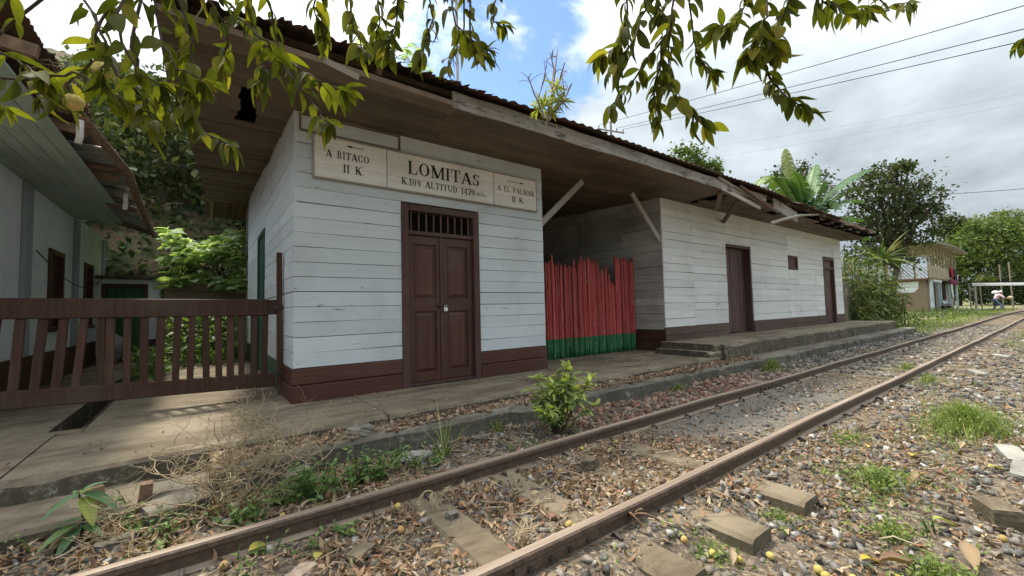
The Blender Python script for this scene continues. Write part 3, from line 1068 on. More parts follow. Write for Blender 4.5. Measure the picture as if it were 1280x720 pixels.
    planks_y(ew, [(W + 0.002, 8.2, 0, 9), (8.2, 11.4, 0, 9)], XE + 0.001, 0.5, zt, MAT['wing paint'], 7, face=1)
    m = MB()
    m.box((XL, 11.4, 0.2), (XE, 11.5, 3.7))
    m.build('rear_wall', MAT['inner paint'], station)

    # ---- double door with transom bars
    F = MAT['frame paint']
    yf = W - 0.055
    m = MB()
    m.box((1.93, yf, 0.25), (2.02, W + 0.09, 2.51), 0.006)
    m.box((2.95, yf, 0.25), (3.04, W + 0.09, 2.51), 0.006)
    m.box((2.02, yf - 0.003, 2.43), (2.95, W + 0.09, 2.512), 0.006)
    m.box((2.02, yf + 0.02, 2.135), (2.95, W + 0.08, 2.185), 0.005)
    m.box((2.02, yf + 0.03, 0.262), (2.95, W + 0.09, 0.29))
    dr = m.build('double_door', F, station)
    m = MB()
    m.box((2.02, W + 0.085, 2.19), (2.95, W + 0.095, 2.43))
    m.build('transom_back', DV, dr)
    for i in range(9):
        m = MB()
        xx = 2.07 + i * 0.103
        m.box((xx - 0.009, W - 0.01, 2.186), (xx + 0.009, W + 0.008, 2.429), 0.003)
        m.build('transom_bar', F, dr)
    D = MAT['door paint']
    yd = W + 0.012                 # face of the leaves, set back from the wall face
    for x0, x1 in ((2.024, 2.482), (2.488, 2.946)):
        m = MB()
        m.box((x0, yd + 0.012, 0.295), (x1, yd + 0.035, 2.13))
        st = 0.075
        for a, c in (((x0, 0.295), (x0 + st, 2.13)), ((x1 - st, 0.295), (x1, 2.13))):
            m.box((a[0], yd - 0.012, a[1]), (c[0], yd + 0.012, c[1]), 0.004)
        for z0, z1 in ((0.295, 0.40), (1.17, 1.33), (2.02, 2.13)):
            m.box((x0 + st, yd - 0.011, z0), (x1 - st, yd + 0.012, z1), 0.004)
        leaf = m.build('door_leaf', D, dr)
        for z0, z1 in ((0.42, 1.15), (1.35, 2.0)):
            xa, xb = x0 + st + 0.022, x1 - st - 0.022
            V = [(xa, yd + 0.010, z0), (xb, yd + 0.010, z0), (xb, yd + 0.010, z1), (xa, yd + 0.010, z1)]
            q = 0.035
            V += [(xa + q, yd - 0.008, z0 + q), (xb - q, yd - 0.008, z0 + q), (xb - q, yd - 0.008, z1 - q), (xa + q, yd - 0.008, z1 - q)]
            m = MB()
            m.add(V, [(0, 1, 5, 4), (1, 2, 6, 5), (2, 3, 7, 6), (3, 0, 4, 7), (4, 5, 6, 7)])
            m.build('door_panel', D, dr)
    m = MB()
    m.box((2.455, yd - 0.030, 0.295), (2.492, yd - 0.0125, 2.128), 0.005)
    m.build('cover_strip', D, dr)
    m = MB()
    m.box((2.40, yd - 0.040, 1.235), (2.56, yd - 0.032, 1.262), 0.003)
    m.tube([(2.505, yd - 0.036, 1.25), (2.505, yd - 0.07, 1.25)], 0.008, 6)
    m.build('hasp', MAT['iron'], dr)
    m = MB()
    m.box((2.485, yd - 0.075, 1.165), (2.535, yd - 0.052, 1.215), 0.008)
    m.tube([Vector((2.51 + 0.017 * math.cos(a), yd - 0.063, 1.215 + 0.04 * math.sin(a))) for a in np.linspace(0, math.pi, 9)], 0.005, 6)
    m.build('padlock', MAT['lock metal'], dr)
    m = MB()
    m.box((2.49, yd - 0.020, 1.50), (2.515, yd - 0.0125, 1.56), 0.002)
    m.build('keyhole_plate', MAT['iron'], dr)

    # ---- wing doors and hatch
    O = MAT['old door paint']
    m = MB()
    m.box((d1[0] + 0.002, W + 0.101, 0.40), (d1[0] + 0.05, W + 0.20, 2.615))
    m.box((d1[1] - 0.05, W - 0.02, 0.40), (d1[1] - 0.002, W + 0.20, 2.615))
    m.box((d1[0] + 0.05, W - 0.01, 2.56), (d1[1] - 0.05, W + 0.20, 2.614))
    m.box((d1[0] + 0.002, W - 0.01, 0.40), (d1[1] - 0.05, W + 0.2, 0.476))
    dd = m.build('plank_door', O, station)
    nb = 8
    wd = (d1[1] - d1[0] - 0.1) / nb
    for i in range(nb):
        m = MB()
        a = d1[0] + 0.05 + i * wd
        m.box((a + 0.002, W + 0.13 + 0.004 * (i % 3), 0.49), (a + wd - 0.002, W + 0.16, 2.555), 0.007)
        m.build('door_board', O, dd)
    m = MB()
    for a, c in (((wn[0], wn[2]), (wn[0] + 0.07, wn[3])), ((wn[1] - 0.07, wn[2]), (wn[1], wn[3]))):
        m.box((a[0], W - 0.045, a[1]), (c[0], W + 0.02, c[1]), 0.004)
    m.box((wn[0] + 0.07, W - 0.046, wn[2]), (wn[1] - 0.07, W + 0.02, wn[2] + 0.06), 0.004)
    m.box((wn[0] + 0.07, W - 0.046, wn[3] - 0.06), (wn[1] - 0.07, W + 0.02, wn[3]), 0.004)
    hw = m.build('hatch_window', MAT['frame paint'], station)
    for i in range(3):
        m = MB()
        a = wn[0] + 0.072 + i * 0.179
        m.box((a, W - 0.005, wn[2] + 0.062), (a + 0.176, W + 0.02, wn[3] - 0.062), 0.005)
        m.build('hatch_board', MAT['brown paint'], hw)
    m = MB()
    m.box((d2[0], W - 0.048, 0.42), (d2[0] + 0.10, W + 0.1, 2.66), 0.005)
    m.box((d2[1] - 0.10, W - 0.048, 0.42), (d2[1], W + 0.1, 2.66), 0.005)
    m.box((d2[0] + 0.1, W - 0.047, 2.57), (d2[1] - 0.1, W + 0.1, 2.658), 0.005)
    m.box((d2[0] + 0.1, W - 0.03, 2.27), (d2[1] - 0.1, W + 0.1, 2.34), 0.005)
    dd = m.build('narrow_door', MAT['frame paint'], station)
    m = MB()
    m.box((d2[0] + 0.1, W + 0.02, 2.34), (d2[1] - 0.1, W + 0.05, 2.57))
    m.build('transom_panel', O, dd)
    for i in range(6):
        a = d2[0] + 0.10 + i * 0.1435
        m = MB()
        m.box((a + 0.002, W + 0.04, 0.47), (a + 0.1415, W + 0.07, 2.268), 0.006)
        m.build('door_board', O, dd)


station_walls()


def left_edge(y):
    return -0.31 + 0.043 * (y - 3.7)


def station_roof():
    r = random.Random(9)
    SW = MAT['soffit wood']
    # joists above the boards
    m = MB()
    x = 0.1
    while x < 18.5:
        m.bar((x, 3.80, soffit_z(3.80) + 0.075), (x, 11.3, soffit_z(11.3) + 0.075), 0.05, 0.09)
        x += 0.85
    so = m.build('soffit', MAT['dark void'], station)
    ROW = 0.165
    y, k = 3.76, 0
    while y < 11.2:
        yt = y + ROW
        if y < W - 0.02:
            spans = [(-0.30, 18.6)]
        elif y < 8.5:
            spans = [(left_edge(y), XL - 0.03), (XA - 0.02, XB + 0.01)]
        else:
            spans = [(left_edge(y), XL - 0.03)]
        for a, c in spans:
            cuts = [a]
            while cuts[-1] < c - 0.3:
                step = r.uniform(1.6, 3.4) if c - a > 2 else 9
                cuts.append(min(c, cuts[-1] + step))
            if cuts[-1] < c:
                cuts[-1] = c
            for p, q in zip(cuts[:-1], cuts[1:]):
                segs = [(p, q)]
                # boards that have fallen away
                def cut(segs, h0, h1):
                    out = []
                    for s0, s1 in segs:
                        if h1 <= s0 or h0 >= s1:
                            out.append((s0, s1))
                        else:
                            if h0 - s0 > 0.05:
                                out.append((s0, h0))
                            if s1 - h1 > 0.05:
                                out.append((h1, s1))
                    return out
                if 4.45 < y < 5.45:
                    segs = cut(segs, 0.27 + 0.02 * math.sin(y * 9), 0.42 + 0.03 * math.sin(y * 5))
                if 3.8 < y < 4.6:
                    segs = cut(segs, 7.95 + (y - 3.8) * 0.3, 8.45 + 0.15 * math.sin(y * 11))
                if 3.7 < y < 4.1:
                    segs = cut(segs, 10.6, 11.2 + math.sin(y * 20) * 0.2)
                for s0, s1 in segs:
                    # the far end of the eave sags back towards the wall
                    if s0 > 9 and y < 3.75 + (s0 - 9.5) * 0.055:
                        continue
                    z0, z1 = soffit_z(y), soffit_z(yt)
                    sg = r.uniform(-0.004, 0.004)
                    th = 0.02
                    g = 0.002
                    V = []
                    for xx in (s0 + 0.002, s1 - 0.002):
                        V += [(xx, y + g, z0 + sg), (xx, yt - g, z1 + sg), (xx, yt - g, z1 + th + sg), (xx, y + g, z0 + th + sg)]
                    MB().add(V, [(0, 1, 5, 4), (1, 2, 6, 5), (2, 3, 7, 6), (3, 0, 4, 7), (0, 3, 2, 1), (4, 5, 6, 7)]).build('soffit_board', SW, so)
        y = yt
        k += 1
    # cross battens under the gable overhang
    for yy in (5.75, 6.9, 8.1, 9.4):
        m = MB()
        m.bar((left_edge(yy) + 0.01, yy, soffit_z(yy) - 0.014), (XL - 0.03, yy, soffit_z(yy) - 0.014), 0.05, 0.022)
        m.build('soffit_batten', SW, so)

    # rafters and ridge: hidden frame that carries the sheets
    RS = 0.30
    def roof_z(y):
        return 3.50 + RS * (y - 3.6) if y < 8.2 else 3.50 + RS * (8.2 - 3.6) - RS * (y - 8.2)
    m = MB()
    m.bar((-0.05, 8.2, roof_z(8.2) - 0.10), (18.6, 8.2, roof_z(8.2) - 0.10), 0.08, 0.14)
    for yy in (4.0, 5.4, 6.8, 9.6, 11.2):
        m.bar((left_edge(yy) + 0.06, yy, roof_z(yy) - 0.05), (18.6, yy, roof_z(yy) - 0.05), 0.06, 0.06)
    x = 0.12
    while x < 18.6:
        m.bar((x, 3.75, roof_z(3.75) - 0.11), (x, 8.2, roof_z(8.2) - 0.11), 0.05, 0.07)
        m.bar((x, 8.2, roof_z(8.2) - 0.11), (x, 12.4, roof_z(12.4) - 0.11), 0.05, 0.07)
        x += 1.18
    rf = m.build('roof', MAT['soffit wood'], station)

    def sheet(x0, w, yA, yB, lift, tilt, mat, front_jit, droop=0.0, n=22):
        m = MB()
        rows = 9
        pitch = 0.076
        V = []
        for j in range(rows):
            for i in range(n * 2 + 1):
                u = i / (n * 2)
                x = x0 + w * u
                yy_ = yA + (yB - yA) * (j / (rows - 1)) ** 1.6
                if x0 < -0.3:
                    x = x + (1 - u) * 0.043 * (yy_ - 3.7)
                jag = front_jit[i % len(front_jit)] if j == 0 else 0
                y = yA + (yB - yA) * (j / (rows - 1)) ** 1.6 + jag
                z = roof_z(y) + 0.011 * math.sin(2 * math.pi * x / pitch * 0.5 * 1.0) + lift + tilt * (u - 0.5)
                z -= droop * max(0.0, 1 - j / 3) ** 2 * (0.6 + 0.4 * math.sin(3 * u))
                V.append((x, y, z))
        c = n * 2 + 1
        F = [(j * c + i, j * c + i + 1, (j + 1) * c + i + 1, (j + 1) * c + i) for j in range(rows - 1) for i in range(c - 1)]
        m.add(V, F)
        o = m.build('roof_sheet', mat, rf, smooth=True)
        so_ = o.modifiers.new('thick', 'SOLIDIFY')
        so_.thickness = 0.004
        return o
    x = -0.36
    i = 0
    while x < 18.6:
        w = 0.84
        ov = 0.0
        yA = 3.60 + r.uniform(-0.03, 0.03)
        dp = 0.0
        jit = [r.uniform(-0.006, 0.006) for _ in range(45)]
        if x < 2.0:          # torn and sagging sheets at the near corner, no fascia there
            yA = 3.52 + r.uniform(-0.06, 0.06)
            jit = [r.uniform(-0.05, 0.07) for _ in range(45)]
            dp = 0.02 + r.uniform(0, 0.05)
        if x > 9.4:
            yA += (x - 9.4) * 0.05 + r.uniform(-0.10, 0.08)
            dp = r.uniform(0, 0.06)
            jit = [r.uniform(-0.02, 0.03) for _ in range(45)]
        sheet(x, w, yA, 8.25, 0.006 * (i % 2), r.uniform(-0.012, 0.012), MAT['roof iron'], jit, dp)
        sheet(x, w, 12.5, 8.15, 0.006 * (i % 2) + 0.012, 0, MAT['roof iron'], [0.0])
        x += w - 0.07
        i += 1
    # gable boards close the space between soffit and sheets on the left
    m = MB()
    V = [(left_edge(y_) + 0.02, y_, z_) for y_, z_ in ((3.80, soffit_z(3.8) + 0.03), (11.3, soffit_z(11.3) + 0.03), (8.2, roof_z(8.2) - 0.06), (3.80, roof_z(3.8) - 0.05))]
    m.add(V + [(x + 0.025, y, z) for x, y, z in V], [(0, 1, 2, 3), (7, 6, 5, 4), (0, 4, 5, 1), (1, 5, 6, 2), (2, 6, 7, 3), (3, 7, 4, 0)])
    m.build('gable_board', MAT['soffit wood'], station)

    # fascia boards along the eave: sound in the middle, broken at both ends
    def fascia(x0, x1, z0, z1, ya, yb, h, mat='fascia wood', th=0.028):
        n = max(3, int((x1 - x0) / 0.3))
        m = MB()
        V = []
        for i in range(n + 1):
            t = i / n
            x = x0 + (x1 - x0) * t
            zb = z0 + (z1 - z0) * t + r.uniform(-0.006, 0.004)
            y = ya + (yb - ya) * t
            ht = h + r.uniform(-0.008, 0.004)
            V += [(x, y, zb), (x, y, zb + ht), (x, y + th, zb + ht), (x, y + th, zb)]
        F = [(0, 3, 2, 1), tuple(n * 4 + q for q in range(4))]
        for i in range(n):
            for q in range(4):
                q2 = (q + 1) % 4
                F.append((i * 4 + q, i * 4 + q2, (i + 1) * 4 + q2, (i + 1) * 4 + q))
        m.add(V, F)
        return m.build('fascia_board', MAT[mat], station)
    fascia(2.05, 4.55, 3.285, 3.295, 3.715, 3.715, 0.175)
    fascia(4.555, 8.0, 3.30, 3.285, 3.715, 3.72, 0.17)
    fascia(8.0, 9.6, 3.30, 3.33, 3.722, 3.76, 0.13)
    for (pa, pb, yy, ht, mt, nm) in (((898, 222), (962, 259), 3.70, 0.05, 'fascia wood', 'split_fascia'), ((902, 235), (950, 260), 3.73, 0.07, 'grey wood', 'split_fascia'), ((925, 232), (972, 266), 3.66, 0.045, 'roof iron', 'rusty_edge'),
                                     ((966, 254), (996, 272), 3.76, 0.24, 'fascia wood', 'fascia_block'), ((1010, 268), (1078, 292), 3.95, 0.06, 'roof iron', 'rusty_edge')):
        m = MB()
        m.bar(aty(*pa, yy), aty(*pb, yy + 0.05), 0.03, ht, (0, 0, 1))
        m.build(nm, MAT[mt], station)
    fascia(13.9, 18.5, 3.37, 3.44, 4.02, 4.24, 0.07, 'soffit wood')
    # a split pale batten hanging loose, and a strut under the broken eave
    m = MB()
    m.tube([aty(964, 279, 3.68), aty(980, 274, 3.66), aty(1000, 269, 3.70), aty(1024, 268, 3.86)], [0.036, 0.032, 0.03, 0.02], 4)
    m.build('loose_batten', MAT['grey wood'], station)
    m = MB()
    m.bar((7.75, 3.80, 3.27), (8.85, 4.45, 3.22), 0.09, 0.03)
    m.build('loose_board', MAT['soffit wood'], station)
    m = MB()
    m.bar((8.4, 3.80, 3.20), (9.9, W - 0.04, 3.12), 0.07, 0.06)
    m.build('eave_strut', MAT['soffit wood'], station)
    # weathered plank lying along the near corner of the eave
    m = MB()
    m.bar((-0.30, 3.70, 3.32), (2.03, 3.72, 3.30), 0.10, 0.05)
    m.build('eave_plate', MAT['soffit wood'], station)
    m = MB()
    m.bar((0.78, 3.64, 3.31), (1.08, 3.66, 3.26), 0.05, 0.02, (0, 1, 0.6))
    m.build('split_board', MAT['fascia wood'], station)
    # braces across the open bay
    for p, q in (((XA + 0.01, W + 0.03, 2.50), (5.20, W + 0.03, 3.34)), ((XB - 0.01, W + 0.03, 2.48), (6.55, W + 0.03, 3.34))):
        m = MB()
        m.bar(p, q, 0.045, 0.10, (0, 0, 1), 0.006)
        m.build('brace', MAT['grey wood'], station)


station_roof()

# ------------------------------------------------------------------ station name board
TH, TN = 0.165, 0.068          # thick and thin strokes of the painted roman letters


def Ls(x0, y0, x1, y1, w):
    return ('L', x0, y0, x1, y1, w)


def Ar(cx, cy, rx, ry, a0, a1):
    return ('A', cx, cy, rx, ry, a0, a1)


def sf(x, y, h=0.15):
    return Ls(x - h, y, x + h, y, TN)


a_, b_ = 0.03, 0.97
GL = {
    'A': (0.92, [Ls(0.14, a_, 0.44, b_, TN), Ls(0.45, b_, 0.76, a_, TH), Ls(0.24, 0.33, 0.64, 0.33, TN), sf(0.13, a_, 0.13), sf(0.77, a_, 0.15)]),
    'B': (0.80, [Ls(0.20, 0, 0.20, 1, TH), sf(0.16, a_), sf(0.16, b_), Ls(0.16, b_, 0.42, b_, TN), Ls(0.16, 0.53, 0.42, 0.53, TN), Ls(0.16, a_, 0.42, a_, TN), Ar(0.40, 0.75, 0.23, 0.22, -90, 90), Ar(0.40, 0.28, 0.27, 0.25, -90, 90)]),
    'C': (0.85, [Ar(0.44, 0.5, 0.36, 0.48, 40, 320), Ls(0.72, 0.66, 0.72, 0.95, TN), Ls(0.72, 0.05, 0.72, 0.30, TN)]),
    'D': (0.88, [Ls(0.20, 0, 0.20, 1, TH), sf(0.16, a_), sf(0.16, b_), Ls(0.16, b_, 0.42, b_, TN), Ls(0.16, a_, 0.42, a_, TN), Ar(0.40, 0.5, 0.36, 0.47, -90, 90)]),
    'E': (0.78, [Ls(0.20, 0, 0.20, 1, TH), sf(0.16, a_), sf(0.16, b_), Ls(0.16, b_, 0.66, b_, TN), Ls(0.16, 0.52, 0.5, 0.52, TN), Ls(0.16, a_, 0.68, a_, TN), Ls(0.65, 0.74, 0.65, 1, TN), Ls(0.68, 0, 0.68, 0.27, TN)]),
    'I': (0.44, [Ls(0.22, 0, 0.22, 1, TH), sf(0.22, a_), sf(0.22, b_)]),
    'K': (0.88, [Ls(0.20, 0, 0.20, 1, TH), sf(0.20, a_), sf(0.20, b_), Ls(0.26, 0.42, 0.68, b_, TN), Ls(0.38, 0.56, 0.72, a_, TH), sf(0.68, b_, 0.12), sf(0.74, a_, 0.13)]),
    'L': (0.76, [Ls(0.20, 0, 0.20, 1, TH), sf(0.20, a_), sf(0.20, b_), Ls(0.2, a_, 0.66, a_, TN), Ls(0.67, 0, 0.67, 0.32, TN)]),
    'M': (1.12, [Ls(0.16, 0, 0.16, 1, TN), Ls(0.94, 0, 0.94, 1, TH), Ls(0.18, b_, 0.54, 0.05, TH), Ls(0.54, 0.05, 0.90, b_, TN), sf(0.16, a_, 0.13), sf(0.13, b_, 0.12), sf(0.94, a_), sf(0.97, b_, 0.12)]),
    'O': (0.92, [Ar(0.46, 0.5, 0.38, 0.49, 0, 360)]),
    'P': (0.78, [Ls(0.20, 0, 0.20, 1, TH), sf(0.20, a_), sf(0.16, b_), Ls(0.16, b_, 0.42, b_, TN), Ls(0.16, 0.46, 0.42, 0.46, TN), Ar(0.40, 0.715, 0.27, 0.255, -90, 90)]),
    'R': (0.88, [Ls(0.20, 0, 0.20, 1, TH), sf(0.20, a_), sf(0.16, b_), Ls(0.16, b_, 0.42, b_, TN), Ls(0.16, 0.48, 0.42, 0.48, TN), Ar(0.40, 0.725, 0.26, 0.245, -90, 90), Ls(0.40, 0.48, 0.72, a_, TH), sf(0.77, a_, 0.10)]),
    'S': (0.72, [Ar(0.36, 0.74, 0.24, 0.23, 30, 270), Ar(0.36, 0.27, 0.27, 0.24, -150, 90), Ls(0.59, 0.70, 0.59, 0.97, TN), Ls(0.10, 0.03, 0.10, 0.32, TN)]),
    'T': (0.84, [Ls(0.42, 0, 0.42, 1, TH), sf(0.42, a_), Ls(0.08, b_, 0.76, b_, TN), Ls(0.08, 0.70, 0.08, 1, TN), Ls(0.76, 0.70, 0.76, 1, TN)]),
    'U': (0.90, [Ls(0.20, 0.30, 0.20, 1, TH), Ls(0.72, 0.3, 0.72, 1, TN), Ar(0.46, 0.31, 0.26, 0.29, 180, 360), sf(0.20, b_), sf(0.72, b_, 0.13)]),
    '0': (0.74, [Ar(0.37, 0.5, 0.28, 0.49, 0, 360)]),
    '1': (0.46, [Ls(0.24, 0, 0.24, 1, TH), sf(0.24, a_), Ls(0.06, 0.80, 0.22, b_, TN)]),
    '4': (0.78, [Ls(0.52, 0, 0.52, 1, TH), Ls(0.06, 0.30, 0.72, 0.30, TN), Ls(0.07, 0.30, 0.48, b_, TN), sf(0.52, a_)]),
    '7': (0.68, [Ls(0.08, b_ - 0.03, 0.62, b_ - 0.03, 0.10), Ls(0.60, 0.94, 0.26, 0, TH), Ls(0.08, 0.74, 0.08, 1, TN)]),
    '9': (0.72, [Ar(0.36, 0.70, 0.27, 0.28, 0, 360), Ar(0.30, 0.46, 0.33, 0.44, -100, 20)]),
    'm': (0.95, [Ls(0.16, 0, 0.16, 0.62, 0.12), Ls(0.47, 0, 0.47, 0.55, 0.12), Ls(0.78, 0, 0.78, 0.55, 0.12), Ar(0.32, 0.46, 0.15, 0.14, 0, 180), Ar(0.63, 0.46, 0.15, 0.14, 0, 180), sf(0.16, a_, 0.1), sf(0.47, a_, 0.1), sf(0.78, a_, 0.1)]),
    't': (0.48, [Ls(0.22, 0.1, 0.22, 0.85, 0.12), Ls(0.06, 0.60, 0.40, 0.60, TN), Ar(0.32, 0.12, 0.10, 0.10, 180, 320)]),
    's': (0.52, [Ar(0.25, 0.45, 0.15, 0.14, 40, 270), Ar(0.25, 0.17, 0.17, 0.15, -150, 90)]),
    '.': (0.30, [Ls(0.14, 0.0, 0.14, 0.14, 0.14)]),
    ' ': (0.62, []),
}


def lettering(parent, text, x0, x1, z0, h, y, squash=None):
    """painted letters between x0 and x1 on a board facing -y"""
    wsum = sum(GL[c][0] for c in text)
    sx = (x1 - x0) / wsum
    x = x0
    lay = 0
    for ch in text:
        w, st = GL[ch]
        m = MB()
        for s_ in st:
            lay += 1
            yy = y - 0.00012 * (lay % 12)
            if s_[0] == 'L':
                _, ax, ay, bx, by, t = s_
                p, q = Vector((x + ax * sx, z0 + ay * h)), Vector((x + bx * sx, z0 + by * h))
                d = q - p
                d.normalize()
                nv = Vector((-d.y, d.x)) * (t * 0.5 * (sx * abs(d.y) + h * abs(d.x)))
                V = [p + nv, p - nv, q - nv, q + nv]
                m.add([(v.x, yy, v.y) for v in V], [(0, 1, 2, 3)])
            else:
                _, cx, cy, rx, ry, a0, a1 = s_
                n = max(6, int(abs(a1 - a0) / 15))
                V = []
                for i in range(n + 1):
                    a = rad(a0 + (a1 - a0) * i / n)
                    c, s2 = math.cos(a), math.sin(a)
                    t = TN + (TH * 1.05 - TN) * abs(c) ** 1.5
                    for e in (0.0, -t):
                        V.append((x + (cx + (rx + e) * c) * sx, yy, z0 + (cy + (ry + e * 0.9) * s2) * h))
                m.add(V, [(2 * i, 2 * i + 1, 2 * i + 3, 2 * i + 2) for i in range(n)])
        if st:
            m.build('letter', MAT['letter black'], parent)
        x += w * sx


def sign():
    s = thing('station_sign', 'long cream wooden station name board with black serif lettering above the double door', 'sign', (2.5, W - 0.05, 2.65))
    yb, yf = W - 0.046, W - 0.072
    cuts = ((0.945, 1.738), (1.746, 3.286), (3.294, 4.07))
    zb = lambda x: 2.660 + 0.012 * (x - 0.94)
    for a, c in cuts:
        n = 3
        for i in range(n):
            z0, z1 = 2.668 + i * 0.152, 2.668 + (i + 1) * 0.152
            m = MB()
            m.box((a, yf, z0 + 0.0008), (c, yb, z1 - 0.0008), 0.0015)
            m.build('sign_board', MAT['sign paint'], s)
    F = MAT['grey wood']
    for p, q in (((0.930, 2.648), (4.085, 2.666)), ((0.930, 3.126), (4.085, 3.142)), ((0.930, 2.666), (0.943, 3.126)), ((4.072, 2.666), (4.085, 3.126)), ((1.738, 2.668), (1.746, 3.124)), ((3.286, 2.668), (3.294, 3.124))):
        m = MB()
        m.box((p[0], yf - 0.008, p[1]), (q[0], yb, q[1]), 0.002)
        m.build('sign_frame', F, s)
    y = yf - 0.002
    lettering(s, 'LOMITAS', 2.00, 3.06, 2.880, 0.165, y)
    lettering(s, 'K.109 ALTITUD 1470', 1.92, 2.98, 2.735, 0.088, y)
    lettering(s, 'mts.', 2.995, 3.17, 2.745, 0.075, y)
    lettering(s, 'A BITACO', 1.055, 1.535, 2.905, 0.085, y)
    lettering(s, 'II K.', 1.235, 1.475, 2.755, 0.095, y)
    lettering(s, 'A EL PALMAR', 3.345, 4.04, 2.880, 0.078, y)
    lettering(s, 'II K.', 3.60, 3.84, 2.745, 0.085, y)
    for x0, x1, z in ((1.27, 1.47, 3.065), (3.84, 3.53, 3.045)):
        m = MB()
        sg = 1 if x1 > x0 else -1
        m.add([(x0 + sg * 0.05, y, z - 0.004), (x1 - sg * 0.03, y, z - 0.004), (x1 - sg * 0.03, y, z + 0.004), (x0 + sg * 0.05, y, z + 0.004)], [(0, 1, 2, 3)])
        m.add([(x0, y - 0.0003, z), (x0 + sg * 0.075, y - 0.0003, z - 0.018), (x0 + sg * 0.055, y - 0.0003, z), (x0 + sg * 0.075, y - 0.0003, z + 0.018)], [(0, 1, 2, 3)])
        m.add([(x1, y - 0.0005, z - 0.014), (x1 - sg * 0.05, y - 0.0005, z), (x1, y - 0.0005, z + 0.014), (x1 - sg * 0.02, y - 0.0005, z)], [(0, 1, 2, 3)])
        m.build('arrow', MAT['letter black'], s)


sign()


# ------------------------------------------------------------------ bamboo screen in the open bay
def bamboo_screen():
    f = thing('bamboo_screen', 'screen of upright bamboo canes painted red above and green below across the open bay', 'fence', (5.8, 5.56, 0.26))
    r = random.Random(3)
    m = MB()
    for z in (0.75, 1.55):
        m.tube([(XA + 0.04, 5.60, z), (XB - 0.06, 5.60, z)], 0.025, 6)
    m.build('cross_pole', MAT['pole wood'], f)
    x = XA + 0.06
    while x < XB - 0.07:
        d = r.uniform(0.018, 0.027)
        if x < 5.1:
            top = 2.0
        elif x < 5.4:
            top = 1.96
        elif x < 6.25:
            top = 1.95 + 0.16 * max(0, 1 - abs(x - 5.95) / 0.35)
        elif x < 6.5:
            top = 1.90
        elif x < 6.70:
            top = 1.80 - (x - 6.5) * 1.0
        else:
            top = 2.17
        top += r.uniform(-0.04, 0.04)
        if r.random() < 0.08:
            top += 0.12
        lx, ly = r.uniform(-0.014, 0.014), r.uniform(-0.012, 0.012)
        y = 5.55 + r.uniform(-0.012, 0.012)
        path, rr = [], []
        z = 0.262
        nxt = z + r.uniform(0.05, 0.25)
        while z < top:
            t = z / 2.0
            path.append((x + lx * t, y + ly * t, z))
            rr.append(d * (1.05 - 0.16 * t))
            if nxt < top - 0.03:
                for e, k in ((-0.012, 1.0), (0.0, 1.16), (0.012, 1.0)):
                    t2 = (nxt + e) / 2.0
                    path.append((x + lx * t2, y + ly * t2, nxt + e))
                    rr.append(d * (1.05 - 0.16 * t2) * k)
                z = nxt + 0.02
                nxt += r.uniform(0.22, 0.33)
            else:
                break
        path.append((x + lx * top / 2, y + ly * top / 2, top))
        rr.append(d * (1.05 - 0.08 * top) * r.uniform(0.8, 1.0))
        MB().tube(path, rr, 7).build('cane', MAT['painted bamboo'], f, smooth=True)
        x += d * 2 + r.uniform(0.0, 0.006)
    m = MB()
    V, F = [], []
    for i in range(9):
        for j in range(5):
            u, v = i / 8, j / 4
            V.append((5.92 + 0.72 * u, 5.66 + 0.10 * math.sin(v * 5 + u * 3), 2.02 - 0.48 * u + 0.06 * math.sin(v * 6) * math.sin(u * 7) - 0.35 * v))
    for i in range(8):
        for j in range(4):
            F.append((i * 5 + j, i * 5 + 5 + j, i * 5 + 6 + j, i * 5 + 1 + j))
    m.add(V, F)
    c = m.build('cloth', MAT['teal cloth'], smooth=True)
    c.modifiers.new('thick', 'SOLIDIFY').thickness = 0.006
    tag(c, 'crumpled teal cloth heaped behind the red bamboo canes', 'cloth')


bamboo_screen()


# ------------------------------------------------------------------ yard gate
def gate():
    g = thing('yard_gate', 'low dark brown wooden gate with upright slats closing the yard beside the station', 'gate', (-0.5, 5.5, 0.25))
    r = random.Random(14)
    G = MAT['gate paint']
    xl, xr, y = -1.80, 0.66, 5.5
    m = MB()
    m.bar((xl, y, 1.285), (xr - 0.08, y, 1.260), 0.055, 0.185, (0, 0, 1), 0.008)
    m.build('top_rail', G, g)
    m = MB()
    m.bar((xr - 0.078, y + 0.01, 1.262), (xr + 0.015, y + 0.01, 1.261), 0.05, 0.17, (0, 0, 1), 0.006)
    m.build('rail_end', G, g)
    m = MB()
    m.bar((xl, y, 0.505), (xr, y, 0.435), 0.055, 0.155, (0, 0, 1), 0.008)
    m.build('bottom_rail', G, g)
    xs_ = [-1.72, -1.58, -1.44, -1.30, -1.165, -1.035, -0.905, -0.785, -0.72, -0.60, -0.475, -0.35, -0.22, -0.10, 0.015, 0.125, 0.235, 0.335, 0.455, 0.565]
    for i, x in enumerate(xs_):
        lean = -0.032 if x < -0.9 else 0.0
        lean += r.uniform(-0.012, 0.012)
        w = r.uniform(0.054, 0.070)
        zb = 0.54 - 0.03 * (x + 1.8) / 2.4
        m = MB()
        m.bar((x + lean, y + 0.012, zb), (x - lean * 0.2, y + 0.012, 1.19), 0.032, w, (1, 0, 0), 0.005)
        m.build('slat', G, g)
    p = thing('gate_post', 'thin dark post standing at the hinge side of the yard gate', 'post', (0.70, 5.5, 0.25))
    m = MB()
    m.bar((0.715, 5.50, 0.25), (0.700, 5.50, 1.90), 0.06, 0.055, (1, 0, 0), 0.005)
    m.build('post', G, p)
    for z in (0.50, 1.26):
        m = MB()
        m.box((0.64, 5.455, z - 0.02), (0.735, 5.468, z + 0.02), 0.003)
        m.tube([(0.685, 5.46, z - 0.03), (0.685, 5.46, z + 0.03)], 0.01, 6)
        m.build('hinge', MAT['iron'], p)


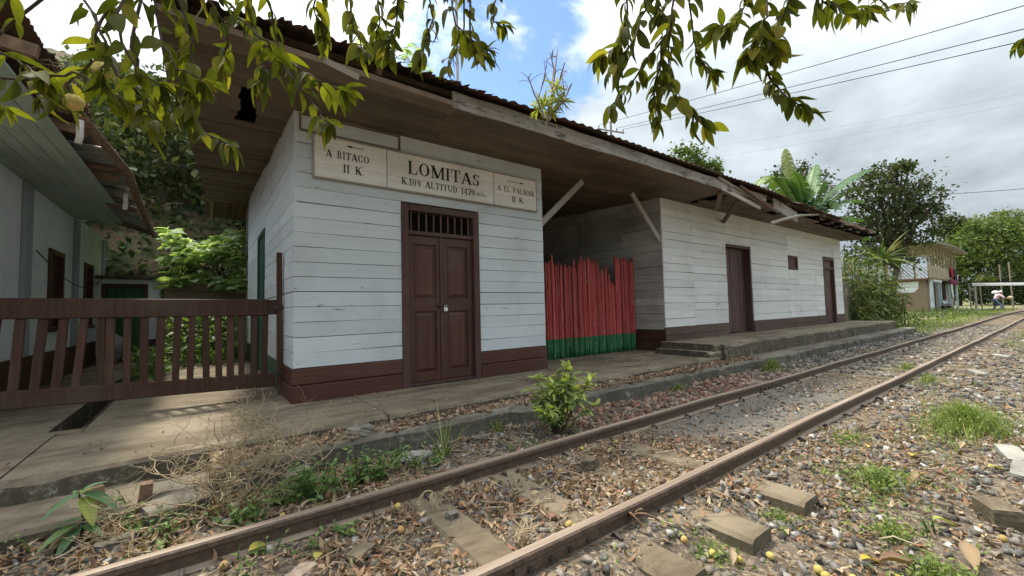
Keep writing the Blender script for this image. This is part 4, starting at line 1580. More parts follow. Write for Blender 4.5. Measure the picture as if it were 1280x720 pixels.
gate()


# ------------------------------------------------------------------ house on the left
def left_house():
    h = thing('white_house', 'white plastered house with pale green eave boards on the left edge', 'house', (-2.4, 8, 0.25))
    xw = -1.85
    wins = ((8.92, 9.70, 1.06, 2.24), (11.18, 11.90, 1.06, 2.26))
    m = MB()
    y0, y1 = 6.2, 13.15
    prev = y0
    for a, c, z0, z1 in wins:
        m.box((xw - 0.2, prev, 0.245), (xw, a, 3.0))
        m.box((xw - 0.2, a + 0.001, 0.245), (xw - 0.001, c - 0.001, z0))
        m.box((xw - 0.2, a + 0.001, z1), (xw - 0.001, c - 0.001, 3.0))
        prev = c
    m.box((xw - 0.2, prev, 0.245), (xw, y1, 3.0))
    m.box((-6.5, y0, 0.245), (xw - 0.21, y0 + 0.2, 3.0))
    m.box((-6.5, y1 - 0.2, 0.245), (xw - 0.21, y1, 3.0))
    m.build('wall', MAT['plaster'], h)
    m = MB()
    m.box((xw, y0 - 0.02, 0.25), (xw + 0.025, y1 + 0.01, 0.715), 0.008)
    m.build('base_board', MAT['brown paint'], h)
    for y in (7.9, 10.45, 12.95):
        m = MB()
        m.box((xw, y - 0.14, 0.72), (xw + 0.045, y + 0.14, 2.93), 0.008)
        m.build('pilaster', MAT['grey post paint'], h)
    for a, c, z0, z1 in wins:
        m = MB()
        m.box((xw - 0.1, a, z0), (xw + 0.03, a + 0.08, z1), 0.006)
        m.box((xw - 0.1, c - 0.08, z0), (xw + 0.03, c, z1), 0.006)
        m.box((xw - 0.1, a + 0.08, z1 - 0.08), (xw + 0.031, c - 0.08, z1), 0.006)
        m.box((xw - 0.1, a - 0.03, z0 - 0.06), (xw + 0.06, c + 0.03, z0 - 0.002), 0.006)
        wf = m.build('window', MAT['brown paint'], h)
        for i in range(4):
            ww = (c - a - 0.16) / 4
            m = MB()
            m.box((xw - 0.07, a + 0.08 + ww * i + 0.002, z0), (xw - 0.045, a + 0.08 + ww * (i + 1) - 0.002, z1 - 0.082), 0.005)
            m.build('shutter_board', MAT['brown paint'], wf)
    # eave: boards along the house, sloping gently down and out
    r = random.Random(2)
    n = 6
    for i in range(n):
        xa, xb = xw + 0.01 + 0.80 * i / n, xw + 0.01 + 0.80 * (i + 1) / n
        za, zb = 2.94 - 0.12 * i / n, 2.94 - 0.12 * (i + 1) / n
        cuts = [3.6, 5.3 + r.uniform(-0.6, 0.6), 7.9 + r.uniform(-0.8, 0.8), 10.3 - 0.1 * i]
        if i == n - 1:
            cuts = [3.6, 5.2, 7.0, 8.15]
        for p, q in zip(cuts[:-1], cuts[1:]):
            V = [(x, y, z) for y in (p + 0.003, q - 0.003) for x, z in ((xa + 0.003, za), (xb - 0.003, zb), (xb - 0.003, zb + 0.02), (xa + 0.003, za + 0.02))]
            MB().add(V, [(0, 1, 5, 4), (1, 2, 6, 5), (2, 3, 7, 6), (3, 0, 4, 7), (3, 2, 1, 0), (4, 5, 6, 7)]).build('eave_board', MAT['pale green paint'], h)
    for y in (3.8, 5.2, 6.8, 8.6, 10.0):
        m = MB()
        m.bar((xw, y, 2.99), (-0.86, y, 2.86), 0.05, 0.08)
        m.build('rafter', MAT['pole wood'], h)

    def sheet(ya, yb, xA, zA, xB, zB, name='roof_sheet', lift=0.0, rr=0, mt='roof iron'):
        m = MB()
        rg = random.Random(rr)
        n = int((yb - ya) / 0.019)
        V = []
        rows = 5
        for j in range(rows):
            for i in range(n + 1):
                y = ya + (yb - ya) * i / n
                t = j / (rows - 1)
                V.append((xA + (xB - xA) * t + (rg.uniform(-0.006, 0.006) if j == rows - 1 else 0), y, zA + (zB - zA) * t + 0.010 * math.sin(2 * math.pi * y / 0.076) + lift))
        F = [(j * (n + 1) + i, j * (n + 1) + i + 1, (j + 1) * (n + 1) + i + 1, (j + 1) * (n + 1) + i) for j in range(rows - 1) for i in range(n)]
        m.add(V, F)
        o = m.build(name, MAT[mt], h, smooth=True)
        o.modifiers.new('thick', 'SOLIDIFY').thickness = 0.004
    y = 3.55
    k = 0
    while y < 13.0:
        ex = -0.93 if y < 5.2 else -0.95
        sheet(y, y + 0.85, -4.2, 4.30, ex + 0.02 * (k % 3), 3.10, lift=0.006 * (k % 2), rr=k)
        y += 0.79
        k += 1
    # lower lean-to sheets past the eave, carried by a crooked pole
    for k, (ya, yb) in enumerate(((6.0, 6.85), (6.8, 7.65), (7.6, 8.45), (8.4, 9.25), (9.2, 10.1))):
        sheet(ya, yb, -1.25, 3.0 - 0.02 * k, -0.78 + 0.02 * math.sin(k * 2), 2.97 - 0.045 * k, lift=0.005 * (k % 2), rr=20 + k, mt='grey iron')
    m = MB()
    m.tube([(-0.86, 4.9, 2.90), (-0.80, 5.9, 2.91), (-0.74, 6.6, 2.89), (-0.76, 7.6, 2.83), (-0.76, 8.8, 2.75), (-0.76, 10.1, 2.68)], [0.035, 0.04, 0.045, 0.042, 0.038, 0.03], 8)
    m.build('eave_pole', MAT['pole wood'], h, smooth=True)
    for y in (6.65, 8.1, 9.6):
        m = MB()
        m.bar((-1.25, y, 2.95), (-0.72, y, 2.925 - 0.03 * (y - 6.6)), 0.04, 0.05)
        m.build('rafter', MAT['pole wood'], h)
    for (px, py, X) in ((100, 165, -0.86), (157, 252, -0.80)):
        p = atx(px, py, X)
        m = MB()
        m.tube([p + Vector((0, 0, 0.10)), p + Vector((0.0, 0, -0.04)), p + Vector((-0.01, 0, -0.10))], 0.024, 10)
        m.build('drain_pipe', MAT['white pipe'], h, smooth=True)
    # bundle of dry roots tucked under the eave
    m = MB()
    for i in range(34):
        a = r.uniform(0, 6.28)
        c0 = Vector((-0.90 + r.uniform(-0.05, 0.06), 4.45 + r.uniform(-0.22, 0.28), 2.90 + r.uniform(-0.05, 0.05)))
        R1, R2 = r.uniform(0.05, 0.11), r.uniform(0.10, 0.22)
        m.tube([c0 + Vector((R1 * math.cos(a + t) + r.uniform(-0.01, 0.01), R2 * math.sin(a + t), 0.09 * math.sin(a * 2 + t) + r.uniform(-0.01, 0.01))) for t in np.linspace(0, 4.2, 9)], 0.0045, 4)
    bn = m.build('root_bundle', MAT['root brown'])
    tag(bn, 'tangled bundle of dry brown roots under the left eave', 'root bundle')
    # slack cable along the wall
    pts = []
    for i in range(15):
        t = i / 14
        pts.append((xw + 0.35 - 0.1 * t, 6.8 + 6.0 * t, 1.95 + 0.62 * t - 0.55 * math.sin(math.pi * t)))
    m = MB()
    m.tube(pts, 0.007, 5)
    tag(m.build('slack_cable', MAT['cable']), 'thin black cable sagging along the white house wall', 'cable')


left_house()


def shed():
    s = thing('green_door_shed', 'small flat roofed white shed with a green door at the back of the yard', 'shed', (-1.3, 12.4, 0.25))
    y = 12.3
    m = MB()
    m.box((-1.84, y, 0.24), (-1.74, y + 0.6, 2.03))
    m.box((-1.03, y, 0.24), (-0.80, y + 0.6, 2.03))
    m.box((-1.74, y + 0.001, 1.92), (-1.03, y + 0.6, 2.03))
    m.box((-1.74, y + 0.3, 0.24), (-1.03, y + 0.6, 1.92))
    m.build('wall', MAT['plaster'], s)
    m = MB()
    m.box((-1.88, y - 0.12, 2.032), (-0.74, y + 0.75, 2.10), 0.01)
    m.build('roof', MAT['kerb concrete'], s)
    m = MB()
    m.box((-1.03, y - 0.02, 0.25), (-0.79, y, 0.70), 0.005)
    m.build('base_board', MAT['brown paint'], s)
    m = MB()
    m.box((-1.76, y - 0.03, 0.25), (-1.69, y + 0.1, 1.93), 0.005)
    m.box((-1.08, y - 0.03, 0.25), (-1.01, y + 0.1, 1.93), 0.005)
    m.box((-1.69, y - 0.031, 1.86), (-1.08, y + 0.1, 1.931), 0.005)
    d = m.build('door', MAT['frame paint'], s)
    for i in range(4):
        w = 0.61 / 4
        m = MB()
        m.box((-1.69 + i * w + 0.002, y + 0.02, 0.26), (-1.69 + (i + 1) * w - 0.002, y + 0.05, 1.858), 0.005)
        m.build('door_board', MAT['green paint'], d)
    # low earth-stained retaining wall beside it
    g = tag(MB().box((-0.72, 12.0, 0.2), (1.9, 12.25, 1.95)).build('retaining_wall', MAT['mud wall']), 'low earth brown retaining wall at the back of the yard', 'wall')
    r = random.Random(4)
    z = 0.25
    while z < 1.9:
        x = -0.72 + r.uniform(0, 0.1)
        while x < 1.85:
            w = r.uniform(0.22, 0.42)
            hgt = 0.16
            m = MB()
            m.box((x + 0.006, 11.965 + r.uniform(0, 0.02), z + 0.005), (min(x + w, 1.88) - 0.006, 12.0, z + hgt - 0.005), 0.01)
            m.build('stone', MAT['mud wall'], g)
            x += w
        z += 0.167
    # grey sack leaning in the corner of the house
    m = MB()
    V, T = ico()
    tag(MB().add([(-1.45 + v[0] * 0.15, 11.6 + v[1] * 0.16, 0.62 + v[2] * (0.40 if v[2] < 0 else 0.30)) for v in V], [tuple(t) for t in T]).build('sack', MAT['grey sheet'], smooth=True),
        'grey sack standing by the white house behind the gate', 'sack')


shed()

# ------------------------------------------------------------------ vegetation
def rand_dirs(n, up=0.0):
    v = NR.normal(size=(n, 3))
    v[:, 2] += up
    return v / np.linalg.norm(v, axis=1)[:, None]


LEAFQ = [leaf_shape(2, 0.55, 0.3, 0.2), leaf_shape(2, 0.7, 0.2, 0.1)]
LEAF4 = [leaf_shape(4, 0.40, 0.35, 0.3), leaf_shape(4, 0.46, 0.25, 0.15)]


def align(n_dirs):
    """rotation matrices with x along the given directions and a random roll that prefers z up"""
    x = n_dirs
    ref = np.tile(np.array([0, 0, 1.0]), (len(x), 1)) + NR.normal(size=(len(x), 3)) * 0.35
    y = np.cross(ref, x)
    y /= np.maximum(np.linalg.norm(y, axis=1), 1e-6)[:, None]
    z = np.cross(x, y)
    return np.stack([x, y, z], -1)


def crown_points(blobs, clump=0.22, per=26):
    """leaf positions gathered in clumps on the outer part of ellipsoids"""
    out = []
    for cx, cy, cz, rx, ry, rz, n in blobs:
        k = max(3, n // per)
        d = rand_dirs(k)
        rr = NR.uniform(0.45, 1.0, k) ** 0.6
        c = d * rr[:, None]
        ix = NR.integers(0, k, n)
        sz = NR.uniform(0.6, 1.4, k)
        p = c[ix] + NR.normal(size=(n, 3)) * clump * sz[ix][:, None] * np.array([1, 1, 0.6])
        out.append(p * np.array([rx, ry, rz]) + np.array([cx, cy, cz]))
    return np.concatenate(out)


def tree(name, label, base, blobs, leaf, mat, trunk_r, bark='bark', group=None, cat='tree', clump=0.22, per=26, droop=-0.25, tmpl=None):
    base = Vector(base)
    t = thing(name, label, cat, base, group)
    P = crown_points(blobs, clump, per)
    n = len(P)
    S = np.repeat(NR.uniform(0.6, 1.25, n)[:, None] * leaf, 3, 1)
    scatter('crown', MAT[mat], tmpl or LEAFQ, P, align(rand_dirs(n, droop)), S, t)
    m = MB()
    r = random.Random(int(base.x * 31 + base.y * 7))
    top = max(blobs, key=lambda q: q[2])
    fork = base + (Vector(top[:3]) - base) * 0.45
    fork.z = base.z + (min(q[2] - q[5] * 0.5 for q in blobs) - base.z) * 0.9
    m.tube([base, base + (fork - base) * 0.5 + Vector((r.uniform(-.1, .1), r.uniform(-.1, .1), 0)), fork], [trunk_r * 1.2, trunk_r, trunk_r * 0.85], 8)
    for q in blobs:
        c = Vector(q[:3])
        mid = fork + (c - fork) * 0.5 + Vector((r.uniform(-.2, .2), r.uniform(-.2, .2), 0.15 * (c - fork).length))
        m.tube([fork, mid, c], [trunk_r * 0.7, trunk_r * 0.45, trunk_r * 0.2], 6)
        for k in range(5):
            d = Vector((r.uniform(-1, 1) * q[3], r.uniform(-1, 1) * q[4], r.uniform(-0.4, 1) * q[5])) * 0.8
            m.tube([mid, mid + (c + d - mid) * 0.5 + Vector((0, 0, 0.1)), c + d], [trunk_r * 0.3, trunk_r * 0.18, trunk_r * 0.06], 5)
    m.build('trunk', MAT[bark], t, smooth=True)
    return t


def blob(px, py, d, rpx, rpy, n, deep=1.0):
    c = at(px, py, d)
    rx, rz = rpx * d / FPX, rpy * d / FPX
    return (c.x, c.y, c.z, rx, rx * deep, rz, n)


# trees on the right, from the near clump to the far wood
b0 = at(1112, 395, 30)
tree('broad_tree', 'tall dark spreading tree rising behind the reed thicket', (b0.x, b0.y, 0.05),
     [blob(a_x, a_y, 30, a_r, a_r * 0.55, int(a_r * 24)) for a_x, a_y, a_r in ((1112, 212, 20), (1095, 226, 24), (1135, 228, 26), (1152, 246, 24), (1078, 244, 22), (1112, 246, 28), (1146, 268, 26), (1090, 268, 26), (1122, 274, 28), (1068, 282, 22), (1100, 296, 26), (1140, 294, 24), (1082, 316, 24), (1112, 322, 26), (1160, 262, 14), (1128, 208, 12))],
     0.27, 'olive foliage', 0.20, clump=0.26, per=14)
for i, (px, py, d, rx, ry, n, mt, lb) in enumerate((
        (1245, 305, 58, 44, 38, 3200, 'bright foliage', 'bright green rounded tree above the white barrier'),
        (1192, 285, 66, 20, 20, 1500, 'olive foliage', 'thin dark tree just right of the bamboo house roof'),
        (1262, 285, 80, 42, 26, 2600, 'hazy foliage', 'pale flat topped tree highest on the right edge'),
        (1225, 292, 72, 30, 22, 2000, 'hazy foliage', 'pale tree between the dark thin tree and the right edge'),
        (1290, 310, 60, 34, 40, 2400, 'bright foliage', 'green tree cut off by the right edge of the view'),
        (1200, 322, 62, 26, 24, 2000, 'bright foliage', 'light green bushy tree behind the bamboo house'))):
    c = at(px, py, d)
    g = at(px, 385, d)
    tree('far_tree', lb, (g.x, g.y, 0.0), [blob(px - rx * 0.35, py - ry * 0.1, d, rx * 0.75, ry * 0.75, n // 2), blob(px + rx * 0.4, py + ry * 0.05, d, rx * 0.7, ry * 0.7, n // 3),
         blob(px, py - ry * 0.4, d, rx * 0.5, ry * 0.5, n // 4), blob(px, py + ry * 0.6, d, rx * 0.8, ry * 0.5, n // 3)], 0.5 if d < 70 else 0.6, mt, 0.22, group='trees at the far end of the line')
for i, (px, py, d, rx, ry, n, lb) in enumerate(((1225, 362, 60, 26, 14, 1500, 'dark low shrub behind the bending person'), (1258, 350, 66, 36, 26, 2400, 'dark thicket behind the white barrier'), (1290, 355, 62, 30, 24, 1800, 'dark shrub at the right edge behind the barrier'))):
    c = at(px, py, d)
    tree('dark_shrub', lb, (c.x, c.y, 0.0), [blob(px, py, d, rx, ry, n), blob(px + 6, py + 8, d, rx, ry * 0.8, n // 2)], 0.42, 'dark foliage', 0.08, cat='shrub', group='shrubs at the far end of the line')
tree('yellow_shrub', 'small yellow green shrub beside the white barrier', tuple(at(1236, 372, 57)), [blob(1226, 350, 57, 9, 4, 160), blob(1238, 349, 57, 7, 5, 140)], 0.4, 'bromeliad leaves', 0.04, cat='shrub')

# trees that show over the station roof
g = at(862, 300, 26)
tree('roof_tree', 'leafy tree whose top shows above the station roof', (g.x, g.y, 0.0), [blob(850, 205, 26, 26, 22, 1500), blob(880, 215, 26, 20, 14, 900), blob(838, 228, 26, 30, 22, 900)], 0.26, 'bright foliage', 0.15)
g = at(1000, 300, 34)
tree('roof_tree', 'loose reddish topped tree behind the banana plant', (g.x, g.y, 0.0), [blob(985, 225, 34, 30, 20, 700), blob(1020, 235, 34, 22, 22, 600), blob(975, 212, 34, 8, 12, 150), blob(1008, 215, 34, 6, 14, 120)], 0.28, 'olive foliage', 0.12)


# slender tree with fingered leaves behind the roof
def finger_tree():
    base = aty(485, 110, 13.5)
    t = thing('slender_tree', 'slender tree with fingered leaf whorls behind the near roof corner', 'tree', (base.x, base.y, 0.2))
    m = MB()
    dd = (base - CAM).length * 0.93
    def q(px, py):
        return at(px, py, base.dot(FW) - CAM.dot(FW) if False else (base - CAM).dot(FW))
    top = q(485, 70)
    m.tube([(base.x, base.y, 0.2), base, top], [0.09, 0.05, 0.03], 6)
    tips = []
    for a in ((420, 65), (440, 55), (455, 72), (470, 60), (500, 62), (515, 75), (530, 85), (485, 55), (515, 58), (540, 92), (400, 58)):
        p = q(*a)
        mid = (top + p) * 0.5 + Vector((0, 0, 0.1))
        m.tube([top - Vector((0, 0, R.uniform(0, 0.6))), mid, p], [0.018, 0.013, 0.008], 4)
        tips.append(p)
    m.build('trunk', MAT['pale bark'], t)
    P, D = [], []
    for p in tips:
        for s in range(3):
            c = Vector(p) + Vector((R.uniform(-.22, .22), R.uniform(-.22, .22), R.uniform(-.15, .15)))
            for k in range(9):
                a = k / 9 * 6.28
                D.append((math.cos(a), math.sin(a), -0.45))
                P.append(c)
    n = len(P)
    D = np.array(D)
    D /= np.linalg.norm(D, axis=1)[:, None]
    scatter('crown', MAT['pale broad leaves'], [leaf_shape(3, 0.24, 0.2, 0.15)], np.array([tuple(p) for p in P]), align(D), np.full((n, 3), 0.26) * NR.uniform(0.7, 1.2, (n, 1)), t)


finger_tree()


# ---- banana plant
def banana_leaf(pts, width, seed):
    """torn blade along a curve of points"""
    r = random.Random(seed)
    n = 26
    path = []
    P = [Vector(p) for p in pts]
    for i in range(n + 1):
        t = i / n
        a = (1 - t) ** 2 * P[0] + 2 * t * (1 - t) * P[1] + t * t * P[2]
        path.append(a)
    V, F = [], []
    m = MB()
    for side in (-1, 1):
        i = 2
        while i < n:
            L = r.choice((1, 2, 2, 3))
            j = min(n, i + L)
            tear = r.random() < 0.75
            va = []
            for k in range(i, j + 1):
                t = k / n
                d = (path[min(k + 1, n)] - path[max(k - 1, 0)]).normalized()
                sd = d.cross(Vector((0, 0, 1)))
                if sd.length < 0.1:
                    sd = Vector((1, 0, 0))
                sd.normalize()
                w = width * (math.sin(math.pi * min(1, t * 0.94 + 0.04)) ** 0.55) * 0.5
                e = 0.0
                if tear and (k == i or k == j):
                    e = 0.10 * w
                dn = Vector((0, 0, -1)) * w * r.uniform(0.30, 0.42)
                fw = d * (0.22 * w + (e if k == i else -e))
                va.append((path[k], path[k] + sd * side * w * 0.55 + dn * 0.3 + fw * 0.5, path[k] + sd * side * w + dn + fw))
            bi = len(V)
            for x in va:
                V += list(x)
            for k in range(len(va) - 1):
                a = bi + k * 3
                F += [(a, a + 3, a + 4, a + 1), (a + 1, a + 4, a + 5, a + 2)]
            i = j
    m.add(V, F)
    m.tube(path, [0.03 * (1 - 0.85 * i / n) + 0.004 for i in range(n + 1)], 5)
    return m


def banana():
    d = 19.5
    crown = at(1005, 285, d)
    t = thing('banana_plant', 'banana plant with broad torn leaves rising behind the far roof end', 'banana plant', (crown.x, crown.y, 0.05))
    m = MB()
    m.tube([(crown.x, crown.y, 0.0), (crown.x + 0.05, crown.y, crown.z * 0.5), crown], [0.16, 0.13, 0.09], 9)
    m.build('stem', MAT['reed leaves'], t, smooth=True)
    specs = [((1003, 280), (985, 215), (982, 186), 0.42), ((1003, 280), (960, 190), (944, 236), 0.55), ((1005, 280), (1012, 235), (1020, 206), 0.5), ((1005, 280), (1050, 215), (1090, 212), 0.55),
             ((1006, 285), (1045, 240), (1078, 252), 0.5), ((1006, 285), (1040, 262), (1080, 276), 0.5), ((1004, 282), (975, 235), (962, 262), 0.5), ((1004, 284), (1002, 225), (1006, 262), 0.6),
             ((1004, 284), (985, 245), (978, 280), 0.55), ((1006, 284), (1035, 230), (1048, 262), 0.5), ((1004, 284), (970, 260), (950, 275), 0.5), ((1005, 284), (1008, 232), (992, 214), 0.45), ((1006, 286), (1055, 270), (1085, 300), 0.45), ((1004, 284), (995, 250), (985, 232), 0.45), ((1006, 284), (1025, 245), (1032, 226), 0.45), ((1004, 284), (990, 215), (970, 222), 0.4), ((1006, 284), (1060, 225), (1070, 236), 0.45), ((1004, 286), (1018, 255), (1030, 284), 0.5), ((1004, 286), (995, 250), (1000, 285), 0.5)]
    rr = random.Random(6)
    for i, (a, b2, c, w) in enumerate(specs):
        o1, o2 = rr.uniform(-1.0, 1.0), rr.uniform(-1.2, 1.2)
        pts = [at(*a, d), at(*b2, d + o1 * 0.6), at(*c, d + o2)]
        banana_leaf(pts, w * 1.6, i).build('leaf', MAT['banana leaf'], t)


banana()


# ---- thicket at the far end of the building
def reed_thicket():
    r = random.Random(12)
    t = thing('reed_thicket', 'thicket of reeds and bamboo shoots at the far end of the station', 'thicket', (22.5, 5.6, 0.05))
    D, P, S = [], [], []
    m = MB()
    for i in range(230):
        x, y = r.uniform(19.4, 26.0), r.uniform(4.6, 7.5)
        h = r.uniform(1.4, 3.4) * (1.0 if x < 24 else 0.75)
        lx, ly = r.uniform(-0.4, 0.4), r.uniform(-0.4, 0.3)
        path = [(x + lx * t_ ** 1.6, y + ly * t_ ** 1.6, 0.02 + h * t_) for t_ in (0, 0.35, 0.7, 1.0)]
        m.tube(path, [0.022, 0.02, 0.014, 0.006], 5)
        for k in range(22):
            t_ = r.uniform(0.2, 1.0)
            P.append((x + lx * t_ ** 1.6, y + ly * t_ ** 1.6, h * t_))
            a = r.uniform(0, 6.28)
            D.append((math.cos(a), math.sin(a), r.uniform(-0.6, 0.5)))
            S.append(r.uniform(0.25, 0.6))
    m.build('stems', MAT['reed leaves'], t)
    D = np.array(D)
    D /= np.linalg.norm(D, axis=1)[:, None]
    scatter('foliage', MAT['reed leaves'], [leaf_shape(3, 0.16, 0.3, 0.45)], np.array(P), align(D), np.array(S)[:, None] * np.ones((1, 3)), t)
    # spiky rosette standing in front of it
    c = at(1105, 325, 21)
    q = thing('spiky_plant', 'tall spiky leaved plant in front of the reed thicket', 'plant', (c.x, c.y, 0.05))
    MB().tube([(c.x, c.y, 0), tuple(c)], [0.09, 0.06], 7).build('stem', MAT['bark'], q)
    D = []
    for i in range(60):
        a = r.uniform(0, 6.28)
        D.append((math.cos(a), math.sin(a), r.uniform(-0.3, 1.6)))
    D = np.array(D)
    D /= np.linalg.norm(D, axis=1)[:, None]
    scatter('foliage', MAT['reed leaves'], [leaf_shape(5, 0.07, 0.5, 0.35)], np.tile(np.array(c), (60, 1)), align(D), NR.uniform(0.9, 1.7, (60, 1)) * np.ones((1, 3)), q)
    # pole fence along the end of the platform
    f = thing('pole_fence', 'row of thin weathered upright poles beside the far end wall', 'fence', (19.3, 5.2, 0.05))
    for i in range(26):
        x = 18.75 + i * 0.24 + r.uniform(-0.05, 0.05)
        MB().tube([(x, 5.0 + 0.02 * i, 0.0), (x + r.uniform(-.06, .06), 5.0 + 0.02 * i, r.uniform(1.5, 2.3))], [0.03, 0.022], 6).build('pole', MAT['pale bark'], f)
    MB().tube([(18.7, 5.04, 1.25), (24.8, 5.54, 1.3)], 0.02, 5).build('cross_pole', MAT['pale bark'], f)
    # low cover at its foot
    n = 5200
    P = np.stack([NR.uniform(19.8, 46, n), NR.uniform(3.9, 7.2, n), np.zeros(n)], 1)
    keep = NR.random(n) < np.where(P[:, 0] < 27, 1.0, 0.55)
    P = P[keep]
    P[:, 2] = gz_np(P[:, :2]) + NR.random(len(P)) ** 2 * 0.45
    n = len(P)
    o = scatter('ground_cover', MAT['bright foliage'], LEAFQ, P, align(rand_dirs(n, 0.5)), NR.uniform(0.07, 0.18, (n, 1)) * np.ones((1, 3)))
    tag(o, 'low green leafy ground cover past the end of the platform', 'ground cover', kind='stuff')


reed_thicket()


# ---- hillside trees and the pale leaved bush behind the yard
rh = random.Random(21)
spots = [(-6.5, 15.5), (-4.5, 17.5), (-2.6, 15.8), (-1.0, 18.0), (0.6, 15.9), (2.2, 17.5), (3.6, 15.6), (-3.4, 21.0), (-0.4, 22.0), (2.6, 21.5), (-7.5, 20.0), (5.0, 20.0), (-5.6, 24.0), (0.8, 26)]
words = ['dark hillside tree low on the left, behind the white house', 'dark hillside tree above the white house roof', 'hillside tree standing behind the green door shed', 'tall hillside tree in the gap between the two roofs',
         'hillside tree just behind the pale leaved bush', 'hillside tree half hidden by the station eave', 'hillside tree behind the station side wall', 'upper hillside tree left of the gap between the roofs',
         'upper hillside tree in the middle of the gap', 'upper hillside tree by the station roof', 'upper hillside tree at the far left', 'upper hillside tree hidden behind the station', 'highest hillside tree on the left', 'highest hillside tree on the right']
for (x, y), lb in zip(spots, words):
    z = hill_z(x, y)
    h = rh.uniform(2.6, 4.2)
    if x < -2:
        h *= 0.62
    rx = rh.uniform(1.3, 1.9)
    mt = rh.choice(['dark foliage', 'dark foliage', 'olive foliage'])
    tree('hillside_tree', lb, (x, y, z - 0.1), [(x, y, z + h * 0.75, rx, rx, h * 0.33, 900), (x + rh.uniform(-.8, .8), y - 0.4, z + h * 0.45, rx * 1.1, rx, h * 0.3, 800), (x + rh.uniform(-.8, .8), y - 0.6, z + h * 0.15, rx * 1.1, rx, h * 0.22, 600)],
         0.24, mt, 0.08, group='trees on the hillside')
n = 7000
P = np.stack([NR.uniform(-9, 7, n), NR.uniform(12.4, 24, n), np.zeros(n)], 1)
P[:, 2] = np.array([hill_z(a, b2) for a, b2 in P[:, :2]]) + NR.random(n) ** 2 * 0.7
tag(scatter('hillside_undergrowth', MAT['dark foliage'], LEAFQ, P, align(rand_dirs(n, 0.2)), NR.uniform(0.10, 0.30, (n, 1)) * np.ones((1, 3))), 'dark leafy undergrowth covering the hillside', 'undergrowth', kind='stuff')
# tall feathery tree whose thin crown shows against the sky between the roofs
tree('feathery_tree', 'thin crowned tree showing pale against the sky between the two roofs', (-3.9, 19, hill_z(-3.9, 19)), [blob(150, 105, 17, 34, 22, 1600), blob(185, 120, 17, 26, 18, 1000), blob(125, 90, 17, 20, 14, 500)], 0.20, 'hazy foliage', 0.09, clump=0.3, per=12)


def pale_bush():
    t = thing('pale_bush', 'sunlit bush with large pale green leaves above the retaining wall', 'bush', (0.1, 12.6, 1.8))
    r = random.Random(31)
    m = MB()
    P, D = [], []
    for i in range(72):
        q = at(r.uniform(205, 308), r.uniform(290, 362), r.uniform(9.2, 10.4))
        b2 = Vector((0.0 + r.uniform(-0.8, 0.8), 12.6, 1.75))
        m.tube([b2, (b2 + q) * 0.5 + Vector((0, 0, 0.2)), q], [0.012, 0.009, 0.005], 4)
        for k in range(11):
            a = r.uniform(0, 6.28)
            P.append(tuple(q + Vector((r.uniform(-.12, .12), r.uniform(-.12, .12), r.uniform(-.12, .1)))))
            D.append((math.cos(a), math.sin(a) - 0.3, r.uniform(-0.5, 0.3)))
    m.build('stems', MAT['twig'], t)
    D = np.array(D)
    D /= np.linalg.norm(D, axis=1)[:, None]
    n = len(P)
    scatter('foliage', MAT['pale broad leaves'], [leaf_shape(4, 0.55, 0.25, 0.25), leaf_shape(4, 0.65, 0.2, 0.2)], np.array(P), align(D), NR.uniform(0.16, 0.34, (n, 1)) * np.ones((1, 3)), t)
    # leafy plants at the foot of the wall, seen through the gate
    for lb, (a, b2), (ya, yb), num, seed in (('leafy plants at the foot of the retaining wall behind the gate', (-0.55, 0.6), (9.6, 11.6), 900, 1), ('small leafy clump beside the drain behind the gate', (-0.78, -0.5), (7.0, 9.5), 260, 2)):
        P = np.stack([NR.uniform(a, b2, num), NR.uniform(ya, yb, num), 0.27 + NR.random(num) ** 1.3 * (1.0 if seed == 1 else 0.45)], 1)
        tag(scatter('leafy_plants', MAT['weed leaves'], LEAF4, P, align(rand_dirs(num, 0.3)), NR.uniform(0.08, 0.2, (num, 1)) * np.ones((1, 3))), lb, 'plants', kind='stuff')


pale_bush()


# ---- dead bough with air plants on the roof edge
def roof_bough():
    base = at(683, 150, 4.6)
    t = thing('dead_bough', 'bare dead bough with bright air plants growing on the roof edge', 'bough', tuple(base))
    r = random.Random(17)
    d = 4.6
    m = MB()
    def limb(a, mid, b2, r0, r1):
        p = [at(*a, d + r.uniform(-.1, .1)), at(*mid, d + r.uniform(-.2, .2)), at(*b2, d + r.uniform(-.25, .25))]
        m.tube(p, [r0, (r0 + r1) / 2, r1], 5)
        for k in range(4):
            q = p[1] + (p[2] - p[1]) * r.uniform(0.0, 0.9)
            e = q + Vector((r.uniform(-.16, .16), r.uniform(-.16, .16), r.uniform(0.0, .16)))
            m.tube([q, (q + e) * 0.5 + Vector((0, 0, 0.02)), e], [r1 * 1.2, r1, r1 * 0.5], 4)
    limb((685, 150), (690, 118), (697, 62), 0.03, 0.006)
    limb((690, 120), (700, 100), (706, 78), 0.018, 0.005)
    limb((682, 148), (668, 118), (660, 95), 0.015, 0.004)
    limb((680, 148), (672, 125), (684, 90), 0.014, 0.004)
    limb((688, 146), (705, 125), (715, 105), 0.018, 0.005)
    limb((690, 110), (692, 85), (688, 66), 0.012, 0.004)
    m.build('branches', MAT['pale bark'], t)
    for px, py, s_ in ((696, 108, 0.16), (680, 133, 0.17), (696, 128, 0.15), (703, 126, 0.13), (672, 138, 0.13), (688, 142, 0.15)):
        c = at(px, py, d)
        n = 26
        D = rand_dirs(n, 0.5)
        scatter('air_plant', MAT['bromeliad leaves'], [leaf_shape(4, 0.14, 0.4, 0.35)], np.tile(np.array(c), (n, 1)), align(D), NR.uniform(0.7, 1.2, (n, 1)) * s_ * np.ones((1, 3)), t)


roof_bough()


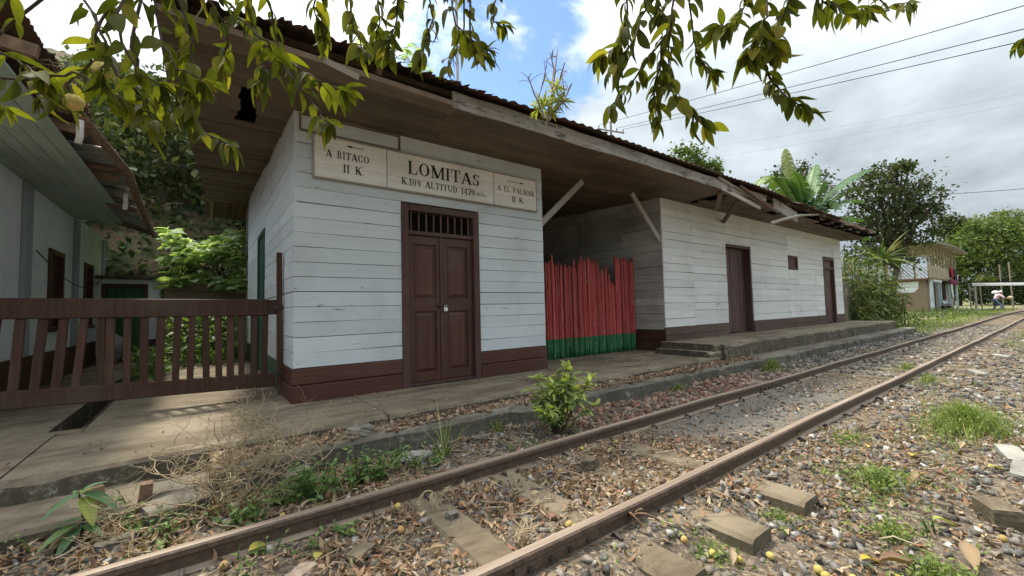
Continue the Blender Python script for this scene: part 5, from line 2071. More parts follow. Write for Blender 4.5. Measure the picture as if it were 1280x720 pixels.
# ---- tree overhead: its twigs hang into the top of the view
def leaf_mesh(name, shape, mat):
    V, T = shape
    return np_mesh(name, V, T, MAT[mat])


def hanging_tree():
    r = random.Random(77)
    t = thing('guava_tree', 'guava tree overhead with leafy twigs hanging into the top of the view', 'tree', (-1.3, -1.0, 0))
    shapes = [leaf_shape(6, 0.42, 0.30, 0.20), leaf_shape(6, 0.35, 0.45, 0.40), leaf_shape(6, 0.45, 0.18, 0.10, curl=0.03), leaf_shape(6, 0.33, 0.5, 0.6), leaf_shape(6, 0.33, -0.2, 0.3, 1.7, curl=0.05), leaf_shape(6, 0.42, 0.6, 0.25, 1.0, curl=-0.04), leaf_shape(6, 0.26, 0.7, 0.9, 1.2)]
    meshes = [leaf_mesh('leaf', s_, 'guava leaves') for s_ in shapes]
    hubs = {'L': at(260, -170, 1.25), 'M': at(520, -190, 1.45), 'R': at(880, -200, 1.6), 'E': at(1290, -120, 1.8)}
    trunk_top = Vector((-1.15, -0.85, 2.2))
    m = MB()
    m.tube([(-1.3, -1.0, -0.05), (-1.34, -0.98, 0.8), (-1.2, -0.9, 1.6), trunk_top], [0.11, 0.09, 0.085, 0.075], 10)
    m.build('trunk', MAT['bark'], t, smooth=True)
    for k, h in hubs.items():
        mid = (trunk_top + h) * 0.5 + Vector((0, 0, 0.35))
        MB().tube([trunk_top, mid, h], [0.06, 0.04, 0.022], 8).build('limb', MAT['bark'], t, smooth=True)
    # (hub, depth, leaf length, density, control points in the view)
    T = [
        ('L', 1.25, 0.115, 1.0, [(150, -30), (122, 45), (108, 88), (82, 102), (55, 122)]),
        ('L', 1.25, 0.105, 1.1, [(178, -25), (165, 60), (182, 112), (215, 142), (250, 165), (288, 182)]),
        ('L', 1.30, 0.120, 1.2, [(215, -20), (236, 40), (242, 90), (236, 132)]),
        ('L', 1.35, 0.110, 1.5, [(260, -25), (300, 22), (332, 52), (362, 78), (398, 100), (432, 112)]),
        ('L', 1.35, 0.100, 1.0, [(330, -25), (345, 50), (366, 100), (398, 138), (410, 152)]),
        ('L', 1.15, 0.120, 0.8, [(-60, 10), (-20, 60), (20, 75), (48, 92)]),
        ('L', 1.15, 0.105, 0.7, [(60, -60), (95, -20), (118, 22), (135, 60), (128, 96)]),
        ('L', 1.20, 0.110, 0.9, [(150, -40), (150, 40), (170, 92), (205, 105)]),
        ('L', 1.15, 0.110, 0.8, [(-70, 60), (-30, 100), (40, 99), (95, 92), (120, 105), (160, 128)]),
        ('L', 1.30, 0.110, 1.0, [(240, -30), (270, 10), (285, 50), (278, 88)]),
        ('L', 1.25, 0.110, 1.2, [(190, -30), (200, 50), (222, 85), (255, 100)]),
        ('L', 1.30, 0.105, 1.2, [(300, -30), (318, 30), (330, 80), (322, 104)]),
        ('L', 1.20, 0.105, 1.1, [(120, 50), (150, 95), (180, 120), (192, 150)]),
        ('L', 1.20, 0.110, 0.7, [(-60, 100), (-30, 120), (5, 135)]),
        ('M', 1.50, 0.115, 2.1, [(400, -40), (394, 8), (404, 45)]),
        ('M', 1.50, 0.115, 2.25, [(430, -40), (442, 30), (452, 62)]),
        ('M', 1.55, 0.115, 2.4, [(470, -45), (476, 20), (468, 58)]),
        ('M', 1.50, 0.115, 2.4, [(500, -40), (498, 22), (486, 62)]),
        ('M', 1.55, 0.115, 2.4, [(532, -40), (540, 22), (526, 66)]),
        ('M', 1.55, 0.115, 1.95, [(560, -40), (570, 30), (596, 58)]),
        ('M', 1.60, 0.100, 0.8, [(578, -40), (582, 30), (570, 62), (560, 84)]),
        ('M', 1.55, 0.085, 0.9, [(584, -30), (588, 45), (600, 75), (612, 62)]),
        ('M', 1.60, 0.090, 0.9, [(630, -50), (618, 0), (616, 25), (632, 32)]),
        ('R', 1.60, 0.115, 2.25, [(770, -40), (785, 10), (776, 55), (752, 68)]),
        ('R', 1.60, 0.125, 2.1, [(800, -40), (806, 15), (790, 55), (765, 82)]),
        ('R', 1.60, 0.120, 1.0, [(846, -40), (838, 30), (835, 80), (838, 112), (862, 140), (884, 156)]),
        ('R', 1.60, 0.105, 1.0, [(836, 40), (812, 72), (792, 100), (762, 134)]),
        ('R', 1.60, 0.115, 1.0, [(828, 60), (818, 108), (820, 148)]),
        ('R', 1.70, 0.110, 2.25, [(862, -30), (866, 40), (870, 76), (894, 92)]),
        ('R', 1.60, 0.125, 2.7, [(930, -45), (928, 10), (915, 30), (898, 32)]),
        ('R', 1.60, 0.130, 2.7, [(960, -45), (958, 20), (944, 50), (934, 68)]),
        ('R', 1.60, 0.125, 2.55, [(990, -45), (984, 10), (966, 40), (968, 62)]),
        ('R', 1.65, 0.110, 1.65, [(950, 60), (962, 98), (984, 122), (1012, 136)]),
        ('R', 1.60, 0.115, 1.8, [(1010, -45), (1030, 0), (1052, 14), (1088, 8)]),
        ('R', 1.70, 0.090, 0.8, [(1060, -40), (1085, -5), (1110, 8), (1138, 2)]),
        ('R', 1.60, 0.120, 1.95, [(820, -40), (822, 8), (830, 22)]),
        ('E', 1.80, 0.110, 0.5, [(1310, -20), (1290, 30), (1278, 50)]),
    ]
    leaves = []
    for hub, d, ll, dens, pts in T:
        P = []
        for i, (px, py) in enumerate(pts):
            P.append(at(px, py, d + r.uniform(-0.09, 0.09)))
        if pts[0][1] < 0 or hub == 'E' or pts[0][0] < 0:
            path = [hubs[hub], (hubs[hub] + P[0]) * 0.5 + Vector((0, 0, 0.03))] + P
        else:
            path = P
        # resample smoothly
        dense = []
        for a, b2 in zip(path[:-1], path[1:]):
            for k in range(4):
                q = a + (b2 - a) * (k / 4)
                dense.append(q + Vector((r.uniform(-1, 1), r.uniform(-1, 1), r.uniform(-1, 1))) * 0.006)
        dense.append(path[-1])
        n = len(dense)
        MB().tube(dense, [0.0045 * (1 - 0.8 * i / n) + 0.0012 for i in range(n)], 5).build('twig', MAT['twig'], t, smooth=True)
        # leaves: pairs along the twig, a whorl at its tip
        start = P[0] if pts[0][1] >= -20 else P[1] * 0.6 + P[0] * 0.4
        run = 0.0
        acc = 0.0
        side = 1
        for a, b2 in zip(dense[:-1], dense[1:]):
            seg = (b2 - a).length
            acc += seg
            q = CAM - a
            pr = (a - CAM)
            zc = pr.dot(FW)
            py = 360 + pr.dot(DN) / zc * FPX
            if py < -130 or acc < 0.025 / dens:
                continue
            acc = 0.0
            td = (b2 - a).normalized()
            for sg in ((1, -1, 1) if hub in 'MR' else (1, -1)):
                if r.random() > 0.9 * min(1.0, dens):
                    continue
                out = td.cross(Vector((r.uniform(-.5, .5), r.uniform(-.5, .5), 1))).normalized() * sg
                dv = (td * 0.45 + out * r.uniform(0.5, 1.0) + Vector((0, 0, -r.uniform(0.1, 1.1)))).normalized()
                leaves.append((a, dv, ll * r.uniform(0.42, 0.85)))
        td = (dense[-1] - dense[-3]).normalized()
        for k in range(6):
            a = k / 6 * 6.28 + r.uniform(-.3, .3)
            s1 = td.cross(Vector((0.2, 0.1, 1))).normalized()
            s2 = td.cross(s1)
            dv = (td * r.uniform(0.4, 1.0) + (s1 * math.cos(a) + s2 * math.sin(a)) * 0.7 + Vector((0, 0, -0.55))).normalized()
            leaves.append((dense[-1] - td * r.uniform(0, 0.02), dv, ll * r.uniform(0.5, 0.8)))
    # the 300 largest stay single leaves, the rest are joined
    def in_view(p):
        v = Vector(p) - CAM
        return 360 + v.dot(DN) / v.dot(FW) * FPX > -15
    leaves.sort(key=lambda q: (not in_view(q[0]), -q[2] / (q[0] - CAM).length))
    for p, dv, ln in leaves[:300]:
        o = put('leaf', r.choice(meshes), t)
        up = Vector((r.uniform(-.6, .6), r.uniform(-.6, .6), 1))
        M3 = frame_x(dv, up)
        o.matrix_basis = Matrix.Translation(p + Vector(dv) * 0.006) @ M3.to_4x4() @ Matrix.Diagonal((ln, ln, ln, 1))
    rest = leaves[300:]
    # leaves that stay above the view, so that the crown closes overhead
    extra = []
    for k, h in hubs.items():
        for i in range(60):
            p = h + Vector((r.gauss(0, 0.28), r.gauss(0, 0.28), abs(r.gauss(0, 0.18)) + 0.12))
            extra.append((p, Vector((r.uniform(-1, 1), r.uniform(-1, 1), -0.6)).normalized(), 0.11))
    rest += extra
    if rest:
        Pn = np.array([tuple(q[0]) for q in rest])
        Dn = np.array([tuple(q[1]) for q in rest])
        Sn = np.array([[q[2]] * 3 for q in rest])
        o = scatter('leaves', MAT['guava leaves joined'], shapes, Pn, align(Dn), Sn, t)
        o['kind'] = 'stuff'
    # a few fruits hang among the leaves
    V, Tt = ico()
    for px, py, d in ((92, 128, 1.2), (128, 88, 1.2), (1302, 60, 1.8)):
        bmx = bmesh.new()
        bmesh.ops.create_icosphere(bmx, subdivisions=2, radius=0.024)
        me = bpy.data.meshes.new('fruit')
        bmx.to_mesh(me)
        me.materials.append(MAT['guava fruit'])
        me.polygons.foreach_set('use_smooth', [True] * len(me.polygons))
        put('fruit', me, t, at(px, py, d))
    return len(leaves)


NLEAF = hanging_tree()

# ------------------------------------------------------------------ far end of the line: bamboo house, people, barrier
def bamboo_house():
    h = thing('two_storey_house', 'two storey bamboo and mud house with an open upper veranda beside the track', 'house', (55, 8, 0.1))
    X0, X1, Yf, Yb = 48.5, 62.0, 6.95, 9.6
    z0, zm, zr = 0.08, 2.9, 5.85
    m = MB()
    m.box((X0, Yf + 0.25, z0), (X0 + 0.15, Yb, zm - 0.05))
    m.build('mud_wall', MAT['mud wall'], h)
    m = MB()
    V = [(X0 - 0.04, Yf + 0.7 + 0.15 * math.cos(a) * 7, 1.95 + 0.75 * math.sin(a)) for a in np.linspace(math.pi, 2 * math.pi, 9)]
    V = [(X0 - 0.03, Yf + 0.7, 2.7), (X0 - 0.03, Yb - 0.1, 2.7), (X0 - 0.03, Yb - 0.2, 2.1), (X0 - 0.03, Yb - 1.0, 1.75), (X0 - 0.03, Yf + 1.0, 1.8), (X0 - 0.03, Yf + 0.75, 2.1)]
    m.add(V, [(0, 1, 2, 3, 4, 5)])
    m.build('whitewash_patch', MAT['plaster'], h)
    for a, c, mt in ((X0 + 0.1, X0 + 2.2, 'mud wall'), (X0 + 4.0, X0 + 7.2, 'mud wall'), (X0 + 9.2, X1, 'grey wood')):
        m = MB()
        m.box((a, Yf + 0.3, z0), (c, Yf + 0.42, zm - 0.05))
        m.build('front_wall', MAT[mt], h)
    m = MB()
    m.box((X0 + 0.2, Yf + 0.9, z0), (X1, Yf + 1.0, zm))
    m.build('inner_wall', MAT['soffit wood'], h)
    for x in (X0 + 0.05, X0 + 0.5, X0 + 3.2, X0 + 4.2, X0 + 8.4, X0 + 12.9):
        m = MB()
        m.bar((x, Yf, z0), (x, Yf, zm), 0.16, 0.16, (1, 0, 0), 0.02)
        m.build('post', MAT['pale blue paint'], h)
    m = MB()
    m.box((X0 - 0.25, Yf - 0.12, zm - 0.06), (X1 + 0.2, Yb, zm + 0.06))
    m.build('floor_deck', MAT['pole wood'], h)
    m = MB()
    m.box((X0 + 0.5, Yf - 0.14, zm - 0.28), (X0 + 4.2, Yf - 0.08, zm - 0.07))
    m.build('lintel', MAT['pale blue paint'], h)
    # slanted bamboo slats on the near side, boards on the front
    y = Yf - 0.3
    while y < Yb + 0.7:
        a = max(Yf, y)
        za = zm + 0.08 + max(0.0, (Yf - y)) * 1.3
        q = min(Yb, y + 0.85)
        zq = zm + 0.08 + (q - y) * 1.3
        if q - a > 0.08 and za < zm + 1.1:
            m = MB()
            m.bar((X0 - 0.15, a, za), (X0 - 0.15, q, min(zq, zm + 1.15)), 0.05, 0.075, (1, 0, 0))
            m.build('slanted_slat', MAT['dry bamboo'], h)
        y += 0.25
    x = X0
    k = 0
    rr = random.Random(8)
    while x < X1 - 0.1:
        w = rr.uniform(0.3, 0.5)
        m = MB()
        m.box((x + 0.015, Yf - 0.02, zm + 0.1), (min(x + w, X1) - 0.015, Yf + 0.03, zm + 1.12 + rr.uniform(-0.04, 0.04)))
        m.build('parapet_board', MAT['dry bamboo'] if k % 5 else MAT['grey wood'], h)
        x += w
        k += 1
    for i in range(10):
        x = X0 + (X1 - X0) * (i / 9) ** 1.1
        m = MB()
        m.tube([(x, Yf + 0.05, zm + 0.06), (x, Yf + 0.05, zr - 0.12)], 0.075, 7)
        m.build('veranda_post', MAT['dry bamboo'], h)
    for y in (Yf + 0.9, Yf + 1.8, Yb):
        m = MB()
        m.tube([(X0 - 0.05, y, zm + 0.06), (X0 - 0.05, y, zr)], 0.06, 7)
        m.build('veranda_post', MAT['dry bamboo'], h)
    # curved sheet roof
    V, F = [], []
    n = 12
    for i in range(n + 1):
        t = i / n
        x = X0 - 0.9 + (X1 - X0 + 2.2) * t
        zz = zr + 0.35 * math.sin(t * 2.6) - 0.1 * t
        for y, dz in ((Yf - 0.8, -0.12), ((Yf + Yb) / 2, 0.20), (Yb + 1.0, 0.05)):
            V.append((x, y, zz + dz))
    for i in range(n):
        for k in range(2):
            F.append((i * 3 + k, i * 3 + k + 3, i * 3 + k + 4, i * 3 + k + 1))
    o = MB().add(V, F).build('roof', MAT['grey sheet'], h, smooth=True)
    o.modifiers.new('thick', 'SOLIDIFY').thickness = 0.06
    for i in range(8):
        x = X0 - 0.6 + 2.0 * i
        m = MB()
        m.tube([(x, Yf - 0.75, zr - 0.18), (x, Yb + 0.9, zr - 0.02)], 0.05, 6)
        m.build('rafter', MAT['dry bamboo'], h)
    # washing hung over the parapet at the far corner
    def cloth(x0, x1, zt, zb, y, mt, nm, lab):
        V, F = [], []
        for i in range(7):
            for j in range(6):
                u, v = i / 6, j / 5
                V.append((x0 + (x1 - x0) * u, y - 0.06 - 0.08 * math.sin(u * 9 + v) * v, zt + (zb - zt) * v + 0.04 * math.sin(u * 8)))
        for i in range(6):
            for j in range(5):
                F.append((i * 6 + j, i * 6 + 6 + j, i * 6 + 7 + j, i * 6 + 1 + j))
        o = MB().add(V, F).build(nm, MAT[mt], smooth=True)
        o.modifiers.new('thick', 'SOLIDIFY').thickness = 0.02
        tag(o, lab, 'laundry')
    cloth(57.6, 59.0, 4.25, 3.25, Yf - 0.05, 'red cloth', 'hanging_laundry', 'red garment hung over the veranda parapet of the bamboo house')
    cloth(59.3, 61.2, 4.1, 3.1, Yf - 0.05, 'black cloth', 'hanging_laundry', 'black garment hung at the far corner of the bamboo house')
    cloth(56.4, 61.0, 3.05, 2.55, Yf - 0.12, 'maroon cloth', 'hanging_laundry', 'maroon cloth hung below the veranda of the bamboo house')
    cloth(56.9, 57.6, 2.6, 1.2, Yf - 0.1, 'white cloth', 'hanging_laundry', 'pale strip of cloth hanging at the front of the bamboo house')


bamboo_house()


def skin_mesh(name, verts, edges, radii, mat, parent, root=0):
    me = bpy.data.meshes.new(name)
    me.from_pydata(verts, edges, [])
    o = put(name, me, parent)
    sk = o.modifiers.new('skin', 'SKIN')
    for i, rr in enumerate(radii):
        me.skin_vertices[0].data[i].radius = (rr, rr) if not isinstance(rr, tuple) else rr
        me.skin_vertices[0].data[i].use_root = i == root
    sb = o.modifiers.new('sub', 'SUBSURF')
    sb.levels = sb.render_levels = 2
    me.materials.append(MAT[mat])
    return o


def person(label, loc, yaw, joints, shirt, trousers, hat=None):
    """joints: local positions, x to the person's front, y to the left"""
    p = thing('person', label, 'person', loc)
    c, s_ = math.cos(yaw), math.sin(yaw)
    L = Vector(loc)
    J = {k: L + Vector((v[0] * c - v[1] * s_, v[0] * s_ + v[1] * c, v[2])) for k, v in joints.items()}
    names = ['pelvis', 'chest', 'neck', 'head', 'crown', 'sl', 'el', 'hl', 'sr', 'er', 'hr', 'pl', 'kl', 'al', 'tl', 'pr', 'kr', 'ar', 'tr']
    rad_ = [0.115, 0.125, 0.055, 0.085, 0.07, 0.06, 0.042, 0.036, 0.06, 0.042, 0.036, 0.085, 0.06, 0.042, 0.036, 0.085, 0.06, 0.042, 0.036]
    E = [(0, 1), (1, 2), (2, 3), (3, 4), (1, 5), (5, 6), (6, 7), (1, 8), (8, 9), (9, 10), (0, 11), (11, 12), (12, 13), (13, 14), (0, 15), (15, 16), (16, 17), (17, 18)]
    skin_mesh('body', [J[n] for n in names], E, rad_, 'skin', p)
    ns = ['pelvis', 'chest', 'sl', 'el', 'sr', 'er']
    skin_mesh('shirt', [J[n] for n in ns], [(0, 1), (1, 2), (2, 3), (1, 4), (4, 5)], [0.15, 0.165, 0.085, 0.07, 0.085, 0.07], shirt, p)
    nt = ['pelvis', 'pl', 'kl', 'al', 'pr', 'kr', 'ar']
    skin_mesh('trousers', [J[n] for n in nt], [(0, 1), (1, 2), (2, 3), (0, 4), (4, 5), (5, 6)], [0.145, 0.11, 0.085, 0.06, 0.11, 0.085, 0.06], trousers, p)
    hd = J['head'] * 0.45 + J['crown'] * 0.55
    V, T = ico()
    MB().add([hd + Vector(v) * 0.115 + Vector((-0.02 * c, -0.02 * s_, 0.03)) for v in V], [tuple(t) for t in T]).build('hair' if not hat else 'cap', MAT[hat or 'hair'], p, smooth=True)
    return p, J


person('person in a pale shirt sitting in the doorway of the bamboo house', (50.4, 6.55, 0.08), rad(-110),
       dict(pelvis=(0, 0, 0.38), chest=(0.08, 0, 0.80), neck=(0.13, 0, 0.98), head=(0.17, 0, 1.10), crown=(0.17, 0, 1.22), sl=(0.10, 0.2, 0.90), el=(0.2, 0.27, 0.66), hl=(0.42, 0.16, 0.60),
            sr=(0.10, -0.2, 0.90), er=(0.2, -0.27, 0.66), hr=(0.42, -0.12, 0.58), pl=(0.02, 0.11, 0.36), kl=(0.45, 0.14, 0.50), al=(0.50, 0.14, 0.09), tl=(0.68, 0.14, 0.05),
            pr=(0.02, -0.11, 0.36), kr=(0.45, -0.14, 0.50), ar=(0.42, -0.14, 0.09), tr=(0.60, -0.14, 0.05)), 'pale blue paint', 'black cloth')
seat = tag(MB().box((50.15, 6.4, 0.08), (50.7, 6.85, 0.30), 0.03).build('doorstep', MAT['grey wood']), 'low timber doorstep under the sitting person', 'step')
pp, J = person('person in a pink shirt and cap bending forward beside the track with sacks', (53.0, 3.85, 0.10), rad(-60),
               dict(pelvis=(0, 0, 0.88), chest=(0.22, 0, 1.26), neck=(0.32, 0, 1.40), head=(0.40, 0, 1.47), crown=(0.44, 0, 1.60), sl=(0.22, 0.21, 1.30), el=(0.30, 0.42, 1.10), hl=(0.45, 0.62, 1.28),
                    sr=(0.22, -0.21, 1.30), er=(0.40, -0.40, 1.06), hr=(0.62, -0.42, 0.92), pl=(0.0, 0.11, 0.84), kl=(0.16, 0.22, 0.48), al=(0.02, 0.34, 0.08), tl=(0.2, 0.36, 0.04),
                    pr=(0.0, -0.11, 0.84), kr=(0.22, -0.25, 0.48), ar=(0.16, -0.42, 0.08), tr=(0.34, -0.45, 0.04)), 'pink cloth', 'blue jeans', 'white cloth')


def sack(c, rx, ry, rz, mt, lab):
    V, T = ico()
    m = bmesh.new()
    bmesh.ops.create_icosphere(m, subdivisions=2, radius=1)
    rg = random.Random(int(c[0] * 100))
    for v in m.verts:
        k = 1 + rg.uniform(-0.12, 0.12)
        v.co = Vector((c[0] + v.co.x * rx * k, c[1] + v.co.y * ry * k, c[2] + v.co.z * rz * k))
    me = bpy.data.meshes.new('sack')
    m.to_mesh(me)
    me.materials.append(MAT[mt])
    tag(put('sack', me), lab, 'sack', 'sacks carried beside the track')


sack(tuple(J['hl'] + Vector((0.0, 0.05, 0.22))), 0.12, 0.26, 0.18, 'white cloth', 'white sack lifted in the raised hand of the bending person')
sack(tuple(J['hr'] + Vector((0.05, -0.1, 0.12))), 0.16, 0.20, 0.16, 'dry bamboo', 'tan sack held low in the other hand of the bending person')


def barrier():
    b = thing('white_barrier', 'long white horizontal barrier pole across the far end of the line', 'barrier', (58, 5, 0.1))
    m = MB()
    m.bar((56, 5.35, 2.42), (56, -3.0, 2.05), 0.10, 0.24, (0, 0, 1), 0.02)
    m.build('boom', MAT['white bar'], b)
    m = MB()
    m.bar((56.3, 5.35, 2.65), (56.3, -3.0, 2.28), 0.10, 0.10)
    m.build('dark_rail', MAT['black cloth'], b)
    for y in (5.2, -2.6):
        m = MB()
        m.tube([(56.15, y, 0.1), (56.15, y, 2.5)], 0.08, 8)
        m.build('post', MAT['grey wood'], b)
    side = ('leftmost short pale post left of the white barrier', 'second short pale post at the left end of the white barrier', 'first of the four tall pale posts beyond the white barrier', 'second of the four tall pale posts beyond the white barrier', 'third of the four tall pale posts beyond the white barrier', 'rightmost of the four tall pale posts beyond the white barrier')
    for i, (x, y, l) in enumerate(((60, 5.9, 2.6), (60, 5.2, 3.1), (62, 4.0, 4.4), (62, 3.4, 4.6), (62, 2.4, 4.6), (62, 1.9, 4.4))):
        m = MB()
        m.tube([(x, y, 0.1), (x + 0.1, y + 0.05, l)], 0.055, 7)
        tag(m.build('pale_post', MAT['pale bark']), side[i], 'post', 'posts beyond the barrier')
    m = MB()
    m.tube([(60, 1.2, 1.2), (60, -0.9, 5.2)], 0.10, 7)
    tag(m.build('leaning_pole', MAT['pale bark']), 'pale pole leaning diagonally beyond the white barrier', 'pole')
    m = MB()
    m.box((56.5, 1.1, 0.1), (57.4, 2.2, 0.85), 0.05)
    m.box((56.45, 1.05, 0.85), (57.45, 2.25, 0.93), 0.03)
    tag(m.build('dark_crate', MAT['black cloth']), 'dark crate standing on the ground under the white barrier', 'crate')


barrier()


def utility():
    # pole with two cross arms behind the roof; three cables run from it over the line
    base = at(764, 170, 36)
    p = thing('utility_pole', 'wooden utility pole with cross arm showing above the station roof', 'utility pole', (base.x, base.y, 0.1))
    top = base.z + 1.3
    m = MB()
    m.tube([(base.x, base.y, 0.0), (base.x, base.y, top)], [0.14, 0.10], 8)
    m.build('pole', MAT['grey wood'], p)
    ax = Vector((0.80, -0.59, 0))
    arm = Vector((base.x, base.y, base.z + 0.45))
    for dz, l in ((0.0, 1.15), (0.55, 0.0)):
        if l:
            m = MB()
            m.bar(arm - ax * l + Vector((0, 0, 0.22)), arm + ax * l - Vector((0, 0, 0.22)), 0.09, 0.11)
            m.build('cross_arm', MAT['grey wood'], p)
    ends = []
    for k in (-1.05, -0.45, 0.5, 1.05):
        q = arm + ax * k + Vector((0, 0, 0.08 - 0.2 * k))
        m = MB()
        m.tube([q, q + Vector((0, 0, 0.10)), q + Vector((0, 0, 0.16)), q + Vector((0, 0, 0.26))], [0.03, 0.06, 0.07, 0.04], 7)
        m.build('insulator', MAT['pole metal'], p)
        ends.append(q + Vector((0, 0, 0.25)))
    tgt = [(1330, -21, 13), (1330, 10, 13), (1330, 26, 13)]
    labs = ('upper of three parallel black power cables crossing the sky', 'middle of three parallel black power cables crossing the sky', 'lower of three parallel black power cables crossing the sky')
    for e, tg, lb in zip((ends[0], ends[2], ends[3]), tgt, labs):
        q = at(*tg)
        q2 = q + (q - e) * 1.2
        pts = [e + (q2 - e) * t - Vector((0, 0, 0.35 * 4 * t * (1 - t))) for t in np.linspace(0, 1, 24)]
        m = MB()
        m.tube(pts, 0.016, 5)
        tag(m.build('power_cable', MAT['cable']), lb, 'cable')
    q0, q1 = at(1120, 245, 60), at(1400, 224, 42)
    m = MB()
    m.tube([q0 + (q1 - q0) * t - Vector((0, 0, 1.2 * t * (1 - t))) for t in np.linspace(0, 1, 16)], 0.035, 5)
    tag(m.build('power_cable', MAT['cable']), 'single dark cable low in the sky above the trees on the right', 'cable')
    for (a, c), lb in zip((((880, 185, 70), (1400, 94, 50)), ((900, 196, 70), (1400, 104, 50))), ('upper of the two faint thin cables below the black power cables', 'lower of the two faint thin cables below the black power cables')):
        q0, q1 = at(*a), at(*c)
        m = MB()
        m.tube([q0 + (q1 - q0) * t - Vector((0, 0, 1.5 * t * (1 - t))) for t in np.linspace(0, 1, 16)], 0.014, 5)
        tag(m.build('power_cable', MAT['pole metal']), lb, 'cable', 'faint distant cables')
    # thin mast on the roof
    q = aty(572, 96, 5.0)
    m = MB()
    m.tube([(q.x, 5.0, 3.95), (q.x, 5.0, 7.2)], 0.022, 8)
    m.tube([(q.x, 5.0, 3.9), (q.x, 5.0, 4.02)], 0.06, 8)
    tag(m.build('roof_mast', MAT['pole metal']), 'thin grey metal mast rising from the station roof', 'mast')


utility()

# ------------------------------------------------------------------ things on the ground
STONES = []
for k in range(7):
    q = np.array([(x, y, z) for x in (-1, 1) for y in (-1, 1) for z in (-1, 1)], float) * 0.72
    q = (q + NR.uniform(-0.5, 0.5, (8, 3))) * np.array([1.15, NR.uniform(0.5, 0.85), NR.uniform(0.28, 0.6)])
    T = np.array([(0, 1, 3), (0, 3, 2), (4, 6, 7), (4, 7, 5), (0, 4, 5), (0, 5, 1), (2, 3, 7), (2, 7, 6), (0, 2, 6), (0, 6, 4), (1, 5, 7), (1, 7, 3)])
    STONES.append((q, T))
DEAD = [leaf_shape(3, w_, f, b2, curl=c) for w_, f, b2, c in ((0.45, 0.6, 0.3, 0.08), (0.36, -0.7, -0.4, 0.05), (0.28, 0.3, -0.2, -0.1), (0.22, 1.1, 0.2, 0.12), (0.18, 0.4, 0.1, 0.02))]
CHIP = [leaf_shape(2, 0.5, f, b2, curl=c) for f, b2, c in ((0.5, 0.3, 0.1), (-0.6, -0.2, 0.05), (0.9, -0.3, -0.1))]


def blocked(P):
    """true where a rail, a sleeper end or a kerb already lies"""
    y = P[:, 1]
    xs_ = np.array(SLEEPERS)
    near = np.min(np.abs(P[:, 0][:, None] - xs_[None]), axis=1)
    clear = (P[:, 0] > 7.5) & (near < 0.11) & (y > 1.5) & (y < 2.5) & (NR.random(len(P)) < 0.85)
    clear |= (near < 0.11) & (y > 1.5) & (y < 2.5) & (np.abs(P[:, 0] - 1.1) < 0.2) & (NR.random(len(P)) < 0.93)
    clear |= (near < 0.11) & (y > 1.5) & (y < 2.5) & (np.abs(P[:, 0] - 1.69) < 0.2) & (NR.random(len(P)) < 0.72)
    clear |= (near < 0.11) & (y > 0.95) & (y < 1.24) & (P[:, 0] > 1.4) & (P[:, 0] < 3.1) & (NR.random(len(P)) < 0.88)
    clear |= (P[:, 0] > 3.3) & (P[:, 0] < 8.2) & (y > 1.5) & (y < 2.46) & (NR.random(len(P)) < 0.5)
    return clear | (np.abs(y - Y1) < 0.055) | (np.abs(y - Y2) < 0.055) | (y > 3.40)


def zone(n, x0, x1, y0, y1, power=1.0):
    x = x0 + (x1 - x0) * NR.random(n) ** power
    y = NR.uniform(y0, y1, n)
    P = np.stack([x, y, np.zeros(n)], 1)
    P[:, 2] = gz_np(P[:, :2])
    P = P[seen(P)]
    # uneven cover: bare earthy patches between the heaps
    q = np.array([wave(a * 0.9 + 3.1, b2 * 1.9 + 0.7) + 0.8 * wave(a * 2.3, b2 * 3.1) for a, b2 in P[:, :2]])
    P = P[NR.random(len(P)) < np.clip(0.72 + 0.9 * q, 0.22, 1.0)]
    return P[~blocked(P)]


def flat_rot(n, tilt):
    return rot_mats(NR.normal(0, tilt, n), NR.normal(0, tilt, n), NR.uniform(0, 6.28, n))


def lay(name, label, cat, mat, tm, zones, size, tilt, lift):
    Ps, Ss = [], []
    for (n, x0, x1, y0, y1, pw, sz) in zones:
        P = zone(n, x0, x1, y0, y1, pw)
        Ps.append(P)
        Ss.append(NR.uniform(size[0], size[1], len(P)) * sz)
    P = np.concatenate(Ps)
    s_ = np.concatenate(Ss)
    P[:, 2] += lift * s_
    o = scatter(name, MAT[mat], tm, P, flat_rot(len(P), tilt), s_[:, None] * np.ones((1, 3)))
    return tag(o, label, cat, kind='stuff')


lay('gravel', 'grey ballast gravel around the track', 'gravel', 'gravel', STONES,
    [(12000, 0.2, 6.5, -1.6, 1.44, 1.0, 0.9), (13000, 6.0, 22, -4.0, 1.44, 1.4, 1.25), (4500, 0.8, 7, -3.2, -1.6, 1.0, 1.0), (1800, 0.0, 3.4, 1.53, 2.45, 1, 0.8), (2600, 3.0, 10, 1.53, 2.45, 1, 0.75), (5200, 8, 26, 1.53, 2.45, 1.2, 1.2),
     (2600, -1.2, 2.6, 2.55, 3.38, 1, 0.9), (3800, 1.2, 8.0, 2.55, 3.38, 1, 0.9), (6500, 7.2, 24, 2.55, 3.38, 1.2, 1.2)], (0.008, 0.036), 0.5, 0.10)
lay('leaf_litter', 'dry brown leaf litter scattered over the ballast', 'leaf litter', 'leaf litter', DEAD,
    [(17500, 0.2, 7.0, -1.6, 1.44, 1, 0.8), (2500, 0.8, 7, -3.2, -1.6, 1.0, 1.0), (5200, 6.0, 16, -3.0, 1.44, 1.3, 1.0), (8200, -0.3, 3.3, 1.53, 2.45, 1, 0.8), (1400, 3.2, 8, 1.53, 2.45, 1, 0.8), (7500, -1.4, 1.3, 2.55, 3.40, 1, 0.95),
     (2200, 1.2, 4.0, 2.55, 3.38, 1, 0.9), (600, 4, 12, 2.55, 3.4, 1, 1)], (0.025, 0.085), 0.45, 0.2)
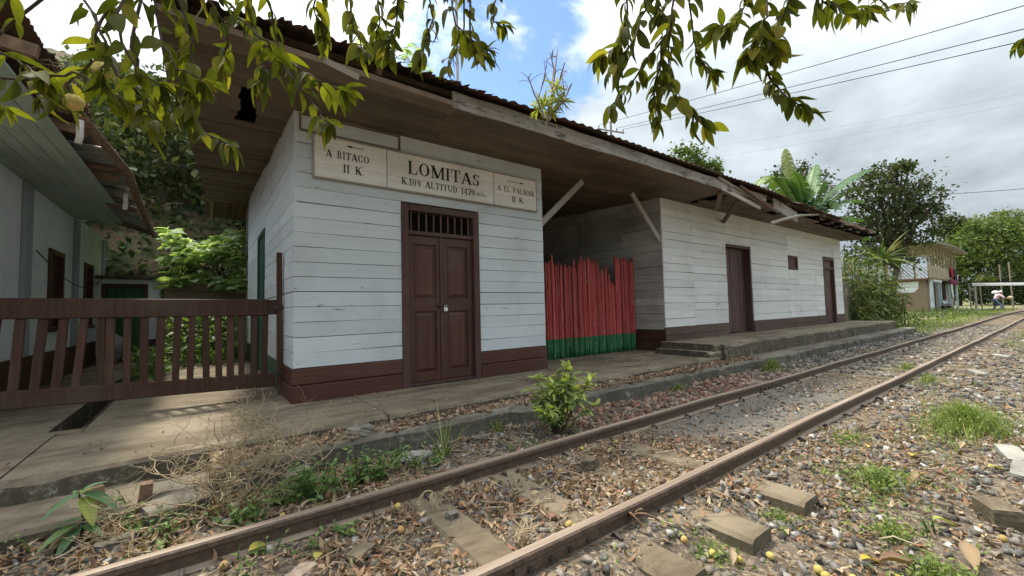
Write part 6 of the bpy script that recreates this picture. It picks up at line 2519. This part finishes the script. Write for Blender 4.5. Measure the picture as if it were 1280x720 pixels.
lay('leaf_crumbs', 'broken leaf crumbs lying between the stones', 'leaf litter', 'leaf litter', CHIP,
    [(24000, 0.2, 6.5, -1.6, 1.44, 1, 1.0), (9000, -0.3, 3.6, 1.53, 2.45, 1, 1.0), (2500, 3.4, 9, 1.53, 2.45, 1, 1), (7000, -1.4, 4.0, 2.55, 3.4, 1, 1.0)], (0.010, 0.035), 0.7, 0.35)
lay('brick_rubble', 'reddish broken tile and leaf rubble in front of the kerb', 'rubble', 'red rubble', DEAD + STONES[:1],
    [(4600, 2.9, 8.2, 2.68, 3.38, 1, 1.0), (300, 0.5, 3.3, 1.53, 2.45, 1, 0.7), (260, 0.5, 7, -1, 1.4, 1, 0.7)], (0.018, 0.055), 0.4, 0.25)
# loose twigs
TW = []
for k in range(4):
    m = MB()
    m.tube([(0, 0, 0), (0.35, 0.06 * (k - 1.5), 0.03), (0.7, 0.10 * (1.5 - k), 0.02), (1, 0.02 * k, 0.05)], [0.03, 0.028, 0.024, 0.012], 4)
    V = np.array(m.v)
    T = []
    for f in m.f:
        for i in range(1, len(f) - 1):
            T.append((f[0], f[i], f[i + 1]))
    TW.append((V, np.array(T)))
lay('fallen_twigs', 'thin dry twigs strewn over the ground', 'twigs', 'twigs', TW,
    [(420, 0.2, 7.0, -1.6, 1.44, 1, 1.0), (420, -0.5, 4.0, 1.53, 2.45, 1, 1.0), (520, -1.4, 4.0, 2.55, 3.4, 1, 1.1)], (0.05, 0.20), 0.12, 0.12)

# dirt, stones and leaves lying on the kerb
n = 2800
P = np.stack([0.06 + 8.0 * NR.random(n) ** 1.3, 3.40 + 0.31 * NR.random(n) ** 0.8, np.full(n, 0.192)], 1)
P = P[seen(P)]
n = len(P)
tag(scatter('kerb_debris', MAT['leaf litter'], CHIP + STONES[:2], P, flat_rot(n, 0.35), NR.uniform(0.007, 0.030, (n, 1)) * np.ones((1, 3))), 'crumbs of earth, stone and leaf lying on the kerb', 'debris', kind='stuff')
# litter blown onto the concrete
n = 260
P = np.stack([NR.uniform(-1.6, 7.2, n), NR.uniform(3.8, 4.8, n), np.full(n, 0.262)], 1)
tag(scatter('platform_litter', MAT['leaf litter'], CHIP, P, flat_rot(n, 0.2), NR.uniform(0.015, 0.045, (n, 1)) * np.ones((1, 3))), 'small dead leaves blown onto the platform', 'leaf litter', kind='stuff')


# ---- grass and weeds
def blade():
    V = np.array([(-0.5, 0, 0), (0.5, 0, 0), (-0.4, 0.12, 0.4), (0.4, 0.12, 0.4), (-0.25, 0.42, 0.75), (0.25, 0.42, 0.75), (0, 0.85, 0.95)], float)
    return V, np.array([(0, 1, 3), (0, 3, 2), (2, 3, 5), (2, 5, 4), (4, 5, 6)])


BL = [blade()]


def grass(name, label, cx, cy, rx, ry, n, h, w=0.006, mat='grass blades', leafy=0, base=None):
    ang = NR.uniform(0, 6.28, n)
    q = np.minimum(np.abs(NR.normal(0, 0.68, n)), 2.2) * (1 + 0.35 * np.sin(3 * ang + cx) + 0.25 * np.sin(5 * ang + cy * 7))
    P = np.stack([cx + rx * q * np.cos(ang), cy + ry * q * np.sin(ang), np.zeros(n)], 1)
    P[:, 2] = (gz_np(P[:, :2]) if base is None else base) - 0.005
    hh = h * NR.uniform(0.4, 1.3, n) * (1.2 - 0.6 * np.minimum(q, 1.2))
    S = np.stack([np.full(n, w) * NR.uniform(0.7, 1.3, n), hh * NR.uniform(0.4, 1.0, n), hh], 1)
    M = rot_mats(NR.normal(0, 0.15, n), NR.normal(0, 0.15, n), NR.uniform(0, 6.28, n))
    V, T = BL[0]
    t = thing(name, label, 'grass' if name.startswith('grass') else 'weed', (cx, cy, float(P[0, 2])))
    o = scatter('blades', MAT[mat], BL, P, M, S, t)
    o['kind'] = 'stuff'
    if leafy:
        k = NR.integers(0, n, leafy)
        Q = P[k] + np.stack([NR.normal(0, 0.02, leafy), NR.normal(0, 0.02, leafy), hh[k] * NR.uniform(0.3, 0.9, leafy)], 1)
        o = scatter('leaves', MAT['grass blades'], LEAF4, Q, align(rand_dirs(leafy, 0.6)), NR.uniform(0.014, 0.036, (leafy, 1)) * np.ones((1, 3)), t)
        o['kind'] = 'stuff'
    return t


grass('grass_patch', 'large bright grass patch on the ballast right of the track', 5.55, 0.62, 0.75, 0.32, 1700, 0.20, 0.006, leafy=1300)
grass('grass_patch', 'mid sized weed patch in the foreground gravel between the sleeper ends', 3.45, 0.80, 0.32, 0.22, 420, 0.10, 0.004, leafy=900)
grass('grass_patch', 'small low weed tuft below the mid sized patch', 2.85, 0.62, 0.16, 0.12, 120, 0.07, 0.004, leafy=320)
grass('grass_patch', 'short mossy grass beside the nearest sleeper end', 2.02, 1.12, 0.18, 0.15, 520, 0.035, 0.004, leafy=120)
grass('grass_patch', 'leafy weed tuft at the bottom edge of the gravel', 2.55, 0.42, 0.15, 0.12, 140, 0.10, 0.004, leafy=420)
grass('grass_patch', 'tuft between the two nearest sleeper ends', 2.60, 1.05, 0.08, 0.08, 90, 0.06, 0.004, leafy=120)
grass('grass_patch', 'yellowish grass clump by the kerb in front of the steps', 7.9, 3.15, 0.42, 0.14, 420, 0.22, 0.005, leafy=160)
grass('grass_patch', 'small grass clump against the kerb past the bush', 5.2, 3.25, 0.25, 0.10, 160, 0.12, 0.004, leafy=60)
grass('grass_patch', 'weeds growing beside the near rail further along', 8.1, 1.25, 0.55, 0.16, 320, 0.12, 0.005, leafy=160)
grass('grass_patch', 'weeds growing between the rails further along', 9.4, 1.72, 0.6, 0.16, 260, 0.12, 0.005, leafy=120)
grass('grass_patch', 'thin weeds in the gravel left of the big grass patch', 4.3, 1.15, 0.30, 0.16, 120, 0.08, 0.004, leafy=220)
grass('grass_shoots', 'upright green grass shoots in front of the kerb', 1.55, 3.05, 0.05, 0.05, 26, 0.30, 0.014)
grass('grass_shoots', 'low grass shoots beside the stone by the kerb', 0.55, 3.10, 0.22, 0.12, 120, 0.12, 0.006, leafy=120)
grass('grass_shoots', 'grass shoots at the platform foot near the door', 2.25, 3.30, 0.08, 0.06, 40, 0.14, 0.007, leafy=40)
# seedlings spread through the ballast
n = 5200
P = np.stack([0.6 + 9 * NR.random(n) ** 1.1, NR.uniform(-1.5, 1.35, n), np.zeros(n)], 1)
P = P[seen(P)]
q = np.array([wave(a * 1.4 + 1.0, b2 * 2.2) + 0.7 * wave(a * 3.3, b2 * 4.1 + 2) for a, b2 in P[:, :2]])
P = P[q > 0.42]
P[:, 2] = gz_np(P[:, :2]) + NR.random(len(P)) * 0.035
n = len(P)
tag(scatter('seedlings', MAT['grass blades'], LEAF4, P, align(rand_dirs(n, 0.6)), NR.uniform(0.012, 0.04, (n, 1)) * np.ones((1, 3))), 'tiny green seedlings spread through the ballast', 'seedlings', kind='stuff')
# grass field along the far right
n = 26000
P = np.stack([7.0 + 38 * NR.random(n) ** 1.7, NR.uniform(-6, 1.25, n), np.zeros(n)], 1)
P = P[seen(P)]
lim = 1.25 - np.clip(1.6 - (P[:, 0] - 7) * 0.16, 0.15, 3)
keep = (P[:, 1] < lim) & (NR.random(len(P)) < np.clip(np.sin(P[:, 0] * 1.3 + 0.8 * np.sin(P[:, 1] * 2)) * 0.5 + 0.45 + (P[:, 0] - 8) * 0.03, 0.04, 1))
P = P[keep]
P[:, 2] = gz_np(P[:, :2])
n = len(P)
S = np.stack([NR.uniform(0.006, 0.014, n), NR.uniform(0.04, 0.12, n), NR.uniform(0.05, 0.16, n)], 1)
tag(scatter('grass_field', MAT['grass blades'], BL, P, rot_mats(NR.normal(0, .15, n), NR.normal(0, .15, n), NR.uniform(0, 6.28, n)), S), 'rough grass along the right side of the track', 'grass', kind='stuff')
n = 5200
P = np.stack([19 + 40 * NR.random(n) ** 1.2, NR.uniform(2.9, 4.6, n), np.zeros(n)], 1)
P[:, 2] = gz_np(P[:, :2])
S = np.stack([NR.uniform(0.008, 0.018, n), NR.uniform(0.05, 0.14, n), NR.uniform(0.06, 0.20, n)], 1)
tag(scatter('grass_verge', MAT['grass blades'], BL, P, rot_mats(NR.normal(0, .15, n), NR.normal(0, .15, n), NR.uniform(0, 6.28, n)), S), 'rough grass verge past the end of the kerb', 'grass', kind='stuff')


# ---- leafy weeds between kerb and rail
def weed(label, cx, cy, spread, stems, h, leaf, seed, mat='weed leaves', z=None):
    r = random.Random(seed)
    t = thing('leafy_weed', label, 'weed', (cx, cy, 0.0))
    m = MB()
    P, D, S = [], [], []
    for i in range(stems):
        a = r.uniform(0, 6.28)
        x, y = cx + spread * r.random() * math.cos(a), cy + spread * 0.6 * r.random() * math.sin(a)
        hh = h * r.uniform(0.5, 1.1)
        lx, ly = r.uniform(-.5, .5) * hh, r.uniform(-.5, .5) * hh
        z0 = ground_z(x, y) if z is None else z
        pts = [Vector((x + lx * q * q, y + ly * q * q, z0 + hh * q)) for q in (0, 0.35, 0.7, 1)]
        m.tube(pts, [0.004, 0.0035, 0.003, 0.0015], 4)
        k = max(4, int(hh / 0.022))
        for j in range(k):
            q = 0.2 + 0.8 * j / (k - 1)
            p = Vector((x + lx * q * q, y + ly * q * q, z0 + hh * q))
            b2 = j * 2.4 + r.uniform(-.4, .4)
            P.append(tuple(p))
            D.append((math.cos(b2), math.sin(b2), r.uniform(-0.1, 0.6)))
            S.append(leaf * r.uniform(0.6, 1.15) * (1.15 - 0.4 * q))
    m.build('stems', MAT['weed leaves'], t)['kind'] = 'stuff'
    D = np.array(D)
    D /= np.linalg.norm(D, axis=1)[:, None]
    scatter('foliage', MAT[mat], [leaf_shape(4, 0.42, 0.3, 0.3), leaf_shape(4, 0.36, 0.2, 0.15)], np.array(P), align(D), np.array(S)[:, None] * np.ones((1, 3)), t)
    return t


weed('low green weed at the left foot of the dry shrub', -0.12, 2.98, 0.16, 14, 0.14, 0.05, 11)
weed('leafy weed by the flat pale stone behind the rail', 1.30, 2.92, 0.2, 16, 0.15, 0.05, 12)
weed('low weed along the kerb foot at the far left', -0.85, 3.18, 0.22, 14, 0.12, 0.05, 21)
weed('leafy weed between the large leaved plant and the broken lump', -0.30, 3.12, 0.12, 10, 0.13, 0.045, 22)
weed('creeping weed at the rail below the large leaved plant', -0.15, 2.72, 0.2, 10, 0.07, 0.04, 23)
weed('dense green weed behind the rail near the pale stone', 0.55, 2.92, 0.22, 30, 0.23, 0.066, 1)
weed('leafy weed in the middle of the strip between rail and kerb', 0.95, 2.98, 0.26, 34, 0.23, 0.062, 2)
weed('leafy weed right of the dry shrub foot', 0.22, 2.80, 0.16, 16, 0.16, 0.055, 3)
weed('small leafy weed beside the kerb stub', -0.42, 3.30, 0.10, 9, 0.18, 0.05, 4)
weed('small leafy weed inside the far rail at the lower left', 0.25, 2.33, 0.22, 10, 0.07, 0.05, 5)
weed('weed growing against the rail web below the dry shrub', 0.60, 2.38, 0.16, 8, 0.07, 0.05, 6)
weed('leafy weed hugging the kerb under the platform edge', 1.25, 3.22, 0.22, 14, 0.13, 0.045, 7)
weed('small leafy weed in the gravel at the right edge', 3.05, 0.50, 0.07, 7, 0.08, 0.035, 8)
weed('dark creeping weed by the rail under the bush', 2.25, 2.78, 0.25, 12, 0.08, 0.035, 9)


def plant_big():
    """single plant with large leaves at the lower left"""
    r = random.Random(3)
    c = Vector((-0.50, 3.12, 0.0))
    t = thing('large_leaved_plant', 'young plant with large drooping green leaves at the lower left', 'plant', tuple(c))
    top = c + Vector((-0.01, 0.0, 0.27))
    MB().tube([c, c + Vector((0.01, 0, 0.14)), top], [0.008, 0.007, 0.004], 6).build('stem', MAT['twig'], t)
    me = leaf_mesh('leaf', leaf_shape(7, 0.40, 0.28, 0.35), 'plant leaves')
    specs = [(0.27, 200, 0.17, -0.25), (0.27, -20, 0.19, -0.3), (0.25, -60, 0.17, -0.5), (0.25, 150, 0.15, 0.0), (0.27, 80, 0.12, 0.1), (0.28, 20, 0.10, 0.5), (0.12, 210, 0.17, -0.1), (0.10, 240, 0.15, -0.3),
             (0.14, 170, 0.13, 0.0), (0.11, -40, 0.13, -0.15), (0.28, 260, 0.09, 0.6), (0.13, 10, 0.12, 0.0)]
    for z, az, ln, dz in specs:
        o = put('leaf', me, t)
        d = Vector((math.cos(rad(az)), math.sin(rad(az)), dz))
        o.matrix_basis = Matrix.Translation(c + Vector((0, 0, z))) @ frame_x(d, (0, 0, 1)).to_4x4() @ Matrix.Diagonal((ln, ln, ln, 1))


plant_big()


def bush():
    r = random.Random(41)
    c = Vector((2.60, 2.86, 0.0))
    t = thing('green_bush', 'small leafy green bush growing by the far rail below the platform', 'bush', tuple(c))
    me = [leaf_mesh('leaf', leaf_shape(5, 0.30, 0.3, 0.4), 'bush leaves'), leaf_mesh('leaf', leaf_shape(5, 0.34, 0.2, 0.2), 'bush leaves')]
    m = MB()
    cnt = 0
    rest = []
    for i in range(34):
        a = r.uniform(0, 6.28)
        rr = r.uniform(0.05, 0.33)
        tip = c + Vector((rr * math.cos(a) * 1.25 + 0.06, rr * math.sin(a) * 0.8, r.uniform(0.30, 0.60) - 0.35 * max(0, rr - 0.15)))
        if i < 3:
            tip = c + Vector(((0.36, -0.06, 0.46), (0.16, 0.0, 0.64), (-0.22, 0.04, 0.56))[i])
        mid = c + (tip - c) * 0.5 + Vector((r.uniform(-.04, .04), r.uniform(-.04, .04), 0.05))
        m.tube([c + Vector((r.uniform(-.03, .03), r.uniform(-.03, .03), 0)), mid, tip], [0.006, 0.0045, 0.002], 5)
        for j in range(30):
            q = r.uniform(0.15, 1.0) ** 0.7
            p = (c + (mid - c) * (q * 2)) if q < 0.5 else mid + (tip - mid) * (q * 2 - 1)
            b2 = r.uniform(0, 6.28)
            d = Vector((math.cos(b2), math.sin(b2), r.uniform(-0.5, 0.6) + (0.6 if q > 0.9 else 0)))
            rest.append((p, d.normalized(), r.uniform(0.055, 0.10) * (1.25 if q > 0.85 else 0.9), q))
    m.build('stems', MAT['twig'], t)
    rest.sort(key=lambda e: -e[2])
    for p, d, ln, q in rest[:300]:
        o = put('leaf', r.choice(me), t)
        o.matrix_basis = Matrix.Translation(p) @ frame_x(d, (r.uniform(-.5, .5), r.uniform(-.5, .5), 1)).to_4x4() @ Matrix.Diagonal((ln, ln, ln, 1))
    o = scatter('leaves', MAT['bush leaves joined'], [leaf_shape(4, 0.32, 0.3, 0.4)], np.array([tuple(e[0]) for e in rest[300:]]), align(np.array([tuple(e[1]) for e in rest[300:]])),
                np.array([[e[2]] * 3 for e in rest[300:]]), t)
    o['kind'] = 'stuff'


island('bush leaves joined', [(0, (0.14, 0.19, 0.075)), (0.6, (0.17, 0.24, 0.075)), (0.85, (0.27, 0.36, 0.07)), (1, (0.42, 0.50, 0.08))], trans=0.3, spec=0.5, rough=0.4)
bush()


def dry_shrub():
    r = random.Random(23)
    c = Vector((0.10, 3.02, 0.0))
    t = thing('dry_shrub', 'leafless dry shrub with tangled tan twigs in front of the platform', 'shrub', tuple(c))
    m = MB()

    def grow(p, d, ln, rr, depth):
        n = 5
        pts = [p]
        q = Vector(p)
        dd = Vector(d)
        for i in range(n):
            dd = (dd + Vector((r.gauss(0, 0.28), r.gauss(0, 0.28), r.gauss(0.0, 0.22)))).normalized()
            q = q + dd * ln / n
            if q.z < 0.03:
                q.z = 0.03
            pts.append(Vector(q))
        m.tube(pts, [rr * (1 - 0.5 * i / n) for i in range(n + 1)], 4)
        if depth == 0:
            return
        for k in range(4 if depth > 1 else 3):
            s_ = pts[r.randint(2, n)]
            nd = (dd + Vector((r.gauss(0, 0.8), r.gauss(0, 0.75), r.gauss(0.05, 0.45)))).normalized()
            grow(s_, nd, ln * r.uniform(0.45, 0.75), rr * 0.62, depth - 1)
    stems = [((-.03, 0.05), (-0.5, 0.3, 0.9), 0.42), ((0.12, 0.05), (0.7, 0.3, 0.9), 0.42), ((0.0, 0.05), (0.0, 0.25, 1.0), 0.40), ((0.15, 0.0), (1.0, 0.15, 0.5), 0.45), ((-.05, 0.02), (-0.9, 0.2, 0.7), 0.45), ((0.1, 0.02), (0.95, 0.2, 0.75), 0.5), ((0.05, 0.0), (0.5, 0.35, 0.9), 0.45), ((0.0, 0), (-0.55, 0.15, 0.75), 0.40), ((0.02, 0), (-0.15, 0.1, 1.0), 0.42), ((0.06, -.02), (0.55, 0.0, 0.8), 0.42), ((0.03, .02), (0.25, 0.2, 0.9), 0.38), ((0.0, -.02), (-0.75, -0.1, 0.5), 0.34),
             ((0.06, 0), (0.9, 0.1, 0.6), 0.40), ((0.08, .02), (0.35, -0.25, 0.8), 0.34), ((-.02, 0), (-0.3, -0.2, 0.9), 0.34), ((0.05, 0), (0.75, 0.25, 0.85), 0.45), ((0.0, 0.03), (0.1, 0.3, 1.0), 0.40)]
    for (ox, oy), d, ln in stems:
        grow(c + Vector((ox, oy, 0.0)), Vector(d).normalized(), ln * 1.0, 0.0062, 3)
    m.build('twigs', MAT['dry twig'], t)


dry_shrub()


# ---- single stones, blocks, fruits and big leaves
def rock(name, label, cat, loc, size, mat, seed, yaw=0.0, sub=5, flat=0.75, group=None):
    r = random.Random(seed)
    bmx = bmesh.new()
    bmesh.ops.create_cube(bmx, size=2)
    bmesh.ops.subdivide_edges(bmx, edges=bmx.edges[:], cuts=sub, use_grid_fill=True)
    for v in bmx.verts:
        k = v.co.normalized() * 1.25
        v.co = v.co * flat + k * (1 - flat)
        q = v.co * 2.3 + Vector((seed * 1.7, seed * 0.9, seed * 2.3))
        am = 0.25 if flat > 0.85 else 1.0
        v.co *= 1 + am * 0.10 * math.sin(q.x * 1.9 + math.sin(q.y * 2.3)) * math.cos(q.z * 1.7 + q.y) + am * 0.05 * math.sin(q.x * 5.1 + q.z * 4.3) + r.uniform(-0.012, 0.012)
    M4 = Matrix.Translation(Vector(loc)) @ Matrix.Rotation(yaw, 4, 'Z') @ Euler((r.uniform(-.1, .1), r.uniform(-.1, .1), 0)).to_matrix().to_4x4() @ Matrix.Diagonal((*[s_ / 2 for s_ in size], 1))
    bmx.transform(M4)
    me = bpy.data.meshes.new(name)
    bmx.to_mesh(me)
    me.materials.append(MAT[mat])
    return tag(put(name, me), label, cat, group)


rock('concrete_block', 'pale squared concrete block lying in the gravel at the right edge', 'block', (3.42, 0.30, 0.02), (0.20, 0.12, 0.10), 'sleeper concrete', 1, 0.5, flat=0.93)
rock('stone', 'yellowish rough stone lying between the rails', 'stone', (2.24, 2.13, 0.045), (0.12, 0.09, 0.09), 'sleeper concrete', 2, 0.4)
rock('stone', 'pale stone among the weeds right of the dry shrub', 'stone', (0.52, 3.20, 0.06), (0.17, 0.12, 0.10), 'pale stone', 3, 0.7)
rock('broken_slab', 'broken concrete lump lying in the litter left of the dry shrub', 'slab', (-0.12, 3.22, 0.05), (0.30, 0.20, 0.09), 'kerb concrete', 4, 0.3, flat=0.9)
rock('stone', 'dark flat stone beside the large leaved plant', 'stone', (-0.34, 2.95, 0.03), (0.16, 0.07, 0.06), 'kerb concrete', 5, 0.5)
rock('stone', 'pale lump at the kerb under the platform edge', 'stone', (1.02, 3.48, 0.21), (0.20, 0.12, 0.09), 'pale stone', 6, 0.2)
rock('stone', 'grey green stone beside the sleeper between the rails', 'stone', (1.12, 2.12, 0.03), (0.06, 0.05, 0.05), 'kerb concrete', 7, 0.1)
rock('stone', 'flat pale stone in the weeds behind the rail', 'stone', (1.35, 3.12, 0.04), (0.24, 0.12, 0.05), 'pale stone', 8, 0.2)
rock('stone', 'flat stone by the grass shoots under the platform', 'stone', (2.0, 3.2, 0.03), (0.22, 0.10, 0.05), 'kerb concrete', 9, 0.1)
rock('stub_post', 'dark rotten post stub standing at the kerb', 'post', (-0.48, 3.36, 0.14), (0.07, 0.07, 0.16), 'pole wood', 10, 0.3, flat=0.9)
rock('stub_post', 'pale cut post stub beside the dark rotten one', 'post', (-0.27, 3.36, 0.10), (0.06, 0.06, 0.18), 'pole wood', 11, 0.1, flat=0.9)
rock('brick_piece', 'orange brick fragment between the rails at the lower edge', 'brick', (0.36, 2.08, 0.03), (0.11, 0.08, 0.05), 'red rubble', 12, 0.5)
rock('stone', 'flat round tan stone between the rails at the lower edge', 'stone', (0.62, 2.10, 0.025), (0.12, 0.09, 0.03), 'sleeper concrete', 13, 0.5)
for i, (x, y, lb) in enumerate(((4.35, 0.25, 'pale flat stone left of the big grass patch foot'), (4.75, 0.32, 'pale flat stone under the big grass patch'), (9.6, 0.95, 'pale plank-like stone right of the track further along'),
                                (12.6, 0.9, 'pale stone lying far along the right side'))):
    rock('stone', lb, 'stone', (x, y, 0.02), (0.30, 0.12, 0.05), 'pale stone', 30 + i, 0.3 * i, flat=0.9)

fr = bmesh.new()
bmesh.ops.create_icosphere(fr, subdivisions=2, radius=0.5)
fruit_me = bpy.data.meshes.new('guava')
fr.to_mesh(fruit_me)
fruit_me.materials.append(MAT['guava fruit'])
fruit_me.polygons.foreach_set('use_smooth', [True] * len(fruit_me.polygons))
FR = [((497, 631), 'yellow fruit lying at the rail web in the weeds'), ((501, 660), 'yellow fruit on the litter near the first sleeper'), ((578, 629), 'yellow fruit at the end of the first sleeper'), ((608, 612), 'yellow fruit under the far rail right of the first sleeper'),
      ((353, 641), 'yellow fruit on the far side of the rail in the weeds'), ((415, 588), 'yellow fruit in the weeds right of the pale stone'), ((685, 585), 'pinkish fruit between the rails near the yellowish stone'), ((700, 588), 'reddish fruit beside the pinkish one between the rails'),
      ((727, 560), 'pale fruit by the far rail left of the yellowish stone'), ((770, 552), 'large yellow fruit by the far rail behind the yellowish stone'), ((711, 655), 'yellow fruit against the near rail'), ((855, 668), 'yellow fruit beside the curled tan leaf'),
      ((890, 675), 'orange fruit right of the mossy tuft by the sleeper end'), ((923, 682), 'reddish orange fruit between two sleeper ends'), ((962, 678), 'yellowish fruit at the foot of the sleeper end'), ((1022, 693), 'reddish fruit of the pair at the lower edge'),
      ((1031, 700), 'yellow fruit of the pair at the lower edge'), ((1253, 661), 'yellow fruit below the concrete block'), ((160, 660), 'yellow fruit half rotted in the litter at lower left'), ((280, 707), 'yellow fruit by the rail at the lower edge'),
      ((1066, 702), 'pale yellow fruit right of the pair at the lower edge')]
for i, ((px, py), lb) in enumerate(FR):
    q = atz(px, py, 0.03)
    s_ = R.uniform(0.028, 0.042)
    o = put('guava', fruit_me)
    o.location = (q.x, q.y, ground_z(q.x, q.y) + 0.020)
    o.scale = (s_ * 1.1, s_, s_ * 0.95)
    o.rotation_euler = (R.uniform(-1, 1), R.uniform(-1, 1), R.uniform(0, 6))
    tag(o, lb, 'fruit', 'fallen guavas')

big = leaf_shape(7, 0.44, 0.45, 0.25, curl=0.05)
curl = leaf_shape(7, 0.34, 1.2, -0.35, curl=0.09)
yl = leaf_mesh('fallen_leaf', big, 'yellow leaf')
tn = leaf_mesh('fallen_leaf', curl, 'tan leaf')
FL = [((1140, 570), 0, 0.16, 'y', 'yellow fallen leaf left of the big grass patch'), ((1235, 582), -40, 0.14, 'y', 'bright yellow fallen leaf near the right edge'), ((1075, 682), -30, 0.14, 'y', 'yellow green leaf flat on the stones at the lower edge'),
      ((1128, 710), 10, 0.16, 'y', 'broad yellow leaf at the lower edge beside a weed'), ((1165, 640), -50, 0.15, 'y', 'dull yellow leaf beside the small weed at right'), ((1085, 560), 20, 0.13, 'y', 'long yellow leaf in the gravel left of centre right'),
      ((1140, 600), -20, 0.20, 't', 'long tan leaf lying in the gravel at right'), ((1220, 695), 15, 0.26, 't', 'large curled tan leaf at the lower right'), ((1105, 550), -15, 0.16, 't', 'tan leaf in shadow below the big grass patch'), ((1095, 685), -70, 0.20, 't', 'brown curled leaf beside the yellow green leaf'),
      ((915, 690), 30, 0.14, 't', 'curled rust brown leaf between the near sleeper ends'), ((850, 660), 60, 0.12, 't', 'small upright tan leaf beside a fruit near the rail'), ((60, 690), 40, 0.20, 't', 'tan leaf in the litter at the lower left'), ((30, 680), 10, 0.16, 'y', 'pale green leaf at the left edge'),
      ((715, 660), 0, 0.10, 'y', 'small yellow leaf against the near rail'), ((690, 560), 40, 0.14, 't', 'curled brown leaf between the rails'), ((310, 690), 20, 0.16, 'y', 'green yellow leaf by the far rail at lower left'), ((760, 567), 10, 0.12, 't', 'brown leaf below the large yellow fruit'),
      ((250, 650), 30, 0.18, 't', 'tan leaf leaning in the litter left of the dry shrub'), ((395, 700), 60, 0.15, 'y', 'large pale yellow leaf between the rails at the lower edge'), ((1200, 560), 0, 0.16, 't', 'tan leaf beside the big grass patch'), ((660, 695), 80, 0.14, 't', 'tan leaf between rail and sleeper at the bottom'),
      ((535, 690), -30, 0.12, 't', 'brown leaf left of the first sleeper'), ((200, 668), 20, 0.15, 't', 'curled tan leaf at the rail at lower left'), ((1000, 545), 25, 0.13, 't', 'tan leaf in the gravel right of the near rail')]
for (px, py), az, ln, ty, lb in FL:
    q = atz(px, py, 0.03)
    o = put('fallen_leaf', yl if ty == 'y' else tn)
    d = Vector((math.cos(rad(az)), math.sin(rad(az)), 0.05))
    ln *= 0.72
    o.matrix_basis = Matrix.Translation((q.x, q.y, ground_z(q.x, q.y) + 0.024)) @ frame_x(d, (R.uniform(-.25, .25), R.uniform(-.25, .25), 1)).to_4x4() @ Matrix.Diagonal((ln, ln, ln, 1))
    tag(o, lb, 'leaf', 'large fallen leaves')

# coiled dry roots at two sleeper ends
for k, ((px, py), lb) in enumerate((((548, 630), 'tuft of pale dry roots over the first sleeper'), ((790, 655), 'loop of dry brown vine beside the near rail'), ((650, 690), 'pale dry grass stalks sticking up at the near rail'))):
    q = atz(px, py, 0.02)
    m = MB()
    rr = random.Random(k)
    for i in range(16 if k != 1 else 5):
        a = rr.uniform(0, 6.28)
        s_ = rr.uniform(0.06, 0.16)
        if k == 2:
            pts = [q + Vector((0, 0, 0)), q + Vector((rr.uniform(-.05, .05), rr.uniform(-.05, .05), 0.08)), q + Vector((rr.uniform(-.13, .13), rr.uniform(-.10, .10), 0.12))]
        else:
            pts = [q + Vector((s_ * t * math.cos(a + t * 1.3), s_ * t * math.sin(a + t * 1.3), 0.03 + 0.05 * math.sin(t * 3.1))) for t in np.linspace(0, 1, 6)]
        m.tube(pts, 0.0028 if k != 1 else 0.006, 4)
    tag(m.build('dry_roots', MAT['dry twig'] if k != 1 else MAT['root brown']), lb, 'roots')
